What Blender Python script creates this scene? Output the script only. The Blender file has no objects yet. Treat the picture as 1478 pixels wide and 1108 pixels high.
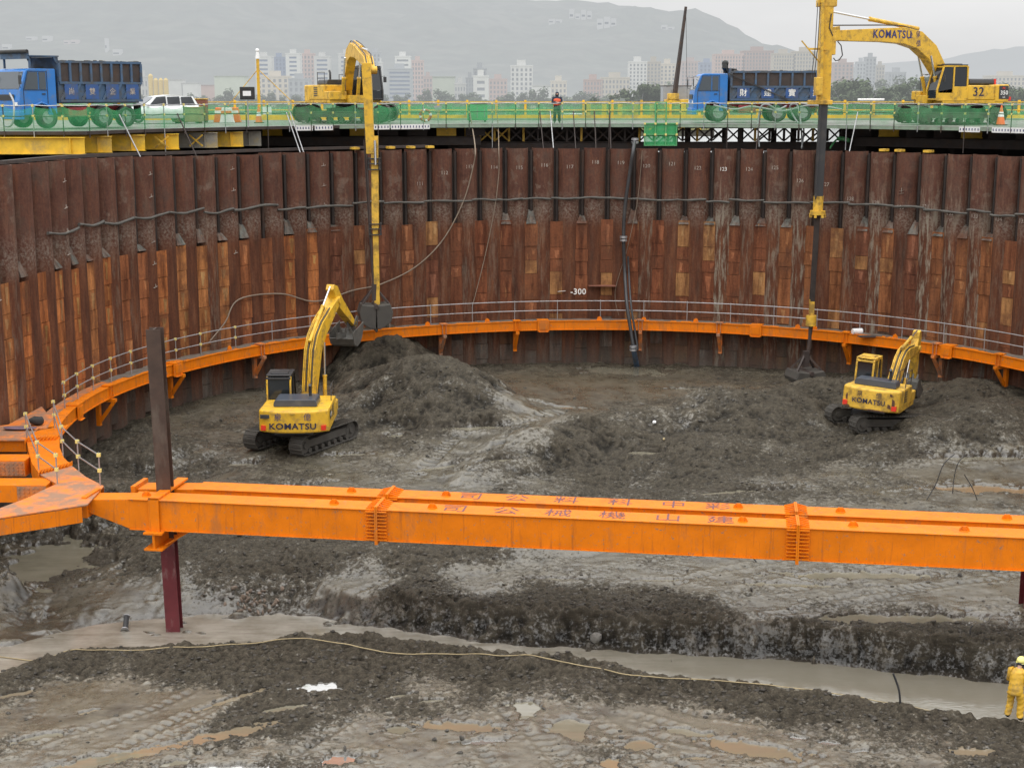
import bpy, math, random
import numpy as np
from mathutils import Vector, Matrix, Euler, noise as mnoise
random.seed(7)
R = math.radians
PI = math.pi
scene = bpy.context.scene
COL = scene.collection

# ------------------------------------------------------------------ camera
F = 2100.0
CU, CV, HV = 739.0, 554.0, 136.0
TH = math.atan((CV - HV) / F)
CAMZ = 1.62
CAM = Vector((0, 0, CAMZ))
cd = bpy.data.cameras.new('camera')
cam = bpy.data.objects.new('camera', cd); COL.objects.link(cam)
cam.location = CAM
cam.rotation_euler = (PI / 2 - TH, 0, 0)
cd.sensor_width = 36; cd.sensor_fit = 'HORIZONTAL'
cd.lens = F / 1478 * 36
cd.clip_start = 0.5; cd.clip_end = 30000
scene.camera = cam

def ray(u, v):
    u = float(u); v = float(v)
    return Vector((0, math.cos(TH), -math.sin(TH))) + (u - CU) / F * Vector((1, 0, 0)) - (v - CV) / F * Vector((0, math.sin(TH), math.cos(TH)))
def at(u, v, Y):
    Y = float(Y)
    d = ray(u, v); return CAM + d * (Y / d.y)
def atz(u, v, z):
    z = float(z)
    d = ray(u, v); return CAM + d * ((z - CAMZ) / d.z)
def px(u, v, n, Y):             # size in metres of n source pixels at depth Y
    d = ray(u, v); return n / F * (Y / d.y)

# ------------------------------------------------------------------ materials
def ramp(nt, fac, stops, interp='LINEAR'):
    n = nt.nodes.new('ShaderNodeValToRGB'); n.color_ramp.interpolation = interp
    e = n.color_ramp.elements
    e[0].position, e[0].color = stops[0][0], (*stops[0][1], 1)
    e[1].position, e[1].color = stops[-1][0], (*stops[-1][1], 1)
    for p, c in stops[1:-1]:
        k = e.new(p); k.color = (*c, 1)
    nt.links.new(fac, n.inputs[0]); return n.outputs[0]
def nz(nt, vec, scale, detail=4, rough=.6, out=0):
    n = nt.nodes.new('ShaderNodeTexNoise'); n.inputs['Scale'].default_value = scale
    n.inputs['Detail'].default_value = detail; n.inputs['Roughness'].default_value = rough
    nt.links.new(vec, n.inputs['Vector']); return n.outputs[out]
def mixc(nt, fac, a, b, mode='MIX'):
    n = nt.nodes.new('ShaderNodeMix'); n.data_type = 'RGBA'; n.blend_type = mode
    for sock, val in ((n.inputs[0], fac), (n.inputs[6], a), (n.inputs[7], b)):
        if hasattr(val, 'is_linked'): nt.links.new(val, sock)
        elif isinstance(val, (int, float)): sock.default_value = val
        else: sock.default_value = (*val, 1)
    return n.outputs[2]
def mth(nt, op, a, b=0.0, clamp=False):
    n = nt.nodes.new('ShaderNodeMath'); n.operation = op; n.use_clamp = clamp
    for i, val in enumerate((a, b)):
        if hasattr(val, 'is_linked'): nt.links.new(val, n.inputs[i])
        else: n.inputs[i].default_value = val
    return n.outputs[0]
def mapv(nt, vec, sc):
    n = nt.nodes.new('ShaderNodeMapping'); n.inputs['Scale'].default_value = sc
    nt.links.new(vec, n.inputs[0]); return n.outputs[0]
def newmat(name):
    m = bpy.data.materials.new(name); m.use_nodes = True
    nt = m.node_tree; b = nt.nodes['Principled BSDF']
    tc = nt.nodes.new('ShaderNodeTexCoord')
    geo = nt.nodes.new('ShaderNodeNewGeometry')
    return m, nt, b, tc, geo
def bump(nt, b, h, strength=.4, dist=.05):
    n = nt.nodes.new('ShaderNodeBump'); n.inputs['Strength'].default_value = strength
    n.inputs['Distance'].default_value = dist
    nt.links.new(h, n.inputs['Height']); nt.links.new(n.outputs[0], b.inputs['Normal'])
def mat(name, col, rough=.5, metal=0.0, var=.12, vs=2.5, dirt=None, damt=.5, ds=1.6, streak=1.0, tint=False, bmp=0.0, bs=25, haze=0.0, lo=0.0, wear=False):
    """painted / plain surface: colour variation, dirt patches, optional per-face tint, mud low down (lo)"""
    m, nt, b, tc, geo = newmat(name)
    V = geo.outputs['Position']
    n1 = nz(nt, V, vs, 5)
    k = ramp(nt, n1, [(.3, (1 - var,) * 3), (.7, (1 + var,) * 3)])
    c = mixc(nt, 1.0, col, k, 'MULTIPLY')
    if tint:
        a = nt.nodes.new('ShaderNodeAttribute'); a.attribute_name = 'tint'
        c = mixc(nt, 1.0, c, a.outputs['Color'], 'MULTIPLY')
    r = None
    if dirt:
        vec = mapv(nt, V, (1, 1, streak)) if streak != 1 else V
        f = nz(nt, vec, ds, 8, .68)
        f = ramp(nt, f, [(.62 - damt * .3, (0,) * 3), (.72 - damt * .2, (1,) * 3)])
        c = mixc(nt, mth(nt, 'MULTIPLY', f, min(1, .35 + damt * .6)), c, dirt)
        r = mth(nt, 'ADD', mth(nt, 'MULTIPLY', f, .3), rough, True)
    if wear:                                # fine vertical rust runs, scuffs and specks of mud
        w1 = ramp(nt, nz(nt, mapv(nt, V, (7, 7, .55)), 1.0, 5, .7), [(.56, (0,) * 3), (.70, (.65,) * 3)])
        c = mixc(nt, w1, c, (.34, .098, .020))
        w2 = ramp(nt, nz(nt, V, 7.5, 6, .75), [(.595, (0,) * 3), (.65, (.8,) * 3)])
        c = mixc(nt, w2, c, (.22, .16, .11))
    nt.links.new(c, b.inputs['Base Color'])
    if r is not None: nt.links.new(r, b.inputs['Roughness'])
    else: b.inputs['Roughness'].default_value = rough
    b.inputs['Metallic'].default_value = metal
    if wear: b.inputs['Specular IOR Level'].default_value = .22
    if bmp: bump(nt, b, nz(nt, V, bs, 4), bmp, .02)
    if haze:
        em = nt.nodes.new('ShaderNodeEmission'); em.inputs[0].default_value = (*HAZE, 1)  # distance haze put into the material as a fixed glowing tint
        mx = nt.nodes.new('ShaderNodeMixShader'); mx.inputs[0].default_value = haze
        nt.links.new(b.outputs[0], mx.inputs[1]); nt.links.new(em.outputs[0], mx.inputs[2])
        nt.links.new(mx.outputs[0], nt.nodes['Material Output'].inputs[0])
    return m
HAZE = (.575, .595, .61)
MUDC = (.075, .068, .058)
M = {}
M['orange'] = mat('orange_paint', (.72, .182, .003), .50, dirt=(.30, .13, .05), damt=.24, ds=1.5, streak=.35, var=.12, vs=1.4, bmp=.08, wear=True)
M['orange_dirty'] = mat('orange_paint_muddy', (.72, .19, .02), .6, dirt=(.20, .155, .115), damt=.80, ds=1.3, var=.15)
M['walk'] = mat('muddy_walkway', (.16, .135, .11), .7, dirt=(.42, .14, .03), damt=.16, ds=.9, var=.3, bmp=.3)
M['yellow'] = mat('yellow_paint', (.70, .41, .028), .42, dirt=(.15, .105, .055), damt=.42, ds=2.6, var=.12)
M['yellow_old'] = mat('yellow_paint_worn', (.70, .42, .045), .5, dirt=(.12, .075, .035), damt=.55, ds=2.0, var=.15)
M['yellow_girder'] = mat('yellow_girder_paint', (.78, .48, .03), .5, dirt=(.26, .20, .13), damt=.40, ds=.7, var=.15)
M['grey_girder'] = mat('grey_girder_paint', (.27, .25, .21), .6, dirt=(.5, .33, .04), damt=.35, ds=.7, var=.2)
M['blue_cab'] = mat('blue_cab_paint', (.025, .17, .50), .35, dirt=(.15, .16, .16), damt=.3, ds=1.5, var=.06)
M['blue_box'] = mat('blue_tipper_paint', (.055, .105, .185), .6, dirt=(.095, .085, .07), damt=.6, ds=1.5, var=.15)
M['blue_panel'] = mat('blue_panel_paint', (.03, .085, .25), .6, dirt=(.10, .10, .10), damt=.45, ds=2, var=.15)
M['red'] = mat('red_chassis', (.30, .035, .04), .55, dirt=(.07, .05, .045), damt=.4, var=.2)
M['black'] = mat('black_rubber', (.022, .022, .022), .7, dirt=(.09, .08, .068), damt=.35, ds=3)
M['dark'] = mat('dark_metal', (.035, .035, .037), .45, dirt=(.09, .08, .07), damt=.3)
M['hood'] = mat('dark_blue_hood', (.055, .065, .085), .33, dirt=(.13, .13, .12), damt=.2)
M['track'] = mat('muddy_track_steel', (.06, .054, .047), .6, dirt=MUDC, damt=.8, ds=2.5, var=.25, bmp=.4)
M['mudmetal'] = mat('mud_covered_steel', (.085, .08, .07), .6, dirt=(.12, .11, .098), damt=.5, ds=3, var=.3, bmp=.5)
M['glass'] = mat('dark_glass', (.02, .024, .028), .06, var=.02)
M['glass2'] = mat('tinted_glass', (.07, .085, .10), .08, var=.02)
M['steel'] = mat('galvanised_tube', (.42, .42, .43), .35, .6, dirt=(.2, .17, .13), damt=.3, ds=4)
M['chrome'] = mat('chrome_rod', (.75, .75, .75), .15, .9, var=.03)
M['clampy'] = mat('yellow_clamp', (.72, .60, .20), .5, var=.05)
M['column'] = mat('brown_column_steel', (.062, .035, .024), .6, dirt=(.15, .125, .10), damt=.35, ds=1.2, streak=.3, var=.25)
M['maroon'] = mat('maroon_column_paint', (.12, .017, .022), .5, dirt=(.30, .22, .20), damt=.22, ds=2.5, streak=.4, var=.2)
M['brownsteel'] = mat('brown_girder_steel', (.05, .037, .033), .65, dirt=(.10, .06, .04), damt=.35, var=.25)
M['deck'] = mat('steel_deck_plate', (.20, .20, .185), .6, dirt=(.12, .11, .095), damt=.6, ds=.6, var=.2)
M['palegreen'] = mat('pale_green_paint', (.25, .33, .25), .6, dirt=(.2, .2, .17), damt=.4, var=.12)
M['white'] = mat('white_paint', (.78, .78, .77), .45, dirt=(.45, .44, .41), damt=.15, var=.05)
M['carwhite'] = mat('white_car_paint', (.80, .82, .82), .22, var=.03)
M['marking'] = mat('white_marking', (.80, .79, .75), .7, dirt=(.3, .25, .2), damt=.15, ds=9)
M['oldmark'] = mat('faded_marking', (.40, .35, .30), .7, dirt=(.14, .09, .07), damt=.5, ds=9)
M['ink'] = mat('dark_lettering', (.02, .02, .05), .5, var=.05)
M['inkblue'] = mat('navy_lettering', (.025, .03, .14), .5, var=.05)
M['purple'] = mat('faded_purple_lettering', (.15, .055, .06), .6, dirt=(.45, .15, .03), damt=.3, ds=5)
M['redlight'] = mat('red_lens', (.7, .04, .02), .3, var=.05)
M['conorange'] = mat('orange_plastic', (.75, .15, .03), .5, var=.06)
M['rope'] = mat('tan_rope', (.34, .27, .15), .8, var=.2)
M['cable'] = mat('brown_cable', (.22, .17, .125), .7, var=.2)
M['greyhose'] = mat('grey_hose', (.30, .31, .32), .6, var=.1)
M['greenpaint'] = mat('green_frame_paint', (.09, .34, .13), .5, dirt=(.3, .3, .2), damt=.2, var=.1)
M['rock'] = mat('grey_stone', (.16, .15, .135), .6, var=.3, vs=6, bmp=.5)
M['clod'] = mat('clod_soil', (.075, .068, .058), .7, var=.4, vs=8, bmp=.8)
M['crumb'] = mat('loose_soil_crumbs', (.105, .092, .074), .75, var=.35, vs=3, tint=True, bmp=.6, bs=40)
M['brick'] = mat('broken_brick', (.19, .145, .11), .8, var=.35, vs=3)
M['skin'] = mat('skin', (.45, .27, .19), .55, var=.05)
M['navy'] = mat('dark_navy_cloth', (.022, .026, .045), .85, var=.15)
M['darkgreen'] = mat('dark_trousers', (.03, .042, .035), .85, var=.15)
M['orangecloth'] = mat('orange_vest_cloth', (.75, .12, .05), .75, var=.08)
M['rain'] = mat('yellow_rainwear', (.62, .36, .03), .5, dirt=(.30, .20, .07), damt=.45, ds=5, var=.12, vs=6, bmp=.5, bs=9)
M['helmet'] = mat('yellow_helmet', (.80, .75, .25), .25, var=.03)
M['boot'] = mat('dark_boot', (.03, .03, .03), .6, dirt=MUDC, damt=.6)
M['cream'] = mat('olive_cover', (.26, .25, .12), .7, var=.15)
M['grout'] = mat('grey_grout', (.17, .18, .165), .85, var=.3, vs=4, bmp=.5)
M['cover'] = mat('rust_plate', (.20, .075, .045), .7, dirt=(.12, .06, .045), damt=.4)

def net_mat(name, col, op):
    m, nt, b, tc, geo = newmat(name)
    b.inputs['Base Color'].default_value = (*col, 1); b.inputs['Roughness'].default_value = .8
    n = nz(nt, geo.outputs['Position'], 1.2, 4)
    f = ramp(nt, n, [(.25, (max(0, op - .22),) * 3), (.75, (min(1, op + .2),) * 3)])
    nt.links.new(f, b.inputs['Alpha'])
    return m
M['net'] = net_mat('green_netting', (.06, .40, .15), .42)
M['net_thin'] = net_mat('thin_green_netting', (.10, .42, .17), .30)
M['net_dense'] = net_mat('dense_green_netting', (.05, .36, .13), .78)

# rusty pile steel: dark brown above, orange rust lower, vertical streaks of grey mud
def pile_mat(name, plate=False):
    m, nt, b, tc, geo = newmat(name)
    P = geo.outputs['Position']
    oi = nt.nodes.new('ShaderNodeObjectInfo')
    off = nt.nodes.new('ShaderNodeVectorMath'); off.operation = 'ADD'
    sc = nt.nodes.new('ShaderNodeVectorMath'); sc.operation = 'SCALE'
    cmb = nt.nodes.new('ShaderNodeCombineXYZ')
    for i in range(3): nt.links.new(oi.outputs['Random'], cmb.inputs[i])
    sc.inputs['Scale'].default_value = 37.0
    nt.links.new(cmb.outputs[0], sc.inputs[0])
    nt.links.new(P, off.inputs[0]); nt.links.new(sc.outputs[0], off.inputs[1])
    Q = off.outputs[0]
    st = mapv(nt, Q, (1, 1, .13))
    sep = nt.nodes.new('ShaderNodeSeparateXYZ'); nt.links.new(P, sep.inputs[0])
    z = sep.outputs['Z']
    n_big = nz(nt, Q, .7, 6, .65)
    n_st = nz(nt, st, 2.6, 8, .7)
    n_st2 = nz(nt, st, 6.5, 6, .7)
    n_f = nz(nt, Q, 9, 6, .7)
    if not plate:
        zz = mth(nt, 'ADD', z, mth(nt, 'MULTIPLY', mth(nt, 'SUBTRACT', n_st, .5), 3.0))
        hgt = nt.nodes.new('ShaderNodeMapRange'); hgt.inputs['From Min'].default_value = -4.1
        hgt.inputs['From Max'].default_value = -5.6
        nt.links.new(zz, hgt.inputs['Value'])
        up = ramp(nt, n_big, [(.3, (.072, .030, .021)), (.52, (.112, .048, .032)), (.7, (.088, .054, .041))])
        up = mixc(nt, mth(nt, 'MULTIPLY', ramp(nt, nz(nt, Q, 1.3, 7, .62), [(.56, (0,) * 3), (.61, (.8,) * 3)]), ramp(nt, oi.outputs['Random'], [(.2, (.1,) * 3), (.9, (1,) * 3)])), up, (.165, .112, .085))
        up = mixc(nt, ramp(nt, n_st2, [(.50, (0,) * 3), (.66, (.75,) * 3)]), up, (.150, .056, .030))
        up = mixc(nt, ramp(nt, n_st, [(.30, (.85,) * 3), (.42, (0,) * 3)]), up, (.045, .022, .016))
        up = mixc(nt, ramp(nt, n_st, [(.54, (0,) * 3), (.68, (.75,) * 3)]), up, (.135, .088, .062))
        dn = ramp(nt, n_st, [(.30, (.050, .019, .011)), (.50, (.105, .037, .018)), (.66, (.165, .064, .030))])
        c = mixc(nt, hgt.outputs[0], up, dn)
        # mud runs, strongest on some piles
        amt = ramp(nt, oi.outputs['Random'], [(.35, (0,) * 3), (.95, (1,) * 3)])
        g = ramp(nt, n_st2, [(.48, (0,) * 3), (.62, (1,) * 3)])
        band = nt.nodes.new('ShaderNodeMapRange'); band.inputs['From Min'].default_value = -2.6
        band.inputs['From Max'].default_value = -5.0; nt.links.new(z, band.inputs['Value'])
        gg = mth(nt, 'MULTIPLY', mth(nt, 'MULTIPLY', g, mth(nt, 'ADD', amt, .12)), mth(nt, 'ADD', mth(nt, 'MULTIPLY', band.outputs[0], .75), .12), True)
        xr = nt.nodes.new('ShaderNodeMapRange'); xr.inputs['From Min'].default_value = 2.0; xr.inputs['From Max'].default_value = 12.0; xr.inputs['To Min'].default_value = .30; nt.links.new(sep.outputs['X'], xr.inputs['Value'])
        gg = mth(nt, 'MULTIPLY', gg, xr.outputs[0])
        c = mixc(nt, gg, c, (.27, .235, .18))
        # grey spatter ring just under the ledge
        rg = nt.nodes.new('ShaderNodeMapRange'); rg.inputs['From Min'].default_value = 1.0; rg.inputs['From Max'].default_value = 0.0
        nt.links.new(mth(nt, 'ABSOLUTE', mth(nt, 'ADD', z, 4.6)), rg.inputs['Value'])
        f2 = mth(nt, 'MULTIPLY', rg.outputs[0], ramp(nt, n_f, [(.42, (0,) * 3), (.62, (1,) * 3)]))
        c = mixc(nt, mth(nt, 'MULTIPLY', f2, .75), c, (.20, .175, .145))
    else:
        a = nt.nodes.new('ShaderNodeAttribute'); a.attribute_name = 'tint'
        c = a.outputs['Color']
        wst = mapv(nt, P, (1, 1, .22)); c = mixc(nt, ramp(nt, nz(nt, wst, 1.5, 7, .7), [(.42, (.0,) * 3), (.64, (.62,) * 3)]), c, (.150, .052, .024))
        d = ramp(nt, n_st, [(.38, (.42, .36, .33)), (.56, (1, 1, 1)), (.72, (1.25, 1.2, 1.1))])
        c = mixc(nt, 1.0, c, d, 'MULTIPLY')
        c = mixc(nt, ramp(nt, n_big, [(.5, (0,) * 3), (.64, (.7,) * 3)]), c, (.115, .046, .024))
        c = mixc(nt, mth(nt, 'MULTIPLY', ramp(nt, n_st2, [(.6, (0,) * 3), (.7, (1,) * 3)]), .35), c, (.46, .25, .10))
    low = nt.nodes.new('ShaderNodeMapRange'); low.inputs['From Min'].default_value = -11.2
    low.inputs['From Max'].default_value = -12.9; nt.links.new(mth(nt, 'ADD', z, mth(nt, 'MULTIPLY', n_st, 1.2)), low.inputs['Value'])
    c = mixc(nt, mth(nt, 'MULTIPLY', low.outputs[0], .8), c, (.085, .072, .06))
    c = mixc(nt, 1.0, c, ramp(nt, n_f, [(.3, (.78,) * 3), (.7, (1.2,) * 3)]), 'MULTIPLY')
    nt.links.new(c, b.inputs['Base Color'])
    b.inputs['Roughness'].default_value = .72; b.inputs['Specular IOR Level'].default_value = .25
    bump(nt, b, n_f, .5, .03)
    return m
M['pile'] = pile_mat('rusty_pile_steel')
M['plate'] = pile_mat('rusty_infill_plate', True)
M['joint'] = mat('dark_joint_steel', (.030, .022, .019), .8, dirt=(.085, .05, .035), damt=.35, ds=2, streak=.2, var=.3)

# ------------------------------------------------------------------ mesh builder
def frame(d, up=None):
    d = d.normalized(); up = up or Vector((0, 0, 1))
    if abs(d.dot(up)) > .98: up = Vector((0, 1, 0)) if abs(d.y) < .9 else Vector((1, 0, 0))
    s = d.cross(up).normalized(); t = s.cross(d).normalized()
    return s, t
class MB:
    def __init__(s):
        s.v = []; s.f = []; s.mi = []; s.t = []; s.sm = []; s.M = Matrix(); s.m = 0; s.c = (1, 1, 1); s.s = False
    def add(s, vs, fs, smooth=None):
        b = len(s.v)
        s.v += [tuple(s.M @ Vector(p)) for p in vs]
        for f in fs:
            s.f.append(tuple(b + i for i in f)); s.mi.append(s.m); s.t.append(s.c); s.sm.append(s.s if smooth is None else smooth)
    def box(s, a, b):
        x0, y0, z0 = a; x1, y1, z1 = b
        s.add([(x0, y0, z0), (x1, y0, z0), (x1, y1, z0), (x0, y1, z0), (x0, y0, z1), (x1, y0, z1), (x1, y1, z1), (x0, y1, z1)],
              [(3, 2, 1, 0), (4, 5, 6, 7), (0, 1, 5, 4), (1, 2, 6, 5), (2, 3, 7, 6), (3, 0, 4, 7)])
    def cbox(s, c, sz): s.box([c[i] - sz[i] / 2 for i in range(3)], [c[i] + sz[i] / 2 for i in range(3)])
    def beam(s, p0, p1, w, h, up=None, w1=None, h1=None):
        p0, p1 = Vector(p0), Vector(p1); a, b = frame(p1 - p0, up and Vector(up))
        w1 = w if w1 is None else w1; h1 = h if h1 is None else h1
        vs = [p0 + a * (i * w / 2) + b * (j * h / 2) for i, j in ((-1, -1), (1, -1), (1, 1), (-1, 1))] + \
             [p1 + a * (i * w1 / 2) + b * (j * h1 / 2) for i, j in ((-1, -1), (1, -1), (1, 1), (-1, 1))]
        s.add(vs, [(3, 2, 1, 0), (4, 5, 6, 7), (0, 1, 5, 4), (1, 2, 6, 5), (2, 3, 7, 6), (3, 0, 4, 7)])
    def ibeam(s, p0, p1, w, h, t=.03, up=None):
        p0, p1 = Vector(p0), Vector(p1); a, b = frame(p1 - p0, up and Vector(up))
        for sg in (-1, 1):
            o = b * (sg * (h / 2 - t / 2)); s.beam(p0 + o, p1 + o, w, t, up)
        s.beam(p0, p1, t, h - 2 * t - .002, up)
    def cyl(s, p0, p1, r, r1=None, n=12, cap=True):
        p0, p1 = Vector(p0), Vector(p1); r1 = r if r1 is None else r1; a, b = frame(p1 - p0)
        vs = []
        for p, q in ((p0, r), (p1, r1)):
            for i in range(n):
                t = 2 * PI * i / n; vs.append(p + a * (q * math.cos(t)) + b * (q * math.sin(t)))
        s.add(vs, [(i, (i + 1) % n, n + (i + 1) % n, n + i) for i in range(n)], True)
        if cap: s.add(vs, [tuple(range(n - 1, -1, -1)), tuple(range(n, 2 * n))], False)
    def tube(s, pts, r, n=6):
        pts = [Vector(p) for p in pts]; vs = []; up = None
        for k, p in enumerate(pts):
            d = pts[min(k + 1, len(pts) - 1)] - pts[max(k - 1, 0)]
            if d.length < 1e-6: d = Vector((0, 0, 1))
            if up is None: a, b = frame(d)
            else:
                a = d.normalized().cross(up)
                if a.length < 1e-3: a, b = frame(d)
                else: a.normalize(); b = a.cross(d.normalized())
            up = b
            rr = r[k] if isinstance(r, (list, tuple)) else r
            for i in range(n):
                t = 2 * PI * i / n; vs.append(p + a * (rr * math.cos(t)) + b * (rr * math.sin(t)))
        fs = [(k * n + i, k * n + (i + 1) % n, (k + 1) * n + (i + 1) % n, (k + 1) * n + i) for k in range(len(pts) - 1) for i in range(n)]
        s.add(vs, fs, True)
        s.add(vs, [tuple(range(n - 1, -1, -1)), tuple(range((len(pts) - 1) * n, len(pts) * n))], False)
    def prism(s, poly, o, e1, e2, ext):
        """polygon in plane (o,e1,e2) extruded by vector ext"""
        o, e1, e2, ext = Vector(o), Vector(e1), Vector(e2), Vector(ext); n = len(poly)
        vs = [o + e1 * a + e2 * b for a, b in poly]; vs += [p + ext for p in vs]
        area = sum(poly[i][0] * poly[(i + 1) % n][1] - poly[(i + 1) % n][0] * poly[i][1] for i in range(n))
        flip = (e1.cross(e2).dot(ext) * area) < 0
        fs = [tuple(range(n - 1, -1, -1)), tuple(range(n, 2 * n))] + [(i, (i + 1) % n, n + (i + 1) % n, n + i) for i in range(n)]
        if flip: fs = [tuple(reversed(f)) for f in fs]
        s.add(vs, fs)
    def pxz(s, poly, y0, y1): s.prism(poly, (0, y0, 0), (1, 0, 0), (0, 0, 1), (0, y1 - y0, 0))
    def pxy(s, poly, z0, z1): s.prism(poly, (0, 0, z0), (1, 0, 0), (0, 1, 0), (0, 0, z1 - z0))
    def pyz(s, poly, x0, x1): s.prism(poly, (x0, 0, 0), (0, 1, 0), (0, 0, 1), (x1 - x0, 0, 0))
    def quad(s, a, b, c, d): s.add([a, b, c, d], [(0, 1, 2, 3)])
    def ball(s, c, r, nu=12, nv=8):
        c = Vector(c); r = Vector(r) if not isinstance(r, (int, float)) else Vector((r, r, r))
        vs = [(c.x, c.y, c.z - r.z)]
        for j in range(1, nv):
            p = -PI / 2 + PI * j / nv
            for i in range(nu):
                t = 2 * PI * i / nu
                vs.append((c.x + r.x * math.cos(p) * math.cos(t), c.y + r.y * math.cos(p) * math.sin(t), c.z + r.z * math.sin(p)))
        vs.append((c.x, c.y, c.z + r.z)); L = len(vs) - 1
        fs = [(0, 1 + (i + 1) % nu, 1 + i) for i in range(nu)]
        for j in range(nv - 2):
            for i in range(nu):
                a = 1 + j * nu + i; b2 = 1 + j * nu + (i + 1) % nu
                fs.append((a, b2, b2 + nu, a + nu))
        a0 = 1 + (nv - 2) * nu
        fs += [(a0 + i, a0 + (i + 1) % nu, L) for i in range(nu)]
        s.add(vs, fs, True)
    def build_each(s, name, mats, parent=None, bevel=0, world=False):
        p = list(range(len(s.v)))
        def find(a):
            while p[a] != a: p[a] = p[p[a]]; a = p[a]
            return a
        for f in s.f:
            for i in f[1:]: p[find(i)] = find(f[0])
        key = {}
        for i, v in enumerate(s.v):                       # weld vertices that coincide, so that a piece stays whole
            k = tuple(round(c, 3) for c in v)
            if k in key: p[find(i)] = find(key[k])
            else: key[k] = i
        groups = {}
        for k, f in enumerate(s.f): groups.setdefault(find(f[0]), []).append(k)
        out = []
        for g in groups.values():
            b = MB(); mp_ = {}
            for k in g:
                for i in s.f[k]:
                    if i not in mp_: mp_[i] = len(b.v); b.v.append(s.v[i])
                b.f.append(tuple(mp_[i] for i in s.f[k])); b.mi.append(s.mi[k]); b.t.append(s.t[k]); b.sm.append(s.sm[k])
            out.append(b.build(name, mats, parent, bevel, world))
        return out
    def build(s, name, mats, parent=None, bevel=0, world=False):
        me = bpy.data.meshes.new(name)
        v = s.v
        if world and parent is not None:
            top = parent
            while top.parent: top = top.parent
            inv = top.matrix_basis.inverted(); v = [tuple(inv @ Vector(p)) for p in v]
        me.from_pydata(v, [], s.f)
        if not isinstance(mats, (list, tuple)): mats = [mats]
        for m in mats: me.materials.append(m)
        n = len(s.f)
        if n:
            me.polygons.foreach_set('material_index', s.mi)
            me.polygons.foreach_set('use_smooth', s.sm)
            if any(t != (1, 1, 1) for t in s.t):
                at_ = me.attributes.new('tint', 'FLOAT_COLOR', 'FACE')
                at_.data.foreach_set('color', np.array([(*t, 1) for t in s.t], dtype=np.float32).ravel())
        me.update()
        o = bpy.data.objects.new(name, me); COL.objects.link(o)
        if parent is not None: o.parent = parent
        if bevel:
            b = o.modifiers.new('bevel', 'BEVEL'); b.width = bevel; b.segments = 2; b.limit_method = 'ANGLE'; b.angle_limit = R(40)
        return o

def thing(name, label, cat, loc=(0, 0, 0), rz=0, group=None):
    o = bpy.data.objects.new(name, None); COL.objects.link(o)
    o.empty_display_size = .3
    o.location = loc; o.rotation_euler = (0, 0, rz)
    return tag(o, label, cat, group)
def tag(o, label, cat, group=None):
    o['label'] = label; o['category'] = cat
    if group: o['group'] = group
    return o
def structure(o, label=None):
    o['kind'] = 'structure'
    if label: o['label'] = label
    return o
def kids(o): return [c for c in bpy.data.objects if c.parent == o]
def copy_tree(o, parent=None):
    c = o.copy(); COL.objects.link(c)
    if parent is not None: c.parent = parent
    for ch in kids(o): copy_tree(ch, c)
    return c
def place(o, loc, rz=0, sc=1):
    o.location = loc; o.rotation_euler = (0, 0, rz); o.scale = (sc, sc, sc) if isinstance(sc, (int, float)) else sc
TMP = bpy.data.scenes.new('workbench')
def evaluated_mesh(o):
    TMP.collection.objects.link(o)
    with bpy.context.temp_override(scene=TMP, view_layer=TMP.view_layers[0]):
        dg = bpy.context.evaluated_depsgraph_get(); dg.update()
        return bpy.data.meshes.new_from_object(o.evaluated_get(dg))
def lettering(name, s, size, mt, parent, origin, ex, ey, off=.004, align='CENTER', sx=1.0, bold=0.0):
    """flat lettering as a mesh: ex = reading direction, ey = up of letters (in root-local space)"""
    cu = bpy.data.curves.new(name, 'FONT'); cu.body = s; cu.size = size
    cu.align_x = align; cu.align_y = 'CENTER'; cu.resolution_u = 3; cu.offset = bold * .5; cu.space_character = 1.0 + bold * 5
    t = bpy.data.objects.new(name, cu); me = evaluated_mesh(t)
    bpy.data.objects.remove(t)
    ex = Vector(ex).normalized(); ey = Vector(ey); ey = (ey - ex * ey.dot(ex)).normalized(); ez = ex.cross(ey)
    o = Vector(origin) + ez * off
    mw = Matrix(((ex.x * sx, ey.x, ez.x, o.x), (ex.y * sx, ey.y, ez.y, o.y), (ex.z * sx, ey.z, ez.z, o.z), (0, 0, 0, 1)))
    me.transform(mw); me.materials.clear(); me.materials.append(mt)
    for p in me.polygons: p.material_index = 0
    ob = bpy.data.objects.new(name, me); COL.objects.link(ob)
    ob.parent = parent
    return ob
def W2L(root, p):
    return root.matrix_basis.inverted() @ Vector(p)
def W2Ld(root, d):
    return root.matrix_basis.inverted().to_3x3() @ Vector(d)
# ------------------------------------------------------------------ numeric noise + mud terrain
def _hash(ix, iy, seed):
    h = (ix.astype(np.int64) * 374761393 + iy.astype(np.int64) * 668265263 + seed * 1442695041) & 0xFFFFFFFF
    h = ((h ^ (h >> 13)) * 1274126177) & 0xFFFFFFFF
    h = (h ^ (h >> 16)) & 0xFFFFFFFF
    return h.astype(np.float64) / 4294967295.0
def gn(x, y, seed=0):
    ix = np.floor(x); iy = np.floor(y); fx = x - ix; fy = y - iy
    ux = fx * fx * fx * (fx * (fx * 6 - 15) + 10); uy = fy * fy * fy * (fy * (fy * 6 - 15) + 10)
    def g(i, j):
        a = _hash(ix + i, iy + j, seed) * 2 * PI
        return np.cos(a) * (fx - i) + np.sin(a) * (fy - j)
    a = g(0, 0) * (1 - ux) + g(1, 0) * ux
    b = g(0, 1) * (1 - ux) + g(1, 1) * ux
    return (a * (1 - uy) + b * uy) * 1.45
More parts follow.
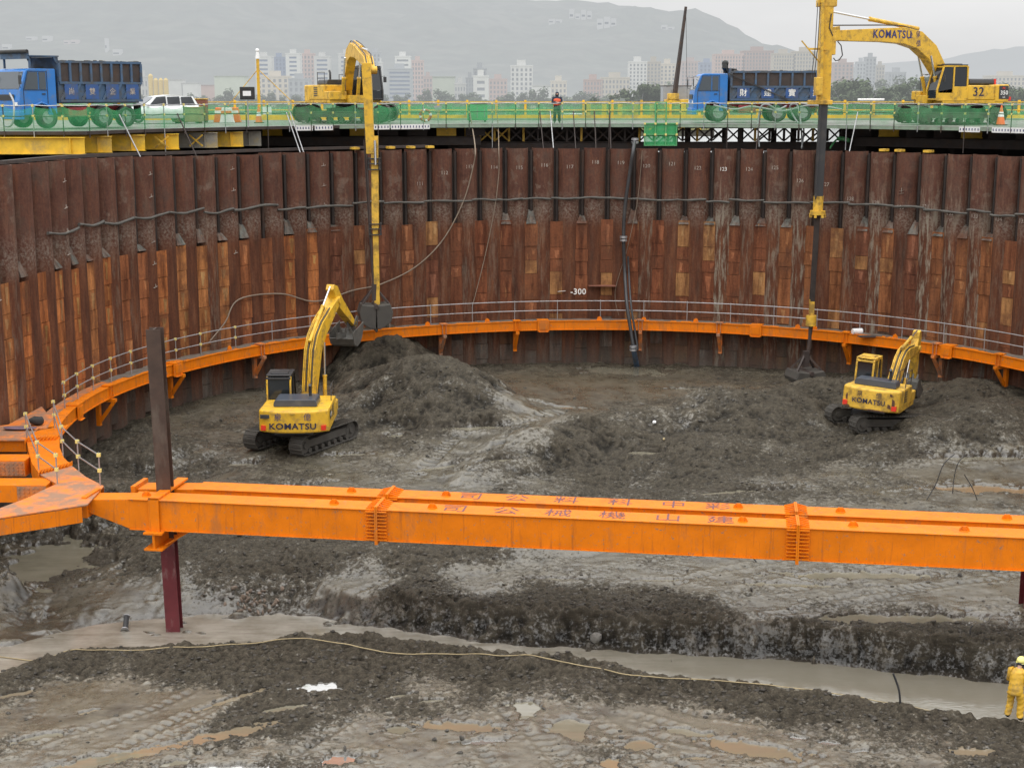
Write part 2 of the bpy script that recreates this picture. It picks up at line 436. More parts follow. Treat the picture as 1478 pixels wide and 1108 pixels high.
def fbm(x, y, sc, octv=4, seed=0, gain=.5):
    x = np.asarray(x, float) / sc; y = np.asarray(y, float) / sc; r = 0; a = 1; t = 0
    for o in range(octv):
        r = r + a * gn(x, y, seed + o * 17); t += a; a *= gain; x = x * 2.03 + 5.2; y = y * 2.03 + 1.7
    return r / t
def billow(x, y, sc, octv=3, seed=0, gain=.55):
    x = np.asarray(x, float) / sc; y = np.asarray(y, float) / sc; r = 0; a = 1; t = 0
    for o in range(octv):
        r = r + a * np.abs(gn(x, y, seed + o * 13)); t += a; a *= gain; x = x * 2.1 + 3.1; y = y * 2.1 + 7.9
    return r / t
def worley(x, y, cell, seed, dens=.5):
    """rounded clods: one random clod per cell, height 0..1"""
    x = np.asarray(x, float) / cell; y = np.asarray(y, float) / cell; ix = np.floor(x); iy = np.floor(y); out = np.zeros_like(x)
    for i in (-1, 0, 1):
        for j in (-1, 0, 1):
            a = _hash(ix + i, iy + j, seed); b = _hash(ix + i, iy + j, seed + 1); c = _hash(ix + i, iy + j, seed + 2)
            r = .28 + .5 * c; dx = x - ix - i - a; dy = y - iy - j - b; th = a * 6.28
            d2 = ((dx * np.cos(th) + dy * np.sin(th)) ** 2 * 1.6 + (dx * np.sin(th) - dy * np.cos(th)) ** 2 * .8) / (r * r)
            out = np.maximum(out, np.where(_hash(ix + i, iy + j, seed + 3) < dens, np.clip(1.15 - d2, 0, 1) ** .55 * (.30 + .70 * c * b), 0))
    return out
RUTS = [((60, 1125), (390, 985), .28, .10), ((190, 1125), (470, 1000), .26, .10), ((20, 1090), (300, 985), .24, .07), ((690, 960), (850, 1115), .3, .07), ((790, 985), (930, 1115), .3, .08), ((880, 1030), (1200, 1110), .26, .08), ((940, 1010), (1330, 1105), .26, .07), ((560, 965), (420, 1110), .3, .06),
        ((520, 860), (740, 812), .3, .08), ((430, 860), (700, 795), .3, .08), ((800, 880), (1150, 800), .3, .08), ((900, 890), (1300, 815), .3, .07), ((1000, 870), (1478, 800), .28, .06)]
def sstep(a, b, x):
    t = np.clip((x - a) / (b - a), 0, 1); return t * t * (3 - 2 * t)
WL = -15.3
CTRL = [(0, 1108, -14.85), (400, 1100, -14.85), (740, 1085, -14.8), (1100, 1095, -14.8), (1478, 1085, -14.8), (200, 1000, -14.95), (600, 985, -14.8),
        (1000, 1012, -14.85), (1478, 1055, -14.95), (100, 880, -15.1), (250, 870, -15.05), (330, 840, -14.7), (450, 850, -14.55), (650, 850, -14.35), (850, 870, -14.35),
        (1100, 880, -14.25), (1350, 880, -14.2), (1478, 850, -14.1), (300, 780, -14.4), (500, 790, -14.2), (900, 800, -14.25), (1300, 810, -14.2), (70, 820, -15.15), (10, 800, -14.5),
        (160, 690, -13.9), (300, 690, -13.9), (500, 690, -13.85), (700, 690, -13.95), (900, 695, -14.15), (1200, 700, -13.85), (1450, 700, -13.65),
        (430, 650, -13.5), (200, 640, -13.4), (600, 640, -13.5), (760, 610, -13.3), (1000, 650, -13.8), (1270, 612, -13.1), (1450, 640, -13.2),
        (300, 575, -13.0), (500, 560, -13.1), (700, 535, -13.2), (900, 530, -13.2), (1050, 545, -13.2), (1300, 560, -12.8), (1460, 570, -12.5), (180, 600, -13.0)]
CP = np.array([tuple(atz(u, v, z)) for u, v, z in CTRL])
def idw(x, y, P, val, p=3.2, soft=1.5):
    num = 0; den = 0
    for (cx, cy), w in zip(P[:, :2], val):
        d = ((x - cx) ** 2 + (y - cy) ** 2 + soft ** 2) ** (-p / 2)
        num = num + d * w; den = den + d
    return num / den
def curve_of(pts, z):
    P = [atz(u, v, z) for u, v in pts]; P.sort(key=lambda p: p.x)
    return np.array([p.x for p in P]), np.array([p.y for p in P])
FAR_E = curve_of([(-300, 955), (0, 948), (60, 930), (130, 915), (230, 905), (330, 895), (430, 893), (520, 905), (640, 923), (740, 934), (850, 941), (950, 947), (1080, 952), (1180, 960), (1300, 974), (1400, 984), (1478, 990), (1700, 1010)], WL)
NEAR_E = curve_of([(-300, 1000), (0, 985), (60, 958), (130, 942), (230, 938), (330, 940), (430, 936), (520, 936), (600, 942), (680, 954), (740, 963), (850, 971), (950, 988), (1050, 998), (1150, 1013), (1250, 1026), (1400, 1042), (1478, 1050), (1700, 1075)], WL)
# heaps: (u, v at its foot/centre, z guess of that ground, radius x, radius y, height, sharp)
HEAPS = [((545, 520), -12.6, 3.8, 4.0, 3.0, .85), ((600, 565), -12.8, 4.8, 4.6, 2.0, .6), ((665, 585), -13.0, 4.4, 3.8, 1.35, .6), ((470, 600), -13.2, 2.2, 2.5, .55, .7),
         ((775, 652), -13.7, 2.8, 1.6, 1.15, .6), ((850, 632), -13.6, 3.0, 1.6, 1.15, .6), ((930, 614), -13.5, 3.0, 1.7, 1.0, .6), ((1010, 600), -13.4, 3.0, 1.9, 1.05, .6), ((715, 672), -13.8, 2.2, 1.4, .8, .6), ((690, 690), -13.9, 1.6, 1.2, .4, .6), ((1090, 600), -13.2, 3.6, 3.5, 1.15, .8), ((1190, 575), -13.1, 3.6, 3.0, 1.0, .8), ((1030, 640), -13.6, 3.5, 2.6, .6, .7),
         ((1420, 615), -13.0, 4.2, 3.6, 1.25, .8), ((1390, 570), -12.8, 3.0, 2.4, .7, .8), ((1330, 640), -13.2, 3.0, 2.0, .5, .8),
         ((560, 800), -14.2, 4.2, 1.5, .35, .8), ((330, 800), -14.3, 3.4, 2.2, .35, .8), ((770, 790), -14.2, 2.6, 1.0, .42, .9), ((8, 830), -14.5, 1.0, 2.4, .9, .8),
         ((750, 968), -14.8, .75, .4, .30, .9), ((200, 960), -15.0, 2.4, 1.0, .12, .8), ((640, 965), -14.9, 2.0, .8, .12, .8), ((230, 640), -13.3, 3.0, 2.0, .45, .7)]
HEAPS = [(atz(u, v, z), rx, ry, h, sh) for (u, v), z, rx, ry, h, sh in HEAPS]
HOLES = [((930, 692), -14.1, 3.2, 1.6, .35), ((70, 825), -15.1, 1.5, 2.6, .35), ((45, 900), -15.2, 1.0, 2.4, .3), ((930, 537), -13.2, 3.2, 2.2, .16), ((1250, 585), -13.1, 2.6, 2.2, .3), ((220, 680), -13.9, 3.2, 1.6, .3)]
HOLES = [(atz(u, v, z), rx, ry, h) for (u, v), z, rx, ry, h in HOLES]
# pools: (u, v, z guess, rx, ry metres, turn, kind)
POOLS = [(70, 815, -15.1, 1.55, 2.6, 0, 'silt'), (300, 1062, -14.85, 2.1, .30, .5, 'tan'), (160, 1092, -14.85, 1.5, .35, .4, 'silt'), (345, 1003, -14.9, 1.25, .16, .75, 'tan'), (462, 988, -14.85, .62, .32, .2, 'white'),
         (335, 1107, -14.85, 1.4, .2, 0, 'white'), (490, 1094, -14.85, .5, .3, .3, 'white'), (662, 1046, -14.8, 1.25, .30, -.1, 'tan'), (575, 1050, -14.8, .4, .22, 0, 'silt'), (822, 1048, -14.8, .5, .8, .3, 'silt'),
         (922, 1072, -14.8, .5, .38, 0, 'tan'), (1082, 1078, -14.8, 1.35, .42, -.35, 'tan'), (1010, 1092, -14.8, .32, .14, 0, 'tan'), (20, 1000, -14.95, .45, .22, .6, 'tan'), (575, 1003, -14.85, .35, .14, .3, 'silt'), (128, 1025, -14.9, .3, .12, .6, 'tan'),
         (1150, 1062, -14.8, .30, .12, -.3, 'white'), (1195, 1070, -14.8, .4, .15, -.2, 'white'), (1240, 1082, -14.8, .3, .1, .2, 'white'), (1400, 1082, -14.8, .6, .25, 0, 'tan'), (410, 1020, -14.9, .8, .22, .4, 'silt'),
         (1300, 889, -14.25, 3.0, .42, -.03, 'silt'), (1245, 827, -14.2, 2.6, .42, -.05, 'silt'), (800, 834, -14.25, 1.0, .16, 0, 'silt'), (1140, 842, -14.2, 1.6, .22, -.1, 'silt'), (1420, 703, -13.7, 1.9, .55, -.1, 'orange'), (1070, 706, -13.9, 1.9, .34, .1, 'silt'),
         (1425, 652, -13.35, 1.9, .38, 0, 'silt'), (930, 619, -13.5, .75, .28, 0, 'silt'), (905, 533, -13.2, 2.4, 1.3, 0, 'silt'), (575, 627, -13.4, .7, .35, .3, 'silt'), (640, 672, -13.8, 1.2, .25, .5, 'silt'), (350, 668, -13.6, .7, .3, 0, 'silt'), (620, 1010, -14.85, .5, .12, .2, 'silt'), (760, 1020, -14.85, .35, .5, .2, 'silt'), (700, 1068, -14.8, .6, .16, .3, 'white'), (990, 1055, -14.8, .7, .2, -.3, 'silt'), (250, 1100, -14.85, .5, .15, .5, 'silt'), (880, 1100, -14.8, .3, .35, 0, 'tan'), (60, 1060, -14.9, .7, .2, .5, 'silt'), (690, 560, -13.2, 1.6, .35, .1, 'silt'), (800, 585, -13.3, 1.4, .3, -.1, 'silt'), (720, 655, -13.7, 1.0, .2, .4, 'silt'), (500, 655, -13.6, 1.0, .25, .2, 'silt'), (1000, 560, -13.2, 1.5, .3, -.1, 'silt'), (950, 835, -14.25, .9, .15, 0, 'silt'), (420, 700, -13.9, 1.0, .25, .3, 'silt')]
# roughness control
RC = [(300, 960, -14.9, 1), (520, 960, -14.9, 1), (700, 975, -14.9, 1), (900, 1000, -14.9, .9), (1100, 1020, -14.9, 1), (1300, 1035, -14.9, 1), (1430, 1050, -14.9, .8), (80, 960, -15, .8), (400, 1040, -14.9, .85), (470, 1010, -14.9, .8),
      (150, 1030, -14.9, .1), (250, 1020, -14.9, .05), (560, 1070, -14.9, .15), (700, 1060, -14.9, .1), (840, 1050, -14.9, .1), (950, 1050, -14.9, .05), (1100, 1070, -14.9, .2), (1300, 1085, -14.9, .45), (430, 1090, -14.9, .5), (20, 1080, -14.9, .3), (640, 1010, -14.9, .55), (870, 1090, -14.9, .45),
      (120, 890, -15.1, .2), (200, 890, -15.1, .15), (300, 860, -14.8, .45), (370, 830, -14.6, .9), (300, 790, -14.4, .9), (480, 800, -14.3, .9), (600, 800, -14.3, .9), (700, 830, -14.3, .4), (520, 835, -14.4, .35), (600, 862, -14.4, .8), (800, 870, -14.3, 1), (950, 880, -14.3, .9),
      (860, 820, -14.3, .35), (1000, 830, -14.2, .25), (1150, 870, -14.2, .3), (1300, 840, -14.2, .2), (1400, 860, -14.2, .15), (1050, 905, -14.2, .8), (1200, 900, -14.2, .7), (1350, 920, -14.2, .95), (1100, 800, -14.2, .3), (1440, 810, -14.2, .4), (1250, 868, -14.2, .5),
      (300, 690, -13.9, .5), (500, 690, -13.9, .4), (640, 690, -13.9, .2), (720, 690, -13.9, .6), (860, 660, -13.9, 1), (1000, 680, -13.9, .8), (1150, 650, -13.6, .8), (1250, 690, -13.8, .45), (1400, 690, -13.7, .15), (1330, 640, -13.2, .7),
      (560, 620, -13.3, .6), (700, 620, -13.3, .35), (740, 640, -13.5, .4), (550, 540, -12.6, .95), (650, 580, -13, .95), (690, 605, -13.1, .8), (610, 610, -13.2, .9), (800, 570, -13.2, .2), (760, 600, -13.3, .2), (900, 550, -13.2, .15), (950, 590, -13.3, .55), (1050, 560, -13.2, .55), (1120, 590, -13, .9), (1250, 600, -13, .9), (1420, 590, -12.8, .8),
      (300, 620, -13.2, .5), (200, 640, -13.4, .7), (350, 575, -13, .35), (430, 610, -13.3, .4)]
RP = np.array([tuple(atz(u, v, z)) for u, v, z, r in RC]); RV = [r[3] for r in RC]

def base_h(x, y):
    h = idw(x, y, CP, CP[:, 2])
    for p, rx, ry, hh, sh in HEAPS:
        dx = (x - p.x) / rx; dy = (y - p.y) / ry
        d = np.sqrt(dx * dx + dy * dy) * (1 + .18 * fbm(x, y, 1.9, 2, 91))
        h = h + hh * (sh * np.clip(1 - np.sqrt(d * d * .8 + .035), 0, None) * 1.12 + (1 - sh) * np.exp(-d * d * 1.6))
    for p, rx, ry, hh in HOLES:
        d2 = ((x - p.x) / rx) ** 2 + ((y - p.y) / ry) ** 2
        h = h - hh * np.exp(-d2 * 1.3)
    return h
def rough_of(x, y):
    r = idw(x, y, RP, RV, 3.5, .7)
    return sstep(.10, .95, r + .55 * fbm(x, y, 2.1, 6, 5, .62))
POOLW = []
WET = [None]
def pool_d(x, y, a, b, ry):
    return np.sqrt(a * a + b * b) * (1 + 1.05 * fbm(x, y, min(1.1, max(.32, ry * 1.2)), 4, 81, .6)) + .10 * fbm(x, y, .22, 2, 83)
def terrain(x, y, detail=True):
    x = np.asarray(x, float); y = np.asarray(y, float)
    wx = x + .35 * fbm(x, y, 1.2, 3, 70); wy = y + .35 * fbm(x, y, 1.2, 3, 71)
    h = base_h(wx, wy)
    rg = rough_of(x, y)
    if detail:
        big = fbm(x, y, 2.2, 3, 11)
        cl = billow(x, y, .85, 3, 21); cl2 = billow(x, y, .30, 2, 31)
        wx2 = x + .10 * fbm(x, y, .3, 2, 72); wy2 = y + .10 * fbm(x, y, .3, 2, 73)
        w1 = worley(wx2, wy2, .62, 101, .5); w2 = worley(wx2, wy2, .27, 111, .6); w3 = worley(wx2, wy2, .13, 121, .6)
        cm = sstep(.05, .55, .5 + fbm(x, y, 1.3, 3, 131)) * rg; fr = 1 - .62 * sstep(47, 58, y)
        h = h + rg * (fr * .11 * (cl - .25) * 1.6 + fr * .08 * (cl2 - .25) + .10 * big + (1 - fr) * .30 * fbm(x, y, 1.1, 5, 171, .6)) + (1 - rg) * (.05 * big + .025 * fbm(x, y, .5, 3, 41)) + cm * (.10 * w1 * sstep(56, 45, y) * sstep(.2, .7, .5 + fbm(x, y, .8, 2, 161)) + .065 * w2 * fr) + (.05 + .95 * rg) * .075 * w3 * sstep(.3, .6, .5 + fbm(x, y, .9, 2, 141)) + (.06 + .94 * rg) * .085 * fbm(x, y, .24, 3, 151, .7)
        for (u0, v0), (u1, v1), rw, rd in RUTS:
            z0 = -14.85 if v0 > 950 or v1 > 950 else -14.25
            c0 = atz(u0, v0, z0); c1 = atz(u1, v1, z0); ax, ay = c1.x - c0.x, c1.y - c0.y; L = math.hypot(ax, ay); ax /= L; ay /= L
            ll = (x - c0.x) * ax + (y - c0.y) * ay; ss = (x - c0.x) * ay - (y - c0.y) * ax + .18 * np.sin(ll * .9 + u0)
            for off in (0.0, 1.9):
                q = (ss - off) / (rw * .72); h = h + rd * .8 * (.62 + .38 * np.sin(ll * 2 * PI / .33)) * (-np.exp(-q * q * 1.6) + .5 * np.exp(-((np.abs(q) - 1.35) / .45) ** 2)) * sstep(0, .8, ll) * sstep(L, L - .8, ll) * (.5 + .5 * (1 - rg))
        # ploughed / tracked streaks on the smooth flats behind the strut
        a = .55; s = x * math.sin(a) + y * math.cos(a); t = x * math.cos(a) - y * math.sin(a)
        tr = sstep(.1, .5, fbm(x, y, 5, 2, 77)) * (1 - rg)
        h = h + tr * .05 * gn(s / .55, t / 6, 55)
        # excavator track prints: two bands of cross bars running towards the camera-left
        for off in (0.0, 2.4):
            c0 = atz(600, 690, -13.9); c1 = atz(740, 590, -13.3)
            ax, ay = c1.x - c0.x, c1.y - c0.y; L = math.hypot(ax, ay); ax /= L; ay /= L
            ll = (x - c0.x) * ax + (y - c0.y) * ay; ss = (x - c0.x) * ay - (y - c0.y) * ax - off + .5 * np.sin(ll * .25)
            band = sstep(.45, .3, np.abs(ss)) * sstep(-1, 1, ll) * sstep(L + 2, L, ll) * (1 - .7 * rg)
            h = h - band * (.07 + .035 * np.sin(ll * 2 * PI / .42))
    # stream trench
    yf = np.interp(x, *FAR_E) + .16 * fbm(x, y * 0 + 3, .9, 3, 61); yn = np.interp(x, *NEAR_E) + .16 * fbm(x, y * 0 + 9, .8, 3, 62)
    df = y - yf; dn = yn - y
    bank_w = np.interp(x, [-14, -8, -5.5, 0, 16], [3.0, 2.5, 1.1, .95, .75])
    inside = np.maximum(df, dn)
    ledge = (.30 * fbm(x, y, 1.5, 3, 63) + .10 * fbm(x, y, .4, 2, 66)) * (1 if detail else 0) * sstep(0, .25, df)
    t = np.where(df > 0, sstep(0, 1, (df + ledge) / bank_w), sstep(0, 1, dn / .8))
    bed = WL - .22 + .27 * sstep(.10, .5, fbm(x, y * 2.2, 1.6, 3, 67)) * sstep(6, 0, x)
    h = np.where(inside <= 0, np.minimum(h, bed + .1 * np.clip(1 + inside / .4, 0, 1)), bed + .1 + (h - bed - .1) * t)
    rg = rg * (1 - .38 * sstep(0, .2, df) * sstep(bank_w + .05, bank_w - .35, df))
    # rim of clods along both stream edges
    if detail:
        rimn = np.exp(-((dn - .55) / .35) ** 2) * np.clip((x + 9) / 3, 0, 1); rimf = np.exp(-((df - bank_w - .15) / .4) ** 2) * np.clip((x + 6) / 2, 0, 1)
        h = h + rimn * (.06 + .26 * (billow(x, y, .55, 2, 64) - .1)) + rimf * (.05 + .30 * (billow(x, y, .6, 2, 65) - .15))
    # pools
    for (px_, py_, zl, rx, ry, tn) in POOLW:
        m_ = 2.6 * max(rx, ry); sel = (np.abs(x - px_) < m_) & (np.abs(y - py_) < m_)
        if not sel.any(): continue
        xs_, ys_, hs_ = x[sel], y[sel], h[sel]
        dx = xs_ - px_; dy = ys_ - py_; c, s = math.cos(tn), math.sin(tn)
        a_ = (dx * c + dy * s) / rx; b_ = (-dx * s + dy * c) / ry
        d = pool_d(xs_, ys_, a_, b_, ry)
        m1 = sstep(1.9, 1.0, d); flat = np.maximum(zl + .05 + (hs_ - zl - .05) * .30, zl + .015) + .03 * np.clip(d - 1, 0, 1)
        hs_ = hs_ + (flat - hs_) * m1
        if WET[0] is not None and WET[0].shape == x.shape: WET[0][sel] = np.maximum(WET[0][sel], sstep(1.75, 1.05, d))
        m2 = sstep(1.06, .82, d); h[sel] = hs_ + (np.minimum(hs_, zl - .05) - hs_) * m2
    return h, rg
for u, v, z, rx, ry, tn, kd in POOLS:
    p = atz(u, v, z)
    for _ in range(3):
        hz = float(base_h(np.array([p.x]), np.array([p.y]))[0]); p = atz(u, v, hz)
    ang_ = np.linspace(0, 2 * PI, 14); ex_ = p.x + 1.05 * (rx * np.cos(ang_) * math.cos(tn) - ry * np.sin(ang_) * math.sin(tn)); ey_ = p.y + 1.05 * (rx * np.cos(ang_) * math.sin(tn) + ry * np.sin(ang_) * math.cos(tn))
    hr_ = base_h(ex_, ey_); hz = float(.75 * hr_.min() + .25 * hr_.mean())
    POOLW.append((p.x, p.y, hz - .06, rx, ry, tn))
def gz(x, y):
    return float(terrain(np.array([x]), np.array([y]))[0][0])
def on_mud(u, v):
    z = -14.0
    for _ in range(8):
        p = atz(u, v, z); z = .5 * z + .5 * gz(p.x, p.y)
    p = atz(u, v, z); return Vector((p.x, p.y, gz(p.x, p.y)))
def vis_mud(u, v, lo=28.0, hi=84.0):
    """first hit of the sight line with the mud (marching)"""
    Y = np.arange(lo, hi, .05); d = ray(u, v)
    X = CAM.x + d.x * Y / d.y; Z = CAM.z + d.z * Y / d.y
    h = terrain(X, Y)[0]; k = np.argmax(h >= Z)
    return Vector((float(X[k]), float(Y[k]), float(h[k])))

def grid_obj(name, X, Y, Z, m, attrs=None):
    ny, nx = X.shape
    me = bpy.data.meshes.new(name)
    co = np.stack([X, Y, Z], -1).reshape(-1, 3).astype(np.float32)
    idx = np.arange(nx * ny).reshape(ny, nx)
    q = np.stack([idx[:-1, :-1], idx[:-1, 1:], idx[1:, 1:], idx[1:, :-1]], -1).reshape(-1, 4)
    me.vertices.add(len(co)); me.vertices.foreach_set('co', co.ravel())
    me.loops.add(q.size); me.loops.foreach_set('vertex_index', q.ravel().astype(np.int32))
    me.polygons.add(len(q)); me.polygons.foreach_set('loop_start', np.arange(0, q.size, 4, dtype=np.int32))
    me.polygons.foreach_set('use_smooth', np.ones(len(q), dtype=bool))
    me.update(calc_edges=True)
    for k, a in (attrs or {}).items():
        t = me.attributes.new(k, 'FLOAT', 'POINT'); t.data.foreach_set('value', a.ravel().astype(np.float32))
    me.materials.append(m)
    o = bpy.data.objects.new(name, me); COL.objects.link(o); return o

def mud_mat():
    m, nt, b, tc, geo = newmat('wet_mud')
    P = geo.outputs['Position']
    a = nt.nodes.new('ShaderNodeAttribute'); a.attribute_name = 'rough'
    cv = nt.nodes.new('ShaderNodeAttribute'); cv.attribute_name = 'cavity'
    rg = a.outputs['Fac']
    n1 = nz(nt, P, 1.1, 8, .62); n2 = nz(nt, P, 5.5, 8, .68); n3 = nz(nt, P, 21, 6, .7); n4 = nz(nt, P, .22, 4, .6); n5 = nz(nt, P, 48, 5, .75)
    n6 = nz(nt, P, 13, 7, .72)
    smooth = ramp(nt, n1, [(.28, (.056, .050, .040)), (.42, (.090, .081, .065)), (.53, (.132, .120, .097)), (.66, (.082, .073, .057)), (.76, (.115, .103, .082))])
    smooth = mixc(nt, ramp(nt, n4, [(.46, (0,) * 3), (.62, (.45,) * 3)]), smooth, (.135, .115, .082))
    smooth = mixc(nt, 1.0, smooth, ramp(nt, n3, [(.30, (.72,) * 3), (.50, (1.0,) * 3), (.70, (1.22,) * 3)]), 'MULTIPLY')
    roughc = ramp(nt, n6, [(.32, (.020, .017, .013)), (.48, (.052, .045, .036)), (.60, (.080, .070, .056)), (.72, (.135, .119, .096))])
    roughc = mixc(nt, ramp(nt, n1, [(.4, (0,) * 3), (.65, (.4,) * 3)]), roughc, (.085, .075, .060))
    roughc = mixc(nt, 1.0, roughc, ramp(nt, n5, [(.30, (.60,) * 3), (.70, (1.40,) * 3)]), 'MULTIPLY')
    ps = nt.nodes.new('ShaderNodeSeparateXYZ'); nt.links.new(P, ps.inputs[0])
    yy = nt.nodes.new('ShaderNodeMapRange'); yy.inputs['From Min'].default_value = 38.5; yy.inputs['From Max'].default_value = 46.0; nt.links.new(mth(nt, 'ADD', ps.outputs['Y'], mth(nt, 'MULTIPLY', mth(nt, 'SUBTRACT', n1, .5), 9.0)), yy.inputs['Value'])
    smooth = mixc(nt, mth(nt, 'MULTIPLY', yy.outputs[0], .85), smooth, mixc(nt, 1.0, smooth, (.80, .80, .78), 'MULTIPLY'))
    f = mth(nt, 'ADD', rg, mth(nt, 'MULTIPLY', mth(nt, 'SUBTRACT', n2, .5), 2.5))
    f = mth(nt, 'ADD', f, mth(nt, 'MULTIPLY', mth(nt, 'SUBTRACT', n6, .5), 2.2))
    f = ramp(nt, f, [(.30, (0,) * 3), (.66, (1,) * 3)])
    c = mixc(nt, f, smooth, roughc)
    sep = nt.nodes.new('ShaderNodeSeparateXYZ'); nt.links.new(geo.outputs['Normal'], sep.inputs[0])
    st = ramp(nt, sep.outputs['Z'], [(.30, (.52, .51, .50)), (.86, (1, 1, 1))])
    strat = nz(nt, mapv(nt, P, (.55, .55, 5.0)), 1.9, 7, .7)
    stc = ramp(nt, strat, [(.32, (.026, .022, .017)), (.5, (.056, .049, .039)), (.66, (.098, .086, .068))])
    c = mixc(nt, ramp(nt, sep.outputs['Z'], [(.45, (.85,) * 3), (.80, (0,) * 3)]), c, stc)
    c = mixc(nt, 1.0, c, st, 'MULTIPLY')  # steep mud darkened in the colour, standing in for slope shade
    c = mixc(nt, 1.0, c, ramp(nt, cv.outputs['Fac'], [(.15, (.34,) * 3), (.40, (.80,) * 3), (.52, (1.0,) * 3), (.80, (1.28,) * 3)]), 'MULTIPLY')  # occlusion put into the colour: hollows darker, lump tops lighter
    c = mixc(nt, 1.0, c, (.97, .945, .865), 'MULTIPLY')
    wa = nt.nodes.new('ShaderNodeAttribute'); wa.attribute_name = 'wet'
    c = mixc(nt, mth(nt, 'MULTIPLY', wa.outputs['Fac'], .55), c, (.060, .050, .038))
    nt.links.new(c, b.inputs['Base Color'])
    wet = ramp(nt, nz(nt, mapv(nt, P, (1, .7, 1)), .75, 6, .65), [(.42, (0,) * 3), (.60, (1,) * 3)])
    rr = mth(nt, 'ADD', mth(nt, 'MULTIPLY', f, .30), mth(nt, 'SUBTRACT', .36, mth(nt, 'MULTIPLY', wet, .22)))
    rr = mth(nt, 'SUBTRACT', rr, mth(nt, 'MULTIPLY', wa.outputs['Fac'], .20))
    nt.links.new(mth(nt, 'ADD', rr, mth(nt, 'MULTIPLY', n2, .12), True), b.inputs['Roughness'])
    nt.links.new(mth(nt, 'SUBTRACT', .85, mth(nt, 'MULTIPLY', f, .70)), b.inputs['Specular IOR Level'])
    hsum = mth(nt, 'ADD', mth(nt, 'MULTIPLY', n2, .75), mth(nt, 'ADD', mth(nt, 'MULTIPLY', n3, .40), mth(nt, 'MULTIPLY', n5, .16)))
    bn = nt.nodes.new('ShaderNodeBump'); bn.inputs['Distance'].default_value = .14
    nt.links.new(mth(nt, 'ADD', mth(nt, 'MULTIPLY', f, .75), .12), bn.inputs['Strength'])
    nt.links.new(hsum, bn.inputs['Height']); nt.links.new(bn.outputs[0], b.inputs['Normal'])
    return m
def water_mat(name, c1, c2, rough=.06, ripple=.05, rs=3.0, spec=.5, ior=1.33):
    m, nt, b, tc, geo = newmat(name)
    P = geo.outputs['Position']
    n = nz(nt, P, .9, 5)
    n = mth(nt, 'ADD', mth(nt, 'MULTIPLY', n, .6), mth(nt, 'MULTIPLY', nz(nt, mapv(nt, P, (.45, 3.0, 1)), 1.6, 6), .4))
    nt.links.new(ramp(nt, n, [(.38, c1), (.62, c2)]), b.inputs['Base Color'])
    b.inputs['Roughness'].default_value = rough; b.inputs['IOR'].default_value = ior; b.inputs['Specular IOR Level'].default_value = spec
    bump(nt, b, nz(nt, mapv(nt, P, (1, 2.2, 1)), rs, 3), ripple, .05)
    return m
M['mud'] = mud_mat()
M['stream'] = water_mat('silty_water', (.20, .18, .14), (.36, .335, .285), .03, .11, 5.0, .8, 1.85)
M['silt'] = water_mat('silt_pool', (.150, .136, .098), (.205, .185, .138), .04, .03, 3, .6, 1.6)
M['tan'] = water_mat('tan_pool', (.205, .162, .104), (.170, .142, .100), .04, .03, 3, .6, 1.6)
M['orange_pool'] = water_mat('ochre_pool', (.24, .155, .085), (.19, .145, .09), .06, .04)
M['whitepool'] = water_mat('bright_pool', (.20, .195, .18), (.26, .255, .24), .02, .02, 3, 1.0, 2.9)

ny, nx = 940, 980
ts = np.linspace(0, 1, ny); ys = 31.5 + (83 - 31.5) * (.62 * ts + .38 * ts ** 2)
Yg = np.repeat(ys[:, None], nx, 1)
half = .352 * ys * 1.045 + 6.5
Xg = np.linspace(-1, 1, nx)[None, :] * half[:, None]
WET[0] = np.zeros_like(Xg); Hg, Rg = terrain(Xg, Yg); Wg = WET[0]; WET[0] = None
Wg = np.maximum(Wg, sstep(WL + .14, WL + .02, Hg))
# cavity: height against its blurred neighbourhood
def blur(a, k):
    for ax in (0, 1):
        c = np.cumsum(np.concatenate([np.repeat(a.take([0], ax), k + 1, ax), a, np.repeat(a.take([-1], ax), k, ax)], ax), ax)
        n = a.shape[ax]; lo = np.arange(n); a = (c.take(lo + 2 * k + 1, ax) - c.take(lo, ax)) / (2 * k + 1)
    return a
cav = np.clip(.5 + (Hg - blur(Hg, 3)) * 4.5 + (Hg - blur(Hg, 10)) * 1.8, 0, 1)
mud = grid_obj('mud_ground', Xg, Yg, Hg, M['mud'], {'rough': Rg, 'cavity': cav, 'wet': Wg})
structure(mud, 'dark grey churned wet mud floor of the pit')
b = MB(); b.quad((-70, -10, -15.75), (70, -10, -15.75), (70, 84, -15.75), (-70, 84, -15.75)); structure(b.build('pit_subsoil_ground', mat('subsoil', (.07, .063, .053), .8, var=.3, vs=.8, bmp=.5)))
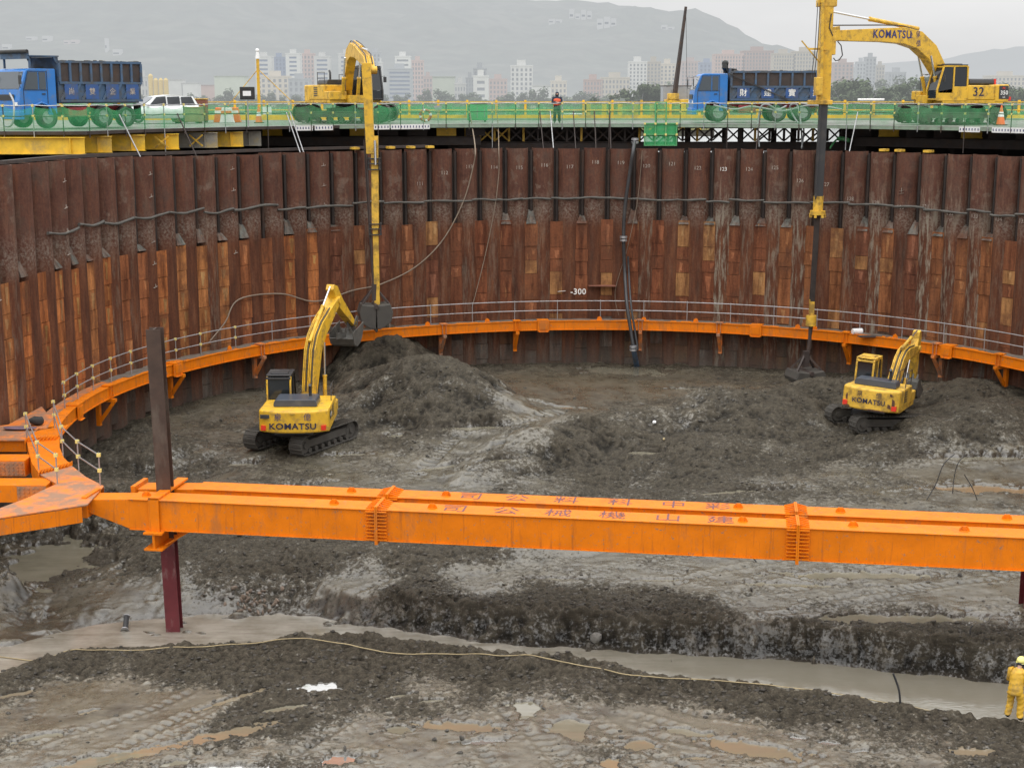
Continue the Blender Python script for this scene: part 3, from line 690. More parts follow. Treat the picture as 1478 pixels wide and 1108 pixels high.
# loose crumbs and clods of soil lying on the broken ground: one mass nobody could count
rs_ = np.random.RandomState(12)
def crumbs(n, y0, y1, s0, s1):
    cy = y0 + (y1 - y0) * rs_.rand(n); cx = (rs_.rand(n) * 2 - 1) * (.352 * cy + 2.5)
    hh, rr_c = terrain(cx, cy)
    pr = sstep(.35, .9, rr_c) * sstep(.25, .75, .5 + fbm(cx, cy, 1.0, 3, 201) * 1.6) + .018
    near_far = np.abs(cy - np.interp(cx, *FAR_E)); ok = (rs_.rand(n) < pr) & (hh > WL + .10)
    cx, cy, hh = cx[ok], cy[ok], hh[ok]; m = len(cx)
    sz = s0 + (s1 - s0) * rs_.rand(m) ** 4.0
    g = (1 + 5 ** .5) / 2
    iv = np.array([(-1, g, 0), (1, g, 0), (-1, -g, 0), (1, -g, 0), (0, -1, g), (0, 1, g), (0, -1, -g), (0, 1, -g), (g, 0, -1), (g, 0, 1), (-g, 0, -1), (-g, 0, 1)]) / math.sqrt(1 + g * g)
    fc = np.array([(0, 11, 5), (0, 5, 1), (0, 1, 7), (0, 7, 10), (0, 10, 11), (1, 5, 9), (5, 11, 4), (11, 10, 2), (10, 7, 6), (7, 1, 8), (3, 9, 4), (3, 4, 2), (3, 2, 6), (3, 6, 8), (3, 8, 9), (4, 9, 5), (2, 4, 11), (6, 2, 10), (8, 6, 7), (9, 8, 1)])
    V = iv[None] * (1 + .55 * (rs_.rand(m, 12, 1) - .5)); V = V * (sz[:, None, None] * (np.array([1.15, 1.0, .50]) + (rs_.rand(m, 1, 3) - .5) * np.array([.7, .7, .3])))
    a = rs_.rand(m) * 6.283; ca, sa = np.cos(a)[:, None], np.sin(a)[:, None]
    X = V[:, :, 0] * ca - V[:, :, 1] * sa + cx[:, None]; Y = V[:, :, 0] * sa + V[:, :, 1] * ca + cy[:, None]; Z = V[:, :, 2] + (hh + sz * .08)[:, None]
    return np.stack([X, Y, Z], -1).reshape(-1, 3), (fc[None] + (np.arange(m) * 12)[:, None, None]).reshape(-1, 3), np.repeat(.34 + .46 * rs_.rand(m) ** 1.3, 20)
parts_ = [crumbs(34000, 33, 47, .014, .080), crumbs(20000, 47, 77, .022, .09)]
me = bpy.data.meshes.new('loose_soil'); off_ = 0; VV = []; FF = []; TT = []
for v_, f_, t_ in parts_: VV.append(v_); FF.append(f_ + off_); TT.append(t_); off_ += len(v_)
VV = np.concatenate(VV).astype(np.float32); FF = np.concatenate(FF).astype(np.int32); TT = np.concatenate(TT).astype(np.float32)
me.vertices.add(len(VV)); me.vertices.foreach_set('co', VV.ravel()); me.loops.add(FF.size); me.loops.foreach_set('vertex_index', FF.ravel())
me.polygons.add(len(FF)); me.polygons.foreach_set('loop_start', np.arange(0, FF.size, 3, dtype=np.int32)); me.update(calc_edges=True)
_a = me.attributes.new('tint', 'FLOAT_COLOR', 'FACE'); _a.data.foreach_set('color', np.stack([TT, TT, TT, np.ones_like(TT)], -1).ravel())
me.materials.append(M['crumb']); o = bpy.data.objects.new('loose_soil', me); COL.objects.link(o); o['kind'] = 'stuff'; tag(o, 'loose dark crumbs and clods of soil strewn over the pit floor', 'soil')
# stream sheet
xs = np.linspace(-26, 28, 200)
yfw = np.interp(xs, *FAR_E) + .9; ynw = np.interp(xs, *NEAR_E) - .5
sx = np.stack([xs, xs]); sy = np.stack([ynw, yfw])
_nt = M['stream'].node_tree; _b = _nt.nodes['Principled BSDF']; _src = _b.inputs['Base Color'].links[0].from_socket; _g = _nt.nodes.new('ShaderNodeNewGeometry'); _s = _nt.nodes.new('ShaderNodeSeparateXYZ'); _nt.links.new(_g.outputs['Position'], _s.inputs[0])
_r = _nt.nodes.new('ShaderNodeMapRange'); _r.inputs['From Min'].default_value = 3.0; _r.inputs['From Max'].default_value = 8.5      # olive of the reflected bank tinted into the silty water on the right
_nt.links.new(mth(_nt, 'ADD', _s.outputs['X'], mth(_nt, 'MULTIPLY', nz(_nt, _g.outputs['Position'], .35, 3), 5.0)), _r.inputs['Value'])
_nt.links.new(mixc(_nt, mth(_nt, 'MULTIPLY', _r.outputs[0], .9), _src, (.185, .170, .132)), _b.inputs['Base Color'])
st = grid_obj('stream_water', sx, sy, np.full_like(sx, WL), M['stream'])
structure(st, 'silty pale stream running through the trench in the mud')
for (pxx, pyy, zl, rx, ry, tn), pl in zip(POOLW, POOLS):
    b = MB(); gx = np.linspace(-1.5, 1.5, 46); gy = np.linspace(-1.5, 1.5, 30); A, B2 = np.meshgrid(gx, gy); c_, s_ = math.cos(tn), math.sin(tn)
    XX = pxx + A * rx * c_ - B2 * ry * s_; YY2 = pyy + A * rx * s_ + B2 * ry * c_; D = pool_d(XX, YY2, A, B2, ry); used_ = {}
    fs = []; vs = []
    def vid(j, i):
        if (j, i) not in used_: used_[(j, i)] = len(vs); vs.append((A[j, i] * rx, B2[j, i] * ry, 0))
        return used_[(j, i)]
    for j in range(29):
        for i in range(45):
            if min(D[j, i], D[j, i + 1], D[j + 1, i], D[j + 1, i + 1]) < 1.08: fs.append((vid(j, i), vid(j, i + 1), vid(j + 1, i + 1), vid(j + 1, i)))
    b.add(vs, fs)
    o = b.build('puddle', M[{'silt': 'silt', 'tan': 'tan', 'white': 'whitepool', 'orange': 'orange_pool'}[pl[6]]])
    o.location = (pxx, pyy, zl); o.rotation_euler = (0, 0, tn)
    structure(o)
# ------------------------------------------------------------------ pile wall
CX, CY = 4.45, 57.8
RW, RI = 23.55, 21.95
ZR = -12.3 + CAMZ                     # top of the ring beam
def pc(phi, r, z):                    # phi in degrees; past 170 the wall runs straight
    if phi <= 170: a = R(phi); return Vector((CX + r * math.cos(a), CY + r * math.sin(a), z))
    a = R(170); d = R(phi - 170) * RW
    return Vector((CX + r * math.cos(a) - math.sin(a) * d, CY + r * math.sin(a) + math.cos(a) * d, z))
def pn(phi):                          # inward normal (towards the pit centre)
    a = R(min(phi, 170)); return Vector((-math.cos(a), -math.sin(a), 0))
def pt_(phi):                         # tangent that reads left-to-right from inside
    n = pn(phi); return Vector((-n.y, n.x, 0))
def pile_phi(n): return 72.2 + (123 - n) * 3.5
rnd = random.Random(3)
wall = thing('pile_wall', 'rusty brown round wall of steel pipe piles lining the deep pit', 'pile wall', pc(90, RW, -13))
PR = .61
for n in range(85, 151):
    ph = pile_phi(n); c = pc(ph, RW, 0); nn = pn(ph); tt = pt_(ph)
    top = -1.30 + .24 * float(sstep(140, 172, ph)) + rnd.uniform(-.03, .03)
    b = MB(); zs = [top, top - .9, -2.6, -3.9, -5.2, -8, -11, -14.6]; seg = 14
    vs = []
    for z in zs:
        for i in range(seg + 1):
            a = -PI * .56 + 1.12 * PI * i / seg
            vs.append(c + nn * (PR * math.cos(a)) + tt * (PR * math.sin(a)) + Vector((0, 0, z)))
    fs = []
    for k in range(len(zs) - 1):
        for i in range(seg): fs.append((k * (seg + 1) + i + 1, k * (seg + 1) + i, (k + 1) * (seg + 1) + i, (k + 1) * (seg + 1) + i + 1))
    b.add(vs, fs, True)
    # top rim (wall thickness) and inner dark
    rim = [c + nn * ((PR - .05) * math.cos(-PI * .56 + 1.12 * PI * i / seg)) + tt * ((PR - .05) * math.sin(-PI * .56 + 1.12 * PI * i / seg)) + Vector((0, 0, top)) for i in range(seg + 1)]
    b.add(vs[:seg + 1] + rim, [(i, i + 1, seg + 2 + i, seg + 1 + i) for i in range(seg)])
    po = b.build('pipe_pile', M['pile'], wall, world=True)
    zt = {117: -2.3}.get(n, -2.15 - .012 * max(0, abs(n - 119) ** 1.6) + rnd.uniform(-.12, .12))
    if n in (111, 112): zt = -3.1 + (n - 111) * .55
    if n >= 126: zt = [-2.9, -3.05, -3.75, -3.9, -4.05, -3.95, -4.2, -4.25, -4.3][min(8, n - 126)]
    if 111 <= n <= 138:
        s = str(n)
        o = c + nn * (PR + .006) + Vector((0, 0, zt))
        tl = W2L(wall, o)
        t = lettering('pile_number', s, .28, M['oldmark'] if n != 123 else M['marking'], po, tl, tt, (0, 0, 1), .03)
# depth ticks on some piles
def ticks(u, vs_, w=.26):
    best = min(range(87, 141), key=lambda n: abs((lambda p: CU + F * p.x / (p.y * math.cos(TH) + (CAMZ - p.z) * math.sin(TH)))(pc(pile_phi(n), RW - PR, -4)) - u))
    ph = pile_phi(best); nn = pn(ph); tt = pt_(ph); c = pc(ph, RW, 0) + nn * (PR + .012)
    b = MB()
    for v in vs_:
        d = ray(u, v); z = CAMZ + d.z / d.y * c.y
        b.beam(c + tt * -w * .5 + Vector((0, 0, z)), c + tt * w * .5 + Vector((0, 0, z + .05)), .012, .05, nn)
        b.beam(c + Vector((0, 0, z + .03)), c + Vector((0, 0, z + .16)), .012, .05, nn)
    b.build('depth_mark', M['oldmark'], wall, world=True)
ticks(98, [263, 301, 335, 368]); ticks(207, [253, 285, 318, 350, 382, 415]); ticks(328, [245, 276, 307, 366]); ticks(462, [240, 269, 297]); ticks(5, [320, 356, 435]); ticks(1288, [276, 280]); ticks(160, [326])
# infill plates between the piles, with the dark joint behind
for n in range(85, 150):
    ph = pile_phi(n) - 1.75; nn = pn(ph); tt = pt_(ph); c = pc(ph, RW, 0)
    b = MB(); b.c = (.06, .04, .034)
    top = -1.5 + .24 * float(sstep(140, 172, ph))
    # interlock tube in the recess
    b.m = 1
    b.add([c + nn * .08 + tt * -.3 + Vector((0, 0, -14.6)), c + nn * .08 + tt * .3 + Vector((0, 0, -14.6)), c + nn * .08 + tt * .3 + Vector((0, 0, top)), c + nn * .08 + tt * -.3 + Vector((0, 0, top))], [(0, 1, 2, 3)])
    b.cyl(c + nn * .16 + tt * .05 + Vector((0, 0, -6)), c + nn * .16 + tt * .05 + Vector((0, 0, top + .1)), .085, n=8)
    # grout that squeezed out above the first plate
    b.m = 0
    if rnd.random() < .5:
        k = rnd.uniform(.3, 1.0); b.c = (.14, .145, .13)
        b.add([c + nn * .2 + tt * -.26 + Vector((0, 0, -5.35)), c + nn * .55 + tt * -.3 + Vector((0, 0, -5.4)), c + nn * .55 + tt * .28 + Vector((0, 0, -5.4)), c + nn * .2 + tt * .26 + Vector((0, 0, -5.35)),
               c + nn * .12 + tt * -.15 + Vector((0, 0, -5.35 + .8 * k)), c + nn * .30 + tt * -.14 + Vector((0, 0, -5.35 + .62 * k)), c + nn * .28 + tt * .16 + Vector((0, 0, -5.35 + .66 * k)), c + nn * .12 + tt * .15 + Vector((0, 0, -5.35 + .8 * k))],
              [(0, 1, 5, 4), (1, 2, 6, 5), (2, 3, 7, 6), (4, 5, 6, 7)])
    zt = -5.25 - (.25 if ph > 130 else 0) + rnd.uniform(-.1, .1)
    left = ph > 128
    hs = [1.45, .72, .72, 1.35, 1.1, .9, .9, .9, .9] if not left else [1.25, .95, .9, .9, .95, 1.0, .9, .9]
    ccol = rnd.choice([(.40, .135, .040), (.47, .165, .050), (.30, .105, .040), (.44, .18, .06)]) if left else rnd.choice([(.165, .058, .027), (.20, .070, .031), (.15, .055, .030), (.235, .088, .038), (.18, .058, .025)])
    if not left and ph < 70 and rnd.random() < .5: ccol = (.27, .105, .040)
    for k, hgt in enumerate(hs):
        hgt *= rnd.uniform(.88, 1.1)
        q = rnd.random(); deep = zt < -10.6
        if deep: b.c = rnd.choice([(.075, .055, .04), (.06, .045, .036), (.15, .13, .11), (.12, .075, .04)])
        else:
            kf = rnd.uniform(.74, 1.25) if left else rnd.uniform(.84, 1.18); b.c = tuple(x * kf for x in ccol)
        if not left and not deep and rnd.random() < (.20 if k in (0, 3) else .09): b.c = (.37, .185, .07)
        w = .39 + rnd.uniform(-.02, .03); dz = rnd.uniform(.0, .05); tl = rnd.uniform(-.03, .03)
        o = c + nn * (.42 + dz)
        b.prism([(-w - tl, 0), (w - tl, 0), (w + tl, -hgt + .02), (-w + tl, -hgt + .02)], o + Vector((0, 0, zt)), tt, Vector((0, 0, 1)), nn * .035)
        if rnd.random() < .5 and not deep:      # brighter scoured patch on the plate
            kc = b.c; b.c = (min(.46, kc[0] * 1.7), min(.26, kc[1] * 1.9), min(.11, kc[2] * 2)); a0 = rnd.uniform(-.5, .1) * w; a1 = a0 + w * rnd.uniform(.5, .9); d0 = rnd.uniform(.05, .2) * hgt; d1 = hgt * rnd.uniform(.55, .95)
            mid = (a0 + a1) / 2
            b.prism([(a0, -d0), (a1, -d0 * 1.3), (a1 - .05, -(d0 + d1) / 2), (mid + .04, -d1), (mid - .08, -d1 * .93), (a0 + .06, -(d0 + d1) / 2.2)], o + nn * .036 + Vector((0, 0, zt)), tt, Vector((0, 0, 1)), nn * .004)
        zt -= hgt
        if zt < -14: break
    b.build('infill_plate', [M['plate'], M['joint']], wall, world=True)
# ledge: mud caked bar running round the wall
b = MB(); ph = 178.0
while ph > -18:
    L = rnd.uniform(3.2, 7.2); pts = []
    z0 = -4.05 + (.15 if ph > 140 else 0) + rnd.uniform(-.08, .08)
    for i in range(9):
        t = i / 8; q = ph - L * t
        z = z0 + (.05 * math.sin(t * 5 + ph)) * (.6 if ph < 140 else 1.6)
        pts.append(pc(q, RW - PR - .06 - .03 * math.sin(i * 2.1), z))
    b.tube(pts, [.05 + .03 * rnd.random() for _ in pts], 6); ph -= L * .99
ledge = b.build('ledge_bar', M['mudmetal'], wall, world=True)
# timber packers on top of some piles
b = MB()
for u in (472, 510, 543, 580, 613, 1340, 1378, 1455):
    p = at(u, 216, 80); a = math.degrees(math.atan2(p.y - CY, p.x - CX)); o = pc(a, RW - .35, -1.16 if u < 700 else -1.2)
    b.M = Matrix.Translation(o) @ Matrix.Rotation(R(a + 90), 4, 'Z'); b.cbox((0, 0, 0), (.34, .5, .12)); b.M = Matrix()
b.build_each('packer_block', M['yellow_old'], wall, world=True)
# depth lettering on the wall
d = ray(835, 421); a0 = 84.0
for a_ in np.arange(60, 120, .02):
    q = pc(a_, RW - PR - .03, 0)
    if abs(q.x - (CAM.x + d.x / d.y * q.y)) < .02: a0 = float(a_)
q = pc(a0, RW - PR - .03, 0); zq = CAMZ + d.z / d.y * q.y
lettering('depth_lettering', '-300', .46, M['marking'], wall, W2L(wall, q + Vector((0, 0, zq))), pt_(a0), (0, 0, 1), .03, bold=.012)
b = MB(); e = pt_(a0); b.beam(q + e * -1.15 + Vector((0, 0, zq + .02)), q + e * -.72 + Vector((0, 0, zq + .05)), .012, .085, pn(a0))
b.build('depth_bar', M['marking'], wall, world=True)
# loose rust plate near the hose
q1 = at(870, 416, 79.5); b = MB(); a1 = math.degrees(math.atan2(q1.y - CY, q1.x - CX)); o = pc(a1, RW - PR - .05, q1.z)
b.beam(o + pt_(a1) * -.75, o + pt_(a1) * .75, .03, .75, pn(a1)); b.M = Matrix()
b.build('cover_plate', M['cover'], wall, world=True)

# ------------------------------------------------------------------ ring beam with walkway
def arcbox(b, r0, r1, z0, z1, p0, p1, step=1.5):
    n = max(2, int(abs(p1 - p0) / step)); vs = []
    for i in range(n + 1):
        p = p0 + (p1 - p0) * i / n; a = R(p)
        for r, z in ((r0, z0), (r1, z0), (r1, z1), (r0, z1)): vs.append((CX + r * math.cos(a), CY + r * math.sin(a), z))
    fs = []
    for i in range(n):
        for j in range(4):
            f = (i * 4 + j, i * 4 + (j + 1) % 4, (i + 1) * 4 + (j + 1) % 4, (i + 1) * 4 + j)
            fs.append(f if p1 > p0 else f[::-1])
    fs += [(0, 1, 2, 3)[::1] if p1 < p0 else (3, 2, 1, 0), tuple(n * 4 + j for j in ((3, 2, 1, 0) if p1 < p0 else (0, 1, 2, 3)))]
    b.add(vs, fs)
def phi_of(u, v):
    p = atz(u, v, ZR); return math.degrees(math.atan2(p.y - CY, p.x - CX))
PL = 191.0
ring = thing('ring_beam', 'orange ring beam bracing the pile wall with a muddy walkway on top', 'ring beam', pc(90, RI, ZR))
b = MB(); arcbox(b, RI, RI + .42, ZR - .03, ZR, -18, PL); arcbox(b, RI, RI + .42, ZR - .52, ZR - .49, -18, PL); arcbox(b, RI + .05, RI + .08, ZR - .489, ZR - .031, -18, PL)
b.build('beam', M['orange'], ring, world=True)
b = MB(); arcbox(b, RI + .425, RW - .42, ZR - .12, ZR - .05, -18, 168); b.build('walkway', M['walk'], ring, world=True)
b = MB(); arcbox(b, RI + .425, RW - .6, ZR - .12, ZR - .05, 168.1, PL); b.build('walkway', M['orange_dirty'], ring, world=True)
# dirt crust on the top flange
b = MB()
for i in range(150):
    p = rnd.uniform(14, 166); w = rnd.uniform(.3, 2.2); r0 = RI + rnd.uniform(.12, .3)
    arcbox(b, r0, RI + .41, ZR + .003, ZR + .006 + .02 * rnd.random(), p, p + w, .6)
o = b.build('mud_crust', M['walk'], ring, world=True); o['kind'] = 'stuff'
for u, v in ((491, 486), (782, 467), (1093, 475), (1370, 505), (252, 530), (113, 590)):
    p = phi_of(u, v - 6); b = MB(); b.M = Matrix.Translation(pc(p, RI, ZR)) @ Matrix.Rotation(R(p), 4, 'Z')
    b.box((-.07, -.32, -.58), (-.002, .32, .06)); b.box((-.002, -.32, .004), (.5, .32, .06)); b.box((-.10, -.22, -.45), (-.072, .22, -.05)); b.box((-.16, -.26, -.60), (-.002, .26, -.581))
    b.build('splice_box', M['orange'], ring, bevel=.01, world=True)
for u in (164, 262, 380, 640, 746, 924, 1036, 1217, 1352, 1440):
    v = np.interp(u, [105, 179, 244, 395, 632, 738, 855, 1118, 1219, 1349, 1476], [594, 548, 527, 495, 469, 464, 463, 471, 482, 496, 519])
    p = phi_of(u, v); b = MB(); b.M = Matrix.Translation(pc(p, RI, ZR)) @ Matrix.Rotation(R(p), 4, 'Z')
    b.box((.55, -.1, -1.75), (.72, .1, -.13))                         # leg at the wall
    b.beam((.60, 0, -1.6), (-.1, 0, -.68), .14, .14)                   # diagonal
    b.box((-.2, -.09, -.68), (.6, .09, -.54))
    b.box((-.05, -.12, -.5), (-.002, -.08, .08)); b.box((-.05, .08, -.5), (-.002, .12, .08)); b.box((-.06, -.2, .02), (.35, .2, .07))
    b.build('support_bracket', M['orange_dirty'] if rnd.random() < .5 else M['orange'], ring, world=True)
for u, v in ((618, 470), (865, 461), (930, 460), (1005, 464), (1155, 472), (1175, 476), (1300, 486), (330, 505), (700, 463)):
    p = phi_of(u, v); b = MB(); b.M = Matrix.Translation(pc(p, RI + .2, ZR + .002)) @ Matrix.Rotation(R(p + 90), 4, 'Z')
    b.prism([(-.16, 0), (.16, 0), (.1, .16), (0, .22), (-.1, .16)], (0, -.02, 0), (1, 0, 0), (0, 0, 1), (0, .04, 0))
    b.build('lifting_lug', M['orange'], ring, world=True)
# guard rail on the walkway
rail = thing('walkway_railing', 'silver tube guard rail standing along the curved orange ring beam', 'railing', pc(90, RI + .38, ZR))
p0, p1 = -16.0, 183.5
def rail_r(p): return RI + .38
for lvl in (1.05, .53):
    b = MB(); b.tube([pc(p, rail_r(p), ZR + lvl) if p < 170 else Vector((CX + rail_r(p) * math.cos(R(p)), CY + rail_r(p) * math.sin(R(p)), ZR + lvl)) for p in np.arange(p0, p1, 1.2)], .026, 6)
    b.build('rail', M['steel'], rail, world=True)
p = -15.75
while p < p1:
    a = R(p); o = Vector((CX + rail_r(p) * math.cos(a), CY + rail_r(p) * math.sin(a), ZR - .03))
    b = MB(); b.cyl(o, o + Vector((0, 0, 1.14)), .025, n=7)
    ps = b.build('post', M['steel'], rail, world=True)
    if p > 140:
        b = MB()
        for lvl in (1.08, .56): b.cbox(o + Vector((0, 0, lvl)), (.11, .11, .11))
        b.build_each('coupler', M['clampy'], ps, world=True)
    p += 6.15 if p < 150 else 4.6

# ------------------------------------------------------------------ strut across the pit: two box beams
SA = atz(233, 723, ZR); SB = atz(1478, 777, ZR)
sd = (SB - SA); sd.z = 0; sd.normalize(); sn = Vector((-sd.y, sd.x, 0))        # sn points away from the camera
if sn.y < 0: sn = -sn
Z3 = Vector((0, 0, 1))
def SL(u, v=None):                     # distance along the strut for a pixel column on the front top edge
    vv = 723 + (u - 233) * (777 - 723) / (1478 - 233); p = atz(u, vv, ZR); return (p - SA).dot(sd)
strut = thing('box_strut', 'long orange double box strut crossing the pit in the foreground', 'strut', SA + Z3 * -.9)
SEND = SL(1478) + 7.0
def sbox(b, l0, l1, n0, n1, z0, z1):
    vs = [SA + sd * l + sn * n + Z3 * z for z in (z0, z1) for l, n in ((l0, n0), (l1, n0), (l1, n1), (l0, n1))]
    b.add(vs, [(3, 2, 1, 0), (4, 5, 6, 7), (0, 1, 5, 4), (1, 2, 6, 5), (2, 3, 7, 6), (3, 0, 4, 7)])
def sprism(b, poly, n0, n1): b.prism(poly, SA + sn * n0, sd, Z3, sn * (n1 - n0))
HB = .93
def beam_part(n0, l_tip, l_full, z_tip_top, top_off=0.0):
    b = MB(); g = .03
    poly = [(l_tip, -.48), (l_full, -HB), (SEND, -HB), (SEND, 0), (l_full, 0), (l_tip, z_tip_top)]
    sprism(b, poly, n0 + .02, n0 + .83)
    sbox(b, l_full + .02, SEND, n0 - .03, n0 + .88, .002, .03); sbox(b, l_full + .02, SEND, n0 - .03, n0 + .88, -HB - .03, -HB - .002)
    return b.build('box_beam', M['orange'], strut, bevel=.008, world=True)
N2 = 1.42
beam_part(0, SL(127), SL(184), -.06); bb = beam_part(N2, SL(127) + 1.0, SL(184) + 1.6, -.06)
# end plate towards the node
b = MB(); sbox(b, SL(127) - .16, SL(127) - .005, -.12, .95, -.62, .06); sbox(b, SL(127) + .84, SL(127) + .99, N2 - .12, N2 + .95, -.62, .06)
for k in range(5):
    sbox(b, SL(127) - .30, SL(127) - .165, -.10, -.06, -.56 + k * .13, -.53 + k * .13)
b.build_each('end_plate', M['orange'], strut, bevel=.01, world=True)
# clamp band at the column and cross bracket under it
lc = SL(222)
b = MB(); sbox(b, lc - .17, lc + .17, -.07, -.035, -HB - .04, .10); sbox(b, lc - .17, lc + .17, -.07, 2.45, .034, .10); sbox(b, lc - .30, lc + .30, -.25, 2.5, -HB - .1, -HB - .034)
sbox(b, lc - .03, lc + .05, -.2, 2.45, -HB - .55, -HB - .102); sbox(b, lc - .3, lc + .3, -.25, 2.5, -HB - .61, -HB - .552)
b.beam(SA + sd * (lc + .2) + Z3 * (-HB - .55) + sn * .2, SA + sd * (lc + 1.0) + Z3 * (-HB - .1) + sn * .5, .05, .05)
b.build('clamp_bracket', M['orange'], strut, bevel=.006, world=True)
for u in (543, 1152):
    l0 = SL(u)
    for n0 in (0, N2):
        b = MB()
        sbox(b, l0 - .045, l0 - .003, -.10, .95, -HB - .12, .14); sbox(b, l0 + .003, l0 + .045, -.10, .95, -HB - .12, .14)
        for sg in (-1, 1):
            a0, a1 = (l0 - .33, l0 - .046) if sg < 0 else (l0 + .046, l0 + .33)
            for k in range(9):
                z = -HB + .02 + k * .108; sbox(b, a0, a1, -.095, .015, z, z + .028)
            for k in range(5):
                nn_ = .05 + k * .19
                xa, xb = (a0, a1)
                poly = [(xa, .032), (xb, .032), (xb, .13), (xa, .06)] if sg < 0 else [(xa, .032), (xb, .032), (xb, .06), (xa, .13)]
                sprism(b, poly, n0 * 0 + nn_, nn_ + .03)
        if n0: b.v = [tuple(Vector(p) + sn * n0) for p in b.v]
        b.build('splice_flange', M['orange'], strut, world=True)
for n0, us in ((.42, (204, 477, 620, 1072, 1233, 1395)), (N2 + .42, (492, 634, 1073, 1227, 1478))):
    for u in us:
        l0 = SL(u) - (n0 > 1) * .15; b = MB()
        sprism(b, [(l0 - .15, .031), (l0 + .15, .031), (l0 + .13, .1), (l0 + .07, .17), (l0 - .07, .17), (l0 - .13, .1)], n0 - .02, n0 + .02)
        b.cyl(SA + sd * l0 + sn * (n0 - .05) + Z3 * .10, SA + sd * l0 + sn * (n0 + .05) + Z3 * .10, .06, n=10)
        sbox(b, l0 - .1, l0 + .1, n0 - .12, n0 + .12, .031, .045)
        b.build('lifting_lug', M['orange'], strut, world=True)
for ch, u in zip('司公械機山建', (652, 727, 803, 882, 963, 1040)):
    p = SA + sd * SL(u) + sn * .43 + Z3 * .033
    lettering('beam_lettering', ch, .78, M['purple'], strut, W2L(strut, p), sd, sn, .004, sx=1.1)
for ch, u in zip('司公料科中彩', (668, 737, 812, 893, 973, 1040)):
    p = SA + sd * (SL(u) - .1) + sn * (N2 + .43) + Z3 * .033
    lettering('beam_lettering', ch, .74, M['purple'], strut, W2L(strut, p), sd, sn, .004, sx=1.1)
# red-brown paint runs around flanges are in the material

# ------------------------------------------------------------------ corner node on the left
node = thing('corner_node', 'orange corner node with gusset plate and stub beams joining strut to ring beam', 'strut node', atz(70, 690, ZR - .5))
def zp(pts, z): return [(lambda p: (p.x, p.y))(atz(u, v, ZR)) for u, v in pts]
def plate(b, pts, z0, z1):
    pl = zp(pts, 0); b.prism(pl, (0, 0, z0), (1, 0, 0), (0, 1, 0), (0, 0, z1 - z0))
FL = [(96, 608), (86, 628), (86, 645), (92, 660), (104, 672), (124, 688), (150, 701), (126, 728), (118, 729), (50, 739), (0, 748), (-60, 757), (-60, 741), (0, 733), (40, 718), (64, 706), (82, 696), (68, 692), (56, 683), (46, 668), (40, 650), (38, 633), (0, 632), (-60, 632), (-60, 612), (10, 610), (50, 588), (70, 582)]
b = MB()
b.M = Matrix(); plate(b, [(100, 612), (86, 628), (86, 645), (92, 660), (104, 672), (57, 684), (46, 668), (41, 650), (38, 632), (52, 622)], ZR - .035, ZR)
b.build('gusset_plate', M['orange'], node, world=True)
b = MB(); plate(b, [(57, 684), (104, 672.2), (124, 688), (150, 701), (126, 728), (60, 738), (0, 747), (-60, 757), (-60, 741), (0, 733), (40, 718), (64, 706), (82, 698)], ZR - .035, ZR + .003)
b.build('gusset_plate', M['orange_dirty'], node, world=True)
def wallstrip(b, pts, z0, z1):
    pl = zp(pts, 0); vs = [(x, y, z) for x, y in pl for z in (z0, z1)]
    b.add(vs, [(2 * i, 2 * i + 2, 2 * i + 3, 2 * i + 1) for i in range(len(pl) - 1)])
b = MB(); wallstrip(b, [(-60, 757), (0, 748), (60, 739), (118, 730)], ZR - .52, ZR - .03); wallstrip(b, [(38, 633), (42, 655), (46, 668), (56, 683), (82, 697)], ZR - .6, ZR - .03); wallstrip(b, [(150, 702), (124, 688.5), (104, 673), (92, 661), (86, 645)], ZR - .6, ZR - .03)
b.build_each('web_plate', M['orange'], node, world=True)
b = MB(); plate(b, [(-60, 634), (38, 633.5), (50, 622), (72, 600), (60, 585), (12, 611), (-60, 622)], ZR - .07, ZR - .036); b.build('platform', M['orange_dirty'], node, world=True)
b = MB(); wallstrip(b, [(-60, 633), (0, 632.5), (37, 632.5)], ZR - .5, ZR - .072); b.box(tuple(atz(-60, 632, ZR) + Vector((0, .02, -.52))), tuple(atz(38, 631, ZR) + Vector((0, .4, -.50)))); b.build('web_plate', M['orange'], node, world=True)
for (v0, u1) in ((658, 42), (693, 73)):
    p = atz(u1, v0, ZR); b = MB(); b.box((p.x - 9, p.y - .45, ZR - .62), (p.x, p.y + .45, ZR - .04))
    b.build('stub_beam', M['orange'], node, bevel=.015, world=True)
    b = MB()
    b.box((p.x - .95, p.y - .475, ZR - .58), (p.x - .02, p.y - .452, ZR - .08))
    for i in range(6):
        for k in range(4): b.cyl((p.x - .88 + i * .155, p.y - .475, ZR - .51 + k * .12), (p.x - .88 + i * .155, p.y - .51, ZR - .51 + k * .12), .032, n=6)
    b.build('bolt_plate', M['orange_dirty'], node, world=True)
# rows of bolts / ribs across the gusset
for (ua, va, ub, vb, n) in ((37, 636, 84, 633, 9), (57, 683, 103, 671, 10)):
    b = MB(); pa = atz(ua, va, ZR); pb = atz(ub, vb, ZR)
    b.beam(pa + Z3 * .05, pb + Z3 * .05, .04, .10)
    for i in range(n):
        q = pa.lerp(pb, (i + .5) / n); b.beam(q + Vector((0, -.28, .012)), q + Vector((0, .28, .012)), .035, .14)
    b.build('rib_row', M['orange'], node, world=True)
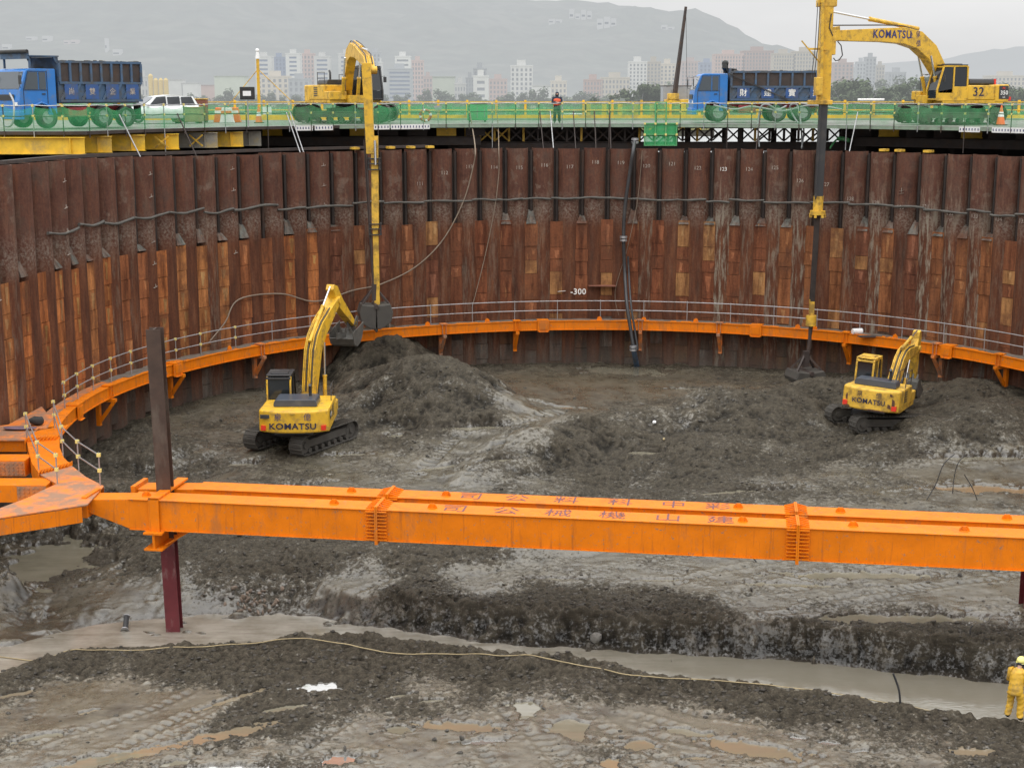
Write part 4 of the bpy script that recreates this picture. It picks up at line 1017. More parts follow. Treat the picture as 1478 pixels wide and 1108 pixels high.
# guard rails over the node
def railing(name, label, foot, hgt, group=None):
    root = thing(name, label, 'railing', foot[0], group=group)
    for lvl in (hgt, hgt * .5):
        b = MB(); b.tube([p + Z3 * lvl for p in foot], .024, 6); b.build('rail', M['steel'], root, world=True)
    for p in foot:
        b = MB(); b.cyl(p - Z3 * .03, p + Z3 * (hgt + .08), .024, n=7); ps = b.build('post', M['steel'], root, world=True)
        b = MB()
        for lvl in (hgt, hgt * .5): b.cbox(p + Z3 * lvl, (.11, .11, .11))
        b.build_each('coupler', M['clampy'], ps, world=True)
    return root
railing('node_railing', 'silver guard rail with yellow couplers on the pit side of the corner node', [atz(u, v, ZR) for u, v in ((79, 618), (91, 657), (114, 680), (145, 701))], 1.02)
railing('node_railing', 'silver guard rail with yellow couplers on the outer side of the corner node', [atz(u, v, ZR) for u, v in ((39, 634), (56, 678), (83, 698))], .95)

# ------------------------------------------------------------------ columns
def column(name, label, foot, top_z, w, lean, paint_z):
    root = thing(name, label, 'column', foot)
    yaw = math.atan2(sd.y, sd.x) + R(8)
    d = Vector((lean[0], lean[1], 1)); T = Vector((math.cos(yaw), math.sin(yaw), 0))
    for (za, zb, mt, nm) in ((-1.0, paint_z - foot[2], M['maroon'], 'lower_length'), (paint_z - foot[2] + .005, top_z - foot[2], M['column'], 'upper_length')):
        b = MB(); a, c = Vector((0, 0, 0)) + d * za, Vector((0, 0, 0)) + d * zb
        Nn = Vector((-T.y, T.x, 0))
        for sg in (-1, 1): b.beam(a + Nn * sg * w * .46, c + Nn * sg * w * .46, w, .03, Nn)
        b.beam(a, c, .03, w * .85, Nn)
        b.build(nm, mt, root)
    return root
cf = SA + sd * (SL(233) - .24) + sn * 1.14; cf.z = -15.25
ctop = at(222, 474, cf.y)
column('steel_column', 'rusty brown steel column standing through the strut, maroon below it', cf, ctop.z, .45, (-.018, 0), ZR - 1.5)
cf2 = at(1480, 945, 43.5); cf2.z = gz(cf2.x, cf2.y)
column('steel_column', 'dark maroon steel column below the strut at the right edge', cf2, ZR - .93, .5, (.0, 0), ZR - 1.0)
# ------------------------------------------------------------------ excavators
def rzm(a): return Matrix.Rotation(a, 4, 'Z')
def rounded(poly, r=.12, n=3):
    out = []; k = len(poly)
    for i in range(k):
        p0, p, p1 = Vector(poly[i - 1]), Vector(poly[i]), Vector(poly[(i + 1) % k])
        a = (p0 - p); c = (p1 - p); rr = min(r, a.length * .45, c.length * .45); a = p + a.normalized() * rr; c = p + c.normalized() * rr
        for j in range(n + 1):
            t = j / n; out.append(tuple(a * (1 - t) ** 2 + p * 2 * t * (1 - t) + c * t * t))
    return out
def tracks(root, yaw, L=4.2, gauge=2.25, shoe=.62, h=.88, muddy=True):
    Mt = rzm(yaw)
    for sg in (-1, 1):
        y = sg * gauge / 2; r = h / 2 - .04
        b = MB(); b.M = Mt
        n = 52; per = 2 * (L - 2 * r) + 2 * PI * r
        def pos(s):
            s %= per; a = L - 2 * r
            if s < a: return Vector((-a / 2 + s, 0, 2 * r)), 0.0
            s -= a
            if s < PI * r: t = s / r; return Vector((a / 2 + r * math.sin(t), 0, r + r * math.cos(t))), t
            s -= PI * r
            if s < a: return Vector((a / 2 - s, 0, 0)), PI
            s -= a; t = s / r; return Vector((-a / 2 - r * math.sin(t), 0, r - r * math.cos(t))), PI + t
        for i in range(n):
            p, t = pos(per * i / n); b.M = Mt @ Matrix.Translation((p.x, y, p.z + .04)) @ Matrix.Rotation(t, 4, 'Y')
            b.cbox((0, 0, 0), (per / n * .93, shoe, .035)); b.cbox((0, 0, .035), (.03, shoe * .98, .04))
        tr = b.build('track', M['track'], root)
        b = MB(); b.M = Mt
        b.box((-L / 2 + r, y - shoe * .28, .30), (L / 2 - r, y + shoe * .28, .62))
        b.build('track_frame', M['track'], tr)
        for x in (-L / 2 + r + .03, L / 2 - r - .03):
            b = MB(); b.M = Mt; b.cyl((x, y - .2, r + .04), (x, y + .2, r + .04), r - .05, n=16); b.cyl((x, y - .26, r + .04), (x, y + .26, r + .04), .14, n=10)
            b.build('sprocket' if x < 0 else 'idler', M['track'], tr)
        b = MB(); b.M = Mt
        for i in range(7): x = -L / 2 + .75 + i * (L - 1.5) / 6; b.cyl((x, y - .24, .17), (x, y + .24, .17), .12, n=8)
        b.build('roller', M['track'], tr)
    b = MB(); b.M = Mt; b.box((-.9, -gauge / 2 + .2, .45), (.9, gauge / 2 - .2, .8)); b.cyl((0, 0, .8), (0, 0, 1.06), .62, n=20)
    b.build('undercarriage', M['dark'], root)

def upper(root, yaw, ymat, W=2.75, tail=2.75, cab_color=None, hood='hood', cab_style=0, rails=True):
    U = rzm(yaw); h = W / 2
    def mb():
        b = MB(); b.M = U.copy(); return b
    b = mb(); b.box((-tail + .7, -h + .02, 1.06), (1.35, h - .02, 1.24)); b.box((1.352, -.55, 1.06), (1.75, .55, 1.5)); b.build('turntable_frame', ymat, root, bevel=.02)
    b = mb(); arc = []
    for i in range(13):
        t = -1 + 2 * i / 12; arc.append((-tail + .42 * abs(t) ** 2.6, t * h))
    poly = [(-tail + 1.25, h), *[(x, y) for x, y in reversed(arc)], (-tail + 1.25, -h)]
    b.pxy(poly, 1.12, 2.06)
    cw = b.build('counterweight', ymat, root, bevel=.07)
    b = mb()
    b.box((-tail + .2, -h * .55, 1.04), (-tail + 1.2, h * .55, 1.118))
    b.build('tail_skirt', M['dark'], root)
    # right body with side doors and tool box, left rear body
    b = mb(); b.box((-tail + 1.255, -h, 1.245), (.55, -.42, 2.06)); b.box((-tail + 1.255, .42, 1.245), (-.12, h, 2.02)); b.box((.553, -h, 1.245), (1.5, -.55, 1.72))
    b.build('side_body', ymat, root, bevel=.05)
    b = mb()
    for i in range(5): b.box((-1.0, -h - .012, 1.45 + i * .105), (-.45, -h - .002, 1.51 + i * .105))
    for i in range(0 if W == 3.0 else 4): b.box((-1.25, h + .002, 1.45 + i * .12), (-.7, h + .012, 1.52 + i * .12))
    b.build('vent_grille', M['dark'], root)
    b = mb()
    b.pyz(rounded([(-.95, 0), (.95, 0), (.88, .30), (-.88, .30)], .1), -tail + .95, -.55); b.v = [(x, y, z + 2.065) for x, y, z in b.v]
    b.build('engine_hood', M[hood], root, bevel=.03)
    b = mb(); b.tube([(-1.0, -.55, 2.36), (-1.0, -.55, 2.75), (-1.12, -.55, 2.86)], .065, 8); b.build('exhaust_pipe', M['dark'], root)
    # cab: frame, roof, glass
    cx0, cx1, cy0, cy1 = -.08, 1.68, .40, h
    fr = M[cab_color] if cab_color else ymat
    b = mb()
    side = [(cx0, 1.25), (cx1, 1.25), (cx1 + .02, 1.75), (cx1 - .32, 3.0), (cx0 + .05, 3.02), (cx0, 2.8)]
    t = .085
    for y0, y1 in ((cy0, cy0 + t), (cy1 - t, cy1)):
        P = side
        for i in range(len(P)):
            a, c = P[i], P[(i + 1) % len(P)]
            b.beam((a[0], (y0 + y1) / 2, a[1]), (c[0], (y0 + y1) / 2, c[1]), t, t, (0, 1, 0))
        b.beam((.75, (y0 + y1) / 2, 1.25), (.75, (y0 + y1) / 2, 3.0), t, t, (0, 1, 0))
    for (x, z) in ((cx0, 1.29), (cx0, 2.95), (cx1 - .3, 2.97), (cx1, 1.29)):
        b.beam((x, cy0, z), (x, cy1, z), t, t)
    b.box((cx0 + .02, cy1 - .075, 1.26), (.74, cy1 - .012, 1.95)); b.box((.78, cy1 - .075, 1.26), (cx1 - .02, cy1 - .012, 1.62))
    b.box((cx0 - .02, cy0 + .08, 1.26), (cx0 + .03, cy1 - .08, 1.85))
    cab = b.build('cab', fr, root, bevel=.012)
    b = mb(); b.box((cx0 + .03, cy0 - .01, 3.04), (cx1 - .34, cy1 + .01, 3.10)); b.box((.2, cy0 + .15, 3.102), (1.0, cy1 - .15, 3.14)); b.build('cab_roof', M['dark'] if cab_style == 0 else fr, cab, bevel=.02)
    b = mb()
    b.quad((cx0 + .04, cy1 - .04, 1.96), (cx1 - .06, cy1 - .04, 1.7), (cx1 - .33, cy1 - .04, 2.95), (cx0 + .06, cy1 - .04, 2.95))
    b.quad((cx0 + .04, cy0 + .04, 1.3), (cx1 - .02, cy0 + .04, 1.3), (cx1 - .33, cy0 + .04, 2.95), (cx0 + .06, cy0 + .04, 2.95))
    b.quad((cx0, cy0 + .05, 1.86), (cx0, cy1 - .05, 1.86), (cx0 + .03, cy1 - .05, 2.95), (cx0 + .03, cy0 + .05, 2.95))
    b.quad((cx1 - .01, cy0 + .05, 1.3), (cx1 - .01, cy1 - .05, 1.3), (cx1 + .0, cy1 - .05, 1.75), (cx1 + .0, cy0 + .05, 1.75))
    b.quad((cx1 + .0, cy0 + .05, 1.76), (cx1 + .0, cy1 - .05, 1.76), (cx1 - .33, cy1 - .05, 2.96), (cx1 - .33, cy0 + .05, 2.96))
    b.build('cab_glass', M['glass'], cab)
    b = mb(); b.box((.1, cy0 + .25, 1.3), (.55, cy1 - .25, 1.75)); b.box((.02, cy0 + .25, 1.75), (.16, cy1 - .25, 2.45)); b.build('seat', M['dark'], cab)
    b = mb(); b.tube([(1.3, h + .02, 2.5), (1.45, h + .2, 2.55), (1.45, h + .22, 2.3)], .015, 5); b.box((1.43, h + .12, 2.2), (1.47, h + .3, 2.5)); b.build('mirror', M['dark'], root)
    if rails:
        b = mb()
        b.tube([(.5, -h + .08, 2.06), (.5, -h + .08, 2.75), (-.6, -h + .08, 2.75), (-.6, -h + .08, 2.06)], .02, 5)
        b.tube([(.5, -h + .08, 2.42), (-.6, -h + .08, 2.42)], .016, 5)
        b.tube([(1.48, -.62, 1.72), (1.48, -.62, 2.6), (.55, -.62, 2.62), (.55, -.62, 2.06)], .02, 5)
        b.build_each('handrail', M['dark'], root)
    for y in (-h * .86, h * .86):
        b = mb(); b.box((-tail + .18, y - .1, 1.22), (-tail + .36, y + .1, 1.42)); b.build('tail_lamp', M['redlight'], root)
    return U
def beamprofile(b, pts, widths, ymid, halfw):
    """swept plate-box in the xz plane: centre points with depth at each point"""
    n = len(pts); P = [Vector((x, 0, z)) for x, z in pts]; top = []; bot = []
    for i in range(n):
        d = (P[min(i + 1, n - 1)] - P[max(i - 1, 0)]).normalized(); nn = Vector((-d.z, 0, d.x))
        top.append(P[i] + nn * widths[i] / 2); bot.append(P[i] - nn * widths[i] / 2)
    vs = []
    for i in range(n):
        for p in (top[i], bot[i]):
            for sg in (-1, 1): vs.append((p.x, ymid + sg * halfw, p.z))
    fs = []
    for i in range(n - 1):
        a = 4 * i; c = a + 4      # 0 top-,1 top+,2 bot-,3 bot+
        fs += [(a, c, c + 1, a + 1), (a + 3, c + 3, c + 2, a + 2), (a + 2, c + 2, c, a), (a + 1, c + 1, c + 3, a + 3)]
    fs += [(0, 1, 3, 2), (4 * n - 4, 4 * n - 2, 4 * n - 1, 4 * n - 3)]
    b.add(vs, fs)
def ram(root, U, p0, p1, r, split=.55, ymat=None, name='hydraulic_ram'):
    p0, p1 = Vector(p0), Vector(p1); q = p0.lerp(p1, split)
    b = MB(); b.M = U.copy(); b.cyl(p0, q, r, n=10); b.cyl(q, q + (p1 - p0).normalized() * .08, r * 1.18, n=10)
    o = b.build(name, ymat or M['yellow'], root)
    b = MB(); b.M = U.copy(); b.cyl(q, p1, r * .52, n=8); b.build('ram_rod', M['chrome'], o)
def rot2(p, a, o=(0, 0)):
    return (o[0] + p[0] * math.cos(a) - p[1] * math.sin(a), o[1] + p[0] * math.sin(a) + p[1] * math.cos(a))
def boom(root, U, ymat, foot, ang, L, hw=.27, bend=.95, hoses=True, by=0.0):
    prof = [(0, 0), (.5, .12), (1.3, .45), (2.3, bend * .92), (2.9, bend), (3.6, bend * .86), (4.7, bend * .42), (5.7, 0)]
    k = L / 5.7; W = [.42, .55, .74, .86, .86, .78, .58, .40]
    pts = [rot2((x * k, z * k), ang, foot) for x, z in prof]
    b = MB(); b.M = U.copy(); beamprofile(b, pts, [w * k for w in W], by, hw)
    b.cyl((pts[-1][0], by - hw - .06, pts[-1][1]), (pts[-1][0], by + hw + .06, pts[-1][1]), .19 * k, n=14); b.cyl((pts[0][0], by - hw - .05, pts[0][1]), (pts[0][0], by + hw + .05, pts[0][1]), .26 * k, n=14)
    bo = b.build('boom', ymat, root, bevel=.02)
    if hoses:
        for j, yo in enumerate((-.2, -.12, -.04, .05, .14, .21)):
            b = MB(); b.M = U.copy(); hp = []
            for (x, z), w in zip(pts[1:-1], W[1:-1]):
                i = pts.index((x, z)); d = Vector((pts[i + 1][0] - pts[i - 1][0], pts[i + 1][1] - pts[i - 1][1])).normalized()
                hp.append((x - d.y * (w * k / 2 + .05), by + yo * hw / .27, z + d.x * (w * k / 2 + .05)))
            b.tube(hp, .028, 6); b.build('hose', ymat if j % 3 else M['dark'], bo)
    return pts
def bucket(root, U, pin, ang, W=1.1, s=1.0, m='mudmetal', by=0.0, teeth=True):
    prof = [(0, .12), (.10, -.25), (.05, -.62), (-.12, -.98), (-.45, -1.22), (-.85, -1.22), (-1.12, -.98), (-1.2, -.7)]
    pts = [rot2((x * s, z * s), ang, pin) for x, z in prof]
    b = MB(); b.M = U.copy(); t = .05
    for i in range(len(pts) - 1):
        b.beam((pts[i][0], by, pts[i][1]), (pts[i + 1][0], by, pts[i + 1][1]), W, t, None)
    o1 = rot2((0, .12), 0)
    for sg in (-1, 1):
        y = by + sg * W / 2
        b.prism([p for p in pts], (0, y, 0), (1, 0, 0), (0, 0, 1), (0, sg * .03, 0))
        b.prism([rot2((x * s, z * s), ang, pin) for x, z in ((-.2, -.1), (.25, -.1), (.25, .4), (.0, .42))], (0, by + sg * .2, 0), (1, 0, 0), (0, 0, 1), (0, sg * .04, 0))
    bu = b.build('bucket', M[m], root)
    if teeth:
        for k in range(5):
            y = by - W * .42 + k * W * .21; a = rot2((-1.2 * s, -.7 * s), ang, pin); c = rot2((-1.36 * s, -.46 * s), ang, pin)
            b = MB(); b.M = U.copy(); b.beam((a[0], y, a[1]), (c[0], y, c[1]), .11, .08, None, .05, .03); b.build('tooth', M['mudmetal'], bu)
    return bu
def arm(root, U, ymat, tip, ang, L, heel=.75, hw=.19, by=0.0):
    prof = [(-heel, .28), (-heel * .5, .30), (0, .12), (.6, .05), (L, 0)]; W = [.26, .5, .62, .52, .26]
    pts = [rot2(p, ang, tip) for p in prof]
    b = MB(); b.M = U.copy(); beamprofile(b, pts, W, by, hw)
    b.cyl((tip[0], by - hw - .08, tip[1]), (tip[0], by + hw + .08, tip[1]), .13, n=12)
    b.cyl((pts[-1][0], by - hw - .05, pts[-1][1]), (pts[-1][0], by + hw + .05, pts[-1][1]), .12, n=12)
    b.build('arm', ymat, root, bevel=.02); return pts
def sideletters(root, U, s, size, x, y, z, side, m='ink', bold=.012, sx=1.0, name='body_lettering'):
    """lettering on a side (side=-1 right, +1 left) or the rear (side=0) of the upper body"""
    U3 = U.to_3x3()
    if side == 0: ex, ey = U3 @ Vector((0, -1, 0)), Vector((0, 0, 1))
    elif side < 0: ex, ey = U3 @ Vector((1, 0, 0)), Vector((0, 0, 1))
    else: ex, ey = U3 @ Vector((-1, 0, 0)), Vector((0, 0, 1))
    return lettering(name, s, size, M[m] if m in M else m, root, U @ Vector((x, y, z)), ex, ey, .012, bold=bold, sx=sx)

# A: clean yellow machine in the pit, seen from behind
pa = on_mud(436, 640)
exA = thing('excavator', 'bright yellow crawler excavator seen from behind with boom raised beside the big mud heap', 'excavator', pa, group='yellow excavators')
tracks(exA, R(62), L=4.3, gauge=2.45, shoe=.66)
YA = R(91)
U = upper(exA, YA, M['yellow'], W=2.95, tail=2.85, cab_color='dark')
b = MB(); b.M = U.copy()
for y in (.42, 1.44):
    b.tube([(-.14, y, 1.3), (-.14, y, 2.75), (-.02, y, 3.02)], .045, 6)
b.tube([(-.14, .40, 2.15), (-.14, -.1, 1.95)], .04, 6); b.build('cab_guard', M['yellow'], exA)
U_, U = U, rzm(R(75))
ft = (.35, 1.75); ba = R(51); tip = boom(exA, U, M['yellow'], ft, ba, 5.35, by=-.18)[-1]
ap = arm(exA, U, M['yellow'], tip, R(-34), 2.5, by=-.18)
bucket(exA, U, ap[-1], R(-20), 1.15, .95, by=-.18)
tl = rot2((-.75, .28), R(-34), tip)
ram(exA, U, (*[rot2((2.5 * 5.35 / 5.7, 1.4), ba, ft)[i] if i == 0 else 0 for i in (0,)], -.18, rot2((2.5 * 5.35 / 5.7, 1.4), ba, ft)[1]), (tl[0], -.18, tl[1]), .085, .62)
bl = rot2((-.3, .15), R(-34), ap[-1])
hb_ = rot2((.1, .48), R(-34), tip); ram(exA, U, (hb_[0], -.18, hb_[1]), (ap[-1][0] - .35, -.18, ap[-1][1] + .42), .07, .6)
for y in (-.58, .22):
    m_ = rot2((2.7, .75), ba, ft); ram(exA, U, (1.35, y, 1.25), (m_[0], y, m_[1]), .09, .5)
b = MB(); b.M = U.copy(); b.beam((ap[-1][0] - .35, -.18, ap[-1][1] + .42), (ap[-1][0] + .22, -.18, ap[-1][1] - .05), .3, .08); b.build('bucket_link', M['yellow_old'], exA)
U = U_
sideletters(exA, U, 'KOMATSU', .36, -2.86, 0, 1.42, 0, 'ink', .018, 1.12)
sideletters(exA, U, '泉', .34, -2.82, .62, 1.80, 0, 'inkblue', .0); sideletters(exA, U, '億', .34, -2.82, -.62, 1.80, 0, 'inkblue', .0)
b = MB(); b.M = U.copy(); b.box((-2.70, .98, 1.74), (-2.64, 1.38, 1.90)); b.build('name_plate', M['dark'], exA)
b = MB(); b.M = U.copy(); b.prism(rounded([(-2.0, .55), (-1.4, .55), (-1.4, .2), (-2.0, .2)], .02), (0, -1.487, 1.35), (1, 0, 0), (0, 0, 1), (0, -.008, 0)); b.build('number_plate', M['dark'], exA)
sideletters(exA, U, 'PC300', .2, -1.7, -1.493, 1.72, -1, 'marking', .005)
b = MB(); b.M = U.copy(); b.box((-2.89, -.12, 1.93), (-2.84, .12, 2.0)); b.build('lamp', M['yellow_old'], exA)

# B: older worn machine by the right side of the pit
pb_ = vis_mud(1266, 611); pb_.z -= .18
exB = thing('excavator', 'worn yellow crawler excavator with scuffed rear digging at the right of the pit', 'excavator', pb_, group='yellow excavators')
exB.rotation_euler = (R(-1.0), R(4.0), 0)
tracks(exB, R(18), L=3.9, gauge=2.1, shoe=.6, h=.82)
YB = R(63)
U = upper(exB, YB, M['yellow_old'], W=2.5, tail=2.35, hood='hood', cab_style=1)
U_, U = U, rzm(R(60))
ft = (.3, 1.65); ba = R(25); tip = boom(exB, U, M['yellow_old'], ft, ba, 3.95, hw=.24, by=-.3, hoses=True)[-1]
ap = arm(exB, U, M['yellow_old'], tip, R(-78), 2.1, by=-.3, hw=.17)
bucket(exB, U, ap[-1], R(-65), 1.0, .85, by=-.3)
tl = rot2((-.75, .28), R(-78), tip); m_ = rot2((1.9, 1.15), ba, ft); ram(exB, U, (m_[0], -.3, m_[1]), (tl[0], -.3, tl[1]), .075, .6, M['yellow_old'])
for y in (-.64, .04):
    m_ = rot2((2.0, .55), ba, ft); ram(exB, U, (1.25, y, 1.2), (m_[0], y, m_[1]), .08, .5, M['yellow_old'])
ram(exB, U, (tl[0] + .3, -.3, tl[1]), (ap[-1][0] + .2, -.3, ap[-1][1] + .5), .06, .55, M['yellow_old'])
U = U_
sideletters(exB, U, 'KOMATSU', .30, -2.36, 0, 1.52, 0, 'ink', .012, 1.0)
sideletters(exB, U, '泉', .27, -2.33, .42, 1.82, 0, 'ink', .0); sideletters(exB, U, '億', .27, -2.33, -.42, 1.82, 0, 'ink', .0)
rust = mat('scraped_rust', (.10, .045, .025), .8, var=.4)
b = MB(); b.M = U.copy()
for (y, z, w, h) in ((-1.0, 1.55, .2, .4), (-.85, 1.4, .2, .2), (1.02, 1.6, .12, .3), (.9, 1.2, .5, .1), (-.3, 1.17, .9, .07), (-.9, 1.9, .15, .12)):
    xx = -2.35 + .42 * abs(y / 1.25) ** 2.6
    b.prism([(-w / 2, -h / 2), (w * .3, -h / 2 * .8), (w / 2, h * .1), (w * .2, h / 2), (-w * .4, h * .3)], (xx - .012, y, z), (0, 1, 0), (0, 0, 1), (-.006, 0, 0))
b.build_each('rust_scrape', rust, exB)

# C: long-arm clamshell machine on the deck at the left, boom towards the pit
def deck_pt(u, Y): p = at(u, 150, Y); return Vector((p.x, Y, 0))
pc_ = deck_pt(500, 83.6); pc_.z = .06
exC = thing('clamshell_excavator', 'yellow deck excavator facing the pit with a long telescopic arm hanging to a clamshell bucket', 'excavator', pc_, group='yellow excavators')
tracks(exC, R(-4), L=5.4, gauge=2.9, shoe=.75, h=1.08)
YC = R(-62)
for o_ in ():
    pass
U = upper(exC, YC, M['yellow'], W=3.1, tail=3.0, cab_color='dark', hood='dark')
U = rzm(YC)
# target points of the hanging arm, in world
hx = at(535, 150, 75.6)
dW = Vector((hx.x - pc_.x, hx.y - pc_.y, 0)); reach = dW.length; ayaw = math.atan2(dW.y, dW.x); UA = rzm(ayaw)
ft = (.5, 1.9); tipz = at(527, 96, 78.6).z
bp = [(0.5, 1.9), (1.1, 2.8), (2.1, 3.65), (3.2, 3.9), (4.8, 3.75), (reach - .6, 3.2), (reach - .05, 2.75)]
b = MB(); b.M = UA.copy(); beamprofile(b, bp, [.5, .62, .74, .74, .62, .5, .42], 0, .25)
b.cyl((reach, -.34, 2.75), (reach, .34, 2.75), .2, n=14); bo = b.build('boom', M['yellow'], exC, bevel=.02)
for yo in (-.15, 0, .15):
    b = MB(); b.M = UA.copy(); b.tube([(x, yo, z + w / 2 + .06) for (x, z), w in zip(bp[1:], [.66, .85, .85, .7, .6, .5])], .03, 6); b.build('hose', M['dark'] if yo else M['yellow'], bo)
for y in (-.42, .42): ram(exC, UA, (1.4, y, 1.25), (2.6, y, 3.5), .1, .5)
ram(exC, UA, (2.2, 0, 4.2), (reach - .5, 0, 3.75), .11, .6)
lx0 = W2L(exC, at(529, 100, 75.5)); lx1 = W2L(exC, at(535, 222, 75.4)); lx2 = W2L(exC, at(540, 236, 75.3)); lx3 = W2L(exC, at(545, 455, 75.2))
b = MB(); b.beam(lx0 + Vector((0, 0, .3)), lx1, .47, .46, (0, 1, 0), .40, .42); b.build('arm', M['yellow'], exC, bevel=.02)
l1b = W2L(exC, at(542, 330, 75.25))
b = MB(); b.beam(lx1 + Vector((.22, 0, .9)), l1b, .35, .32, (0, 1, 0)); b.build('telescopic_section', M['yellow_old'], exC, bevel=.01)
b = MB(); b.beam(l1b + Vector((0, 0, .3)), lx3, .28, .25, (0, 1, 0)); b.build('telescopic_section', M['yellow_old'], exC, bevel=.01)
for q in (lx2, l1b):
    b = MB()
    for z in (-.3, 0, .25): b.cbox(q + Vector((0, 0, z)), (.62, .5, .05))
    for sx_ in (-.27, .27): b.cbox(q + Vector((sx_, 0, 0)), (.05, .3, .62))
    b.build('guide_collar', M['dark'], exC)
b = MB(); b.cyl(W2L(exC, at(541, 203, 75.0)), W2L(exC, at(542, 238, 75.0)), .07, n=8); b.build('ram_rod', M['chrome'], exC)
b = MB(); b.cyl(lx1 + Vector((-.24, -.1, 1.2)), lx3 + Vector((-.18, -.1, 1.5)), .05, n=6); b.cyl(lx1 + Vector((-.33, .0, .7)), lx3 + Vector((-.26, .0, 2.2)), .035, n=6); b.build('feed_pipe', M['brownsteel'], exC)
# clamshell bucket, closed: two shells on a hinge
def clamshell(root, top, w, d, hgt, m, yaw=0):
    Uc = Matrix.Translation(top) @ rzm(yaw)
    for sg in (-1, 1):
        b = MB(); b.M = Uc.copy()
        prof = [(0, -.1 * hgt), (.42 * w, -.02 * hgt), (.5 * w, -.35 * hgt), (.44 * w, -.72 * hgt), (.22 * w, -.95 * hgt), (.02 * w, -hgt)]
        prof = [(sg * x, z) for x, z in prof]
        b.prism(prof, (0, -d / 2, 0), (1, 0, 0), (0, 0, 1), (0, d, 0))
        for k in range(3): b.beam((sg * .03, -d * .4 + k * d * .4, -hgt * .98), (sg * .01, -d * .4 + k * d * .4, -hgt * 1.12), .1, .1)
        b.build('shell', M[m], root, bevel=.05)
        b = MB(); b.M = Uc.copy(); b.beam((sg * .06, 0, .75), (sg * .40 * w, -d * .3, -.05 * hgt), .09, .09); b.beam((sg * .06, 0, .75), (sg * .40 * w, d * .3, -.05 * hgt), .09, .09); b.build('link_arm', M['brownsteel'], root)
    b = MB(); b.M = Uc.copy(); b.cyl((0, -d / 2 - .06, -.12 * hgt), (0, d / 2 + .06, -.12 * hgt), .12, n=12); b.box((-.14, -.13, .1), (.14, .13, .95)); b.build('hinge_block', M['brownsteel'], root)
clamshell(exC, W2L(exC, at(541, 436, 75.2)), 1.75, 1.3, 1.35, 'track', R(12))

# D: long-arm machine "32" on the deck at the right
pd = deck_pt(1371, 80.3); pd.z = .06
exD = thing('clamshell_excavator', 'yellow deck excavator numbered 32 with tall upright mast lowering a clamshell grab', 'excavator', pd, group='yellow excavators')
tracks(exD, R(6), L=5.0, gauge=2.7, shoe=.7, h=1.02)
YD = R(180 + 15)
U = upper(exD, YD, M['yellow'], W=3.0, tail=3.0, hood='dark', cab_color=None)
mx = at(1188, 100, 75.3); dW = Vector((mx.x - pd.x, mx.y - pd.y, 0)); reach = dW.length - .35; UA = rzm(math.atan2(dW.y, dW.x))
def zl(v): return W2L(exD, at(1300, v, 78)).z
bp = [(.35, 1.75), (1.0, 2.7), (1.9, 3.75), (2.9, 4.35), (4.0, 4.55), (5.4, 4.55), (reach - .05, 4.45)]
b = MB(); b.M = UA.copy(); beamprofile(b, bp, [.5, .72, .9, .92, .84, .7, .5], 0, .3)
b.cyl((reach, -.36, 4.45), (reach, .36, 4.45), .2, n=14); bo = b.build('boom', M['yellow'], exD, bevel=.02)
for y in (-.44, .44): ram(exD, UA, (1.35, y, 1.25), (2.15, y, 3.55), .1, .5)
ram(exD, UA, (2.75, 0, 4.93), (reach + .05, 0, 5.65), .11, .55)
b = MB(); b.M = UA.copy(); b.tube([(x, -.2, z + .52) for x, z in bp[1:]], .03, 5); b.tube([(x, .1, z + .5) for x, z in bp[1:]], .03, 5); b.build('hose', M['dark'], bo)
mp = rot2((0, 0), 0)
s3 = UA.to_3x3(); o = UA @ Vector((4.62, .303, 4.58))
lettering('boom_lettering', 'KOMATSU', .56, M['inkblue'], exD, UA @ Vector((4.95, .303, 4.58)), s3 @ Vector((-1, 0, 0)), s3 @ Vector((.03, 0, 1)), .012, bold=.022, sx=1.0)
lettering('boom_lettering', '2', .4, M['inkblue'], exD, UA @ Vector((3.55, .303, 4.55)), s3 @ Vector((-1, 0, 0)), (0, 0, 1), .012)
lettering('boom_lettering', '泉', .36, M['inkblue'], exD, UA @ Vector((3.05, .303, 4.62)), s3 @ Vector((-1, 0, .2)), (0, 0, 1), .012); lettering('boom_lettering', '億', .36, M['inkblue'], exD, UA @ Vector((3.0, .303, 4.15)), s3 @ Vector((-1, 0, .2)), (0, 0, 1), .012)
sideletters(exD, U, '32', .66, -.75, 1.502, 1.66, 1, 'ink', .014)
b = MB(); b.M = U.copy(); b.prism([(-2.0, 1.3), (-2.62, 1.3), (-2.55, 2.0), (-2.0, 2.0)], (0, 1.502, 0), (1, 0, 0), (0, 0, 1), (0, .01, 0)); b.build('number_plate', M['dark'], exD)
sideletters(exD, U, '350', .30, -2.3, 1.515, 1.62, 1, 'marking', .012); sideletters(exD, U, 'PC', .15, -2.28, 1.515, 1.86, 1, 'redlight', .006); sideletters(exD, U, 'LC', .13, -2.3, 1.515, 1.40, 1, 'marking', .004)
b = MB(); b.M = U.copy(); b.cyl((-2.2, .7, 2.05), (-2.2, .7, 2.36), .09, n=10); b.m = 0; b.build('beacon', M['redlight'], exD)
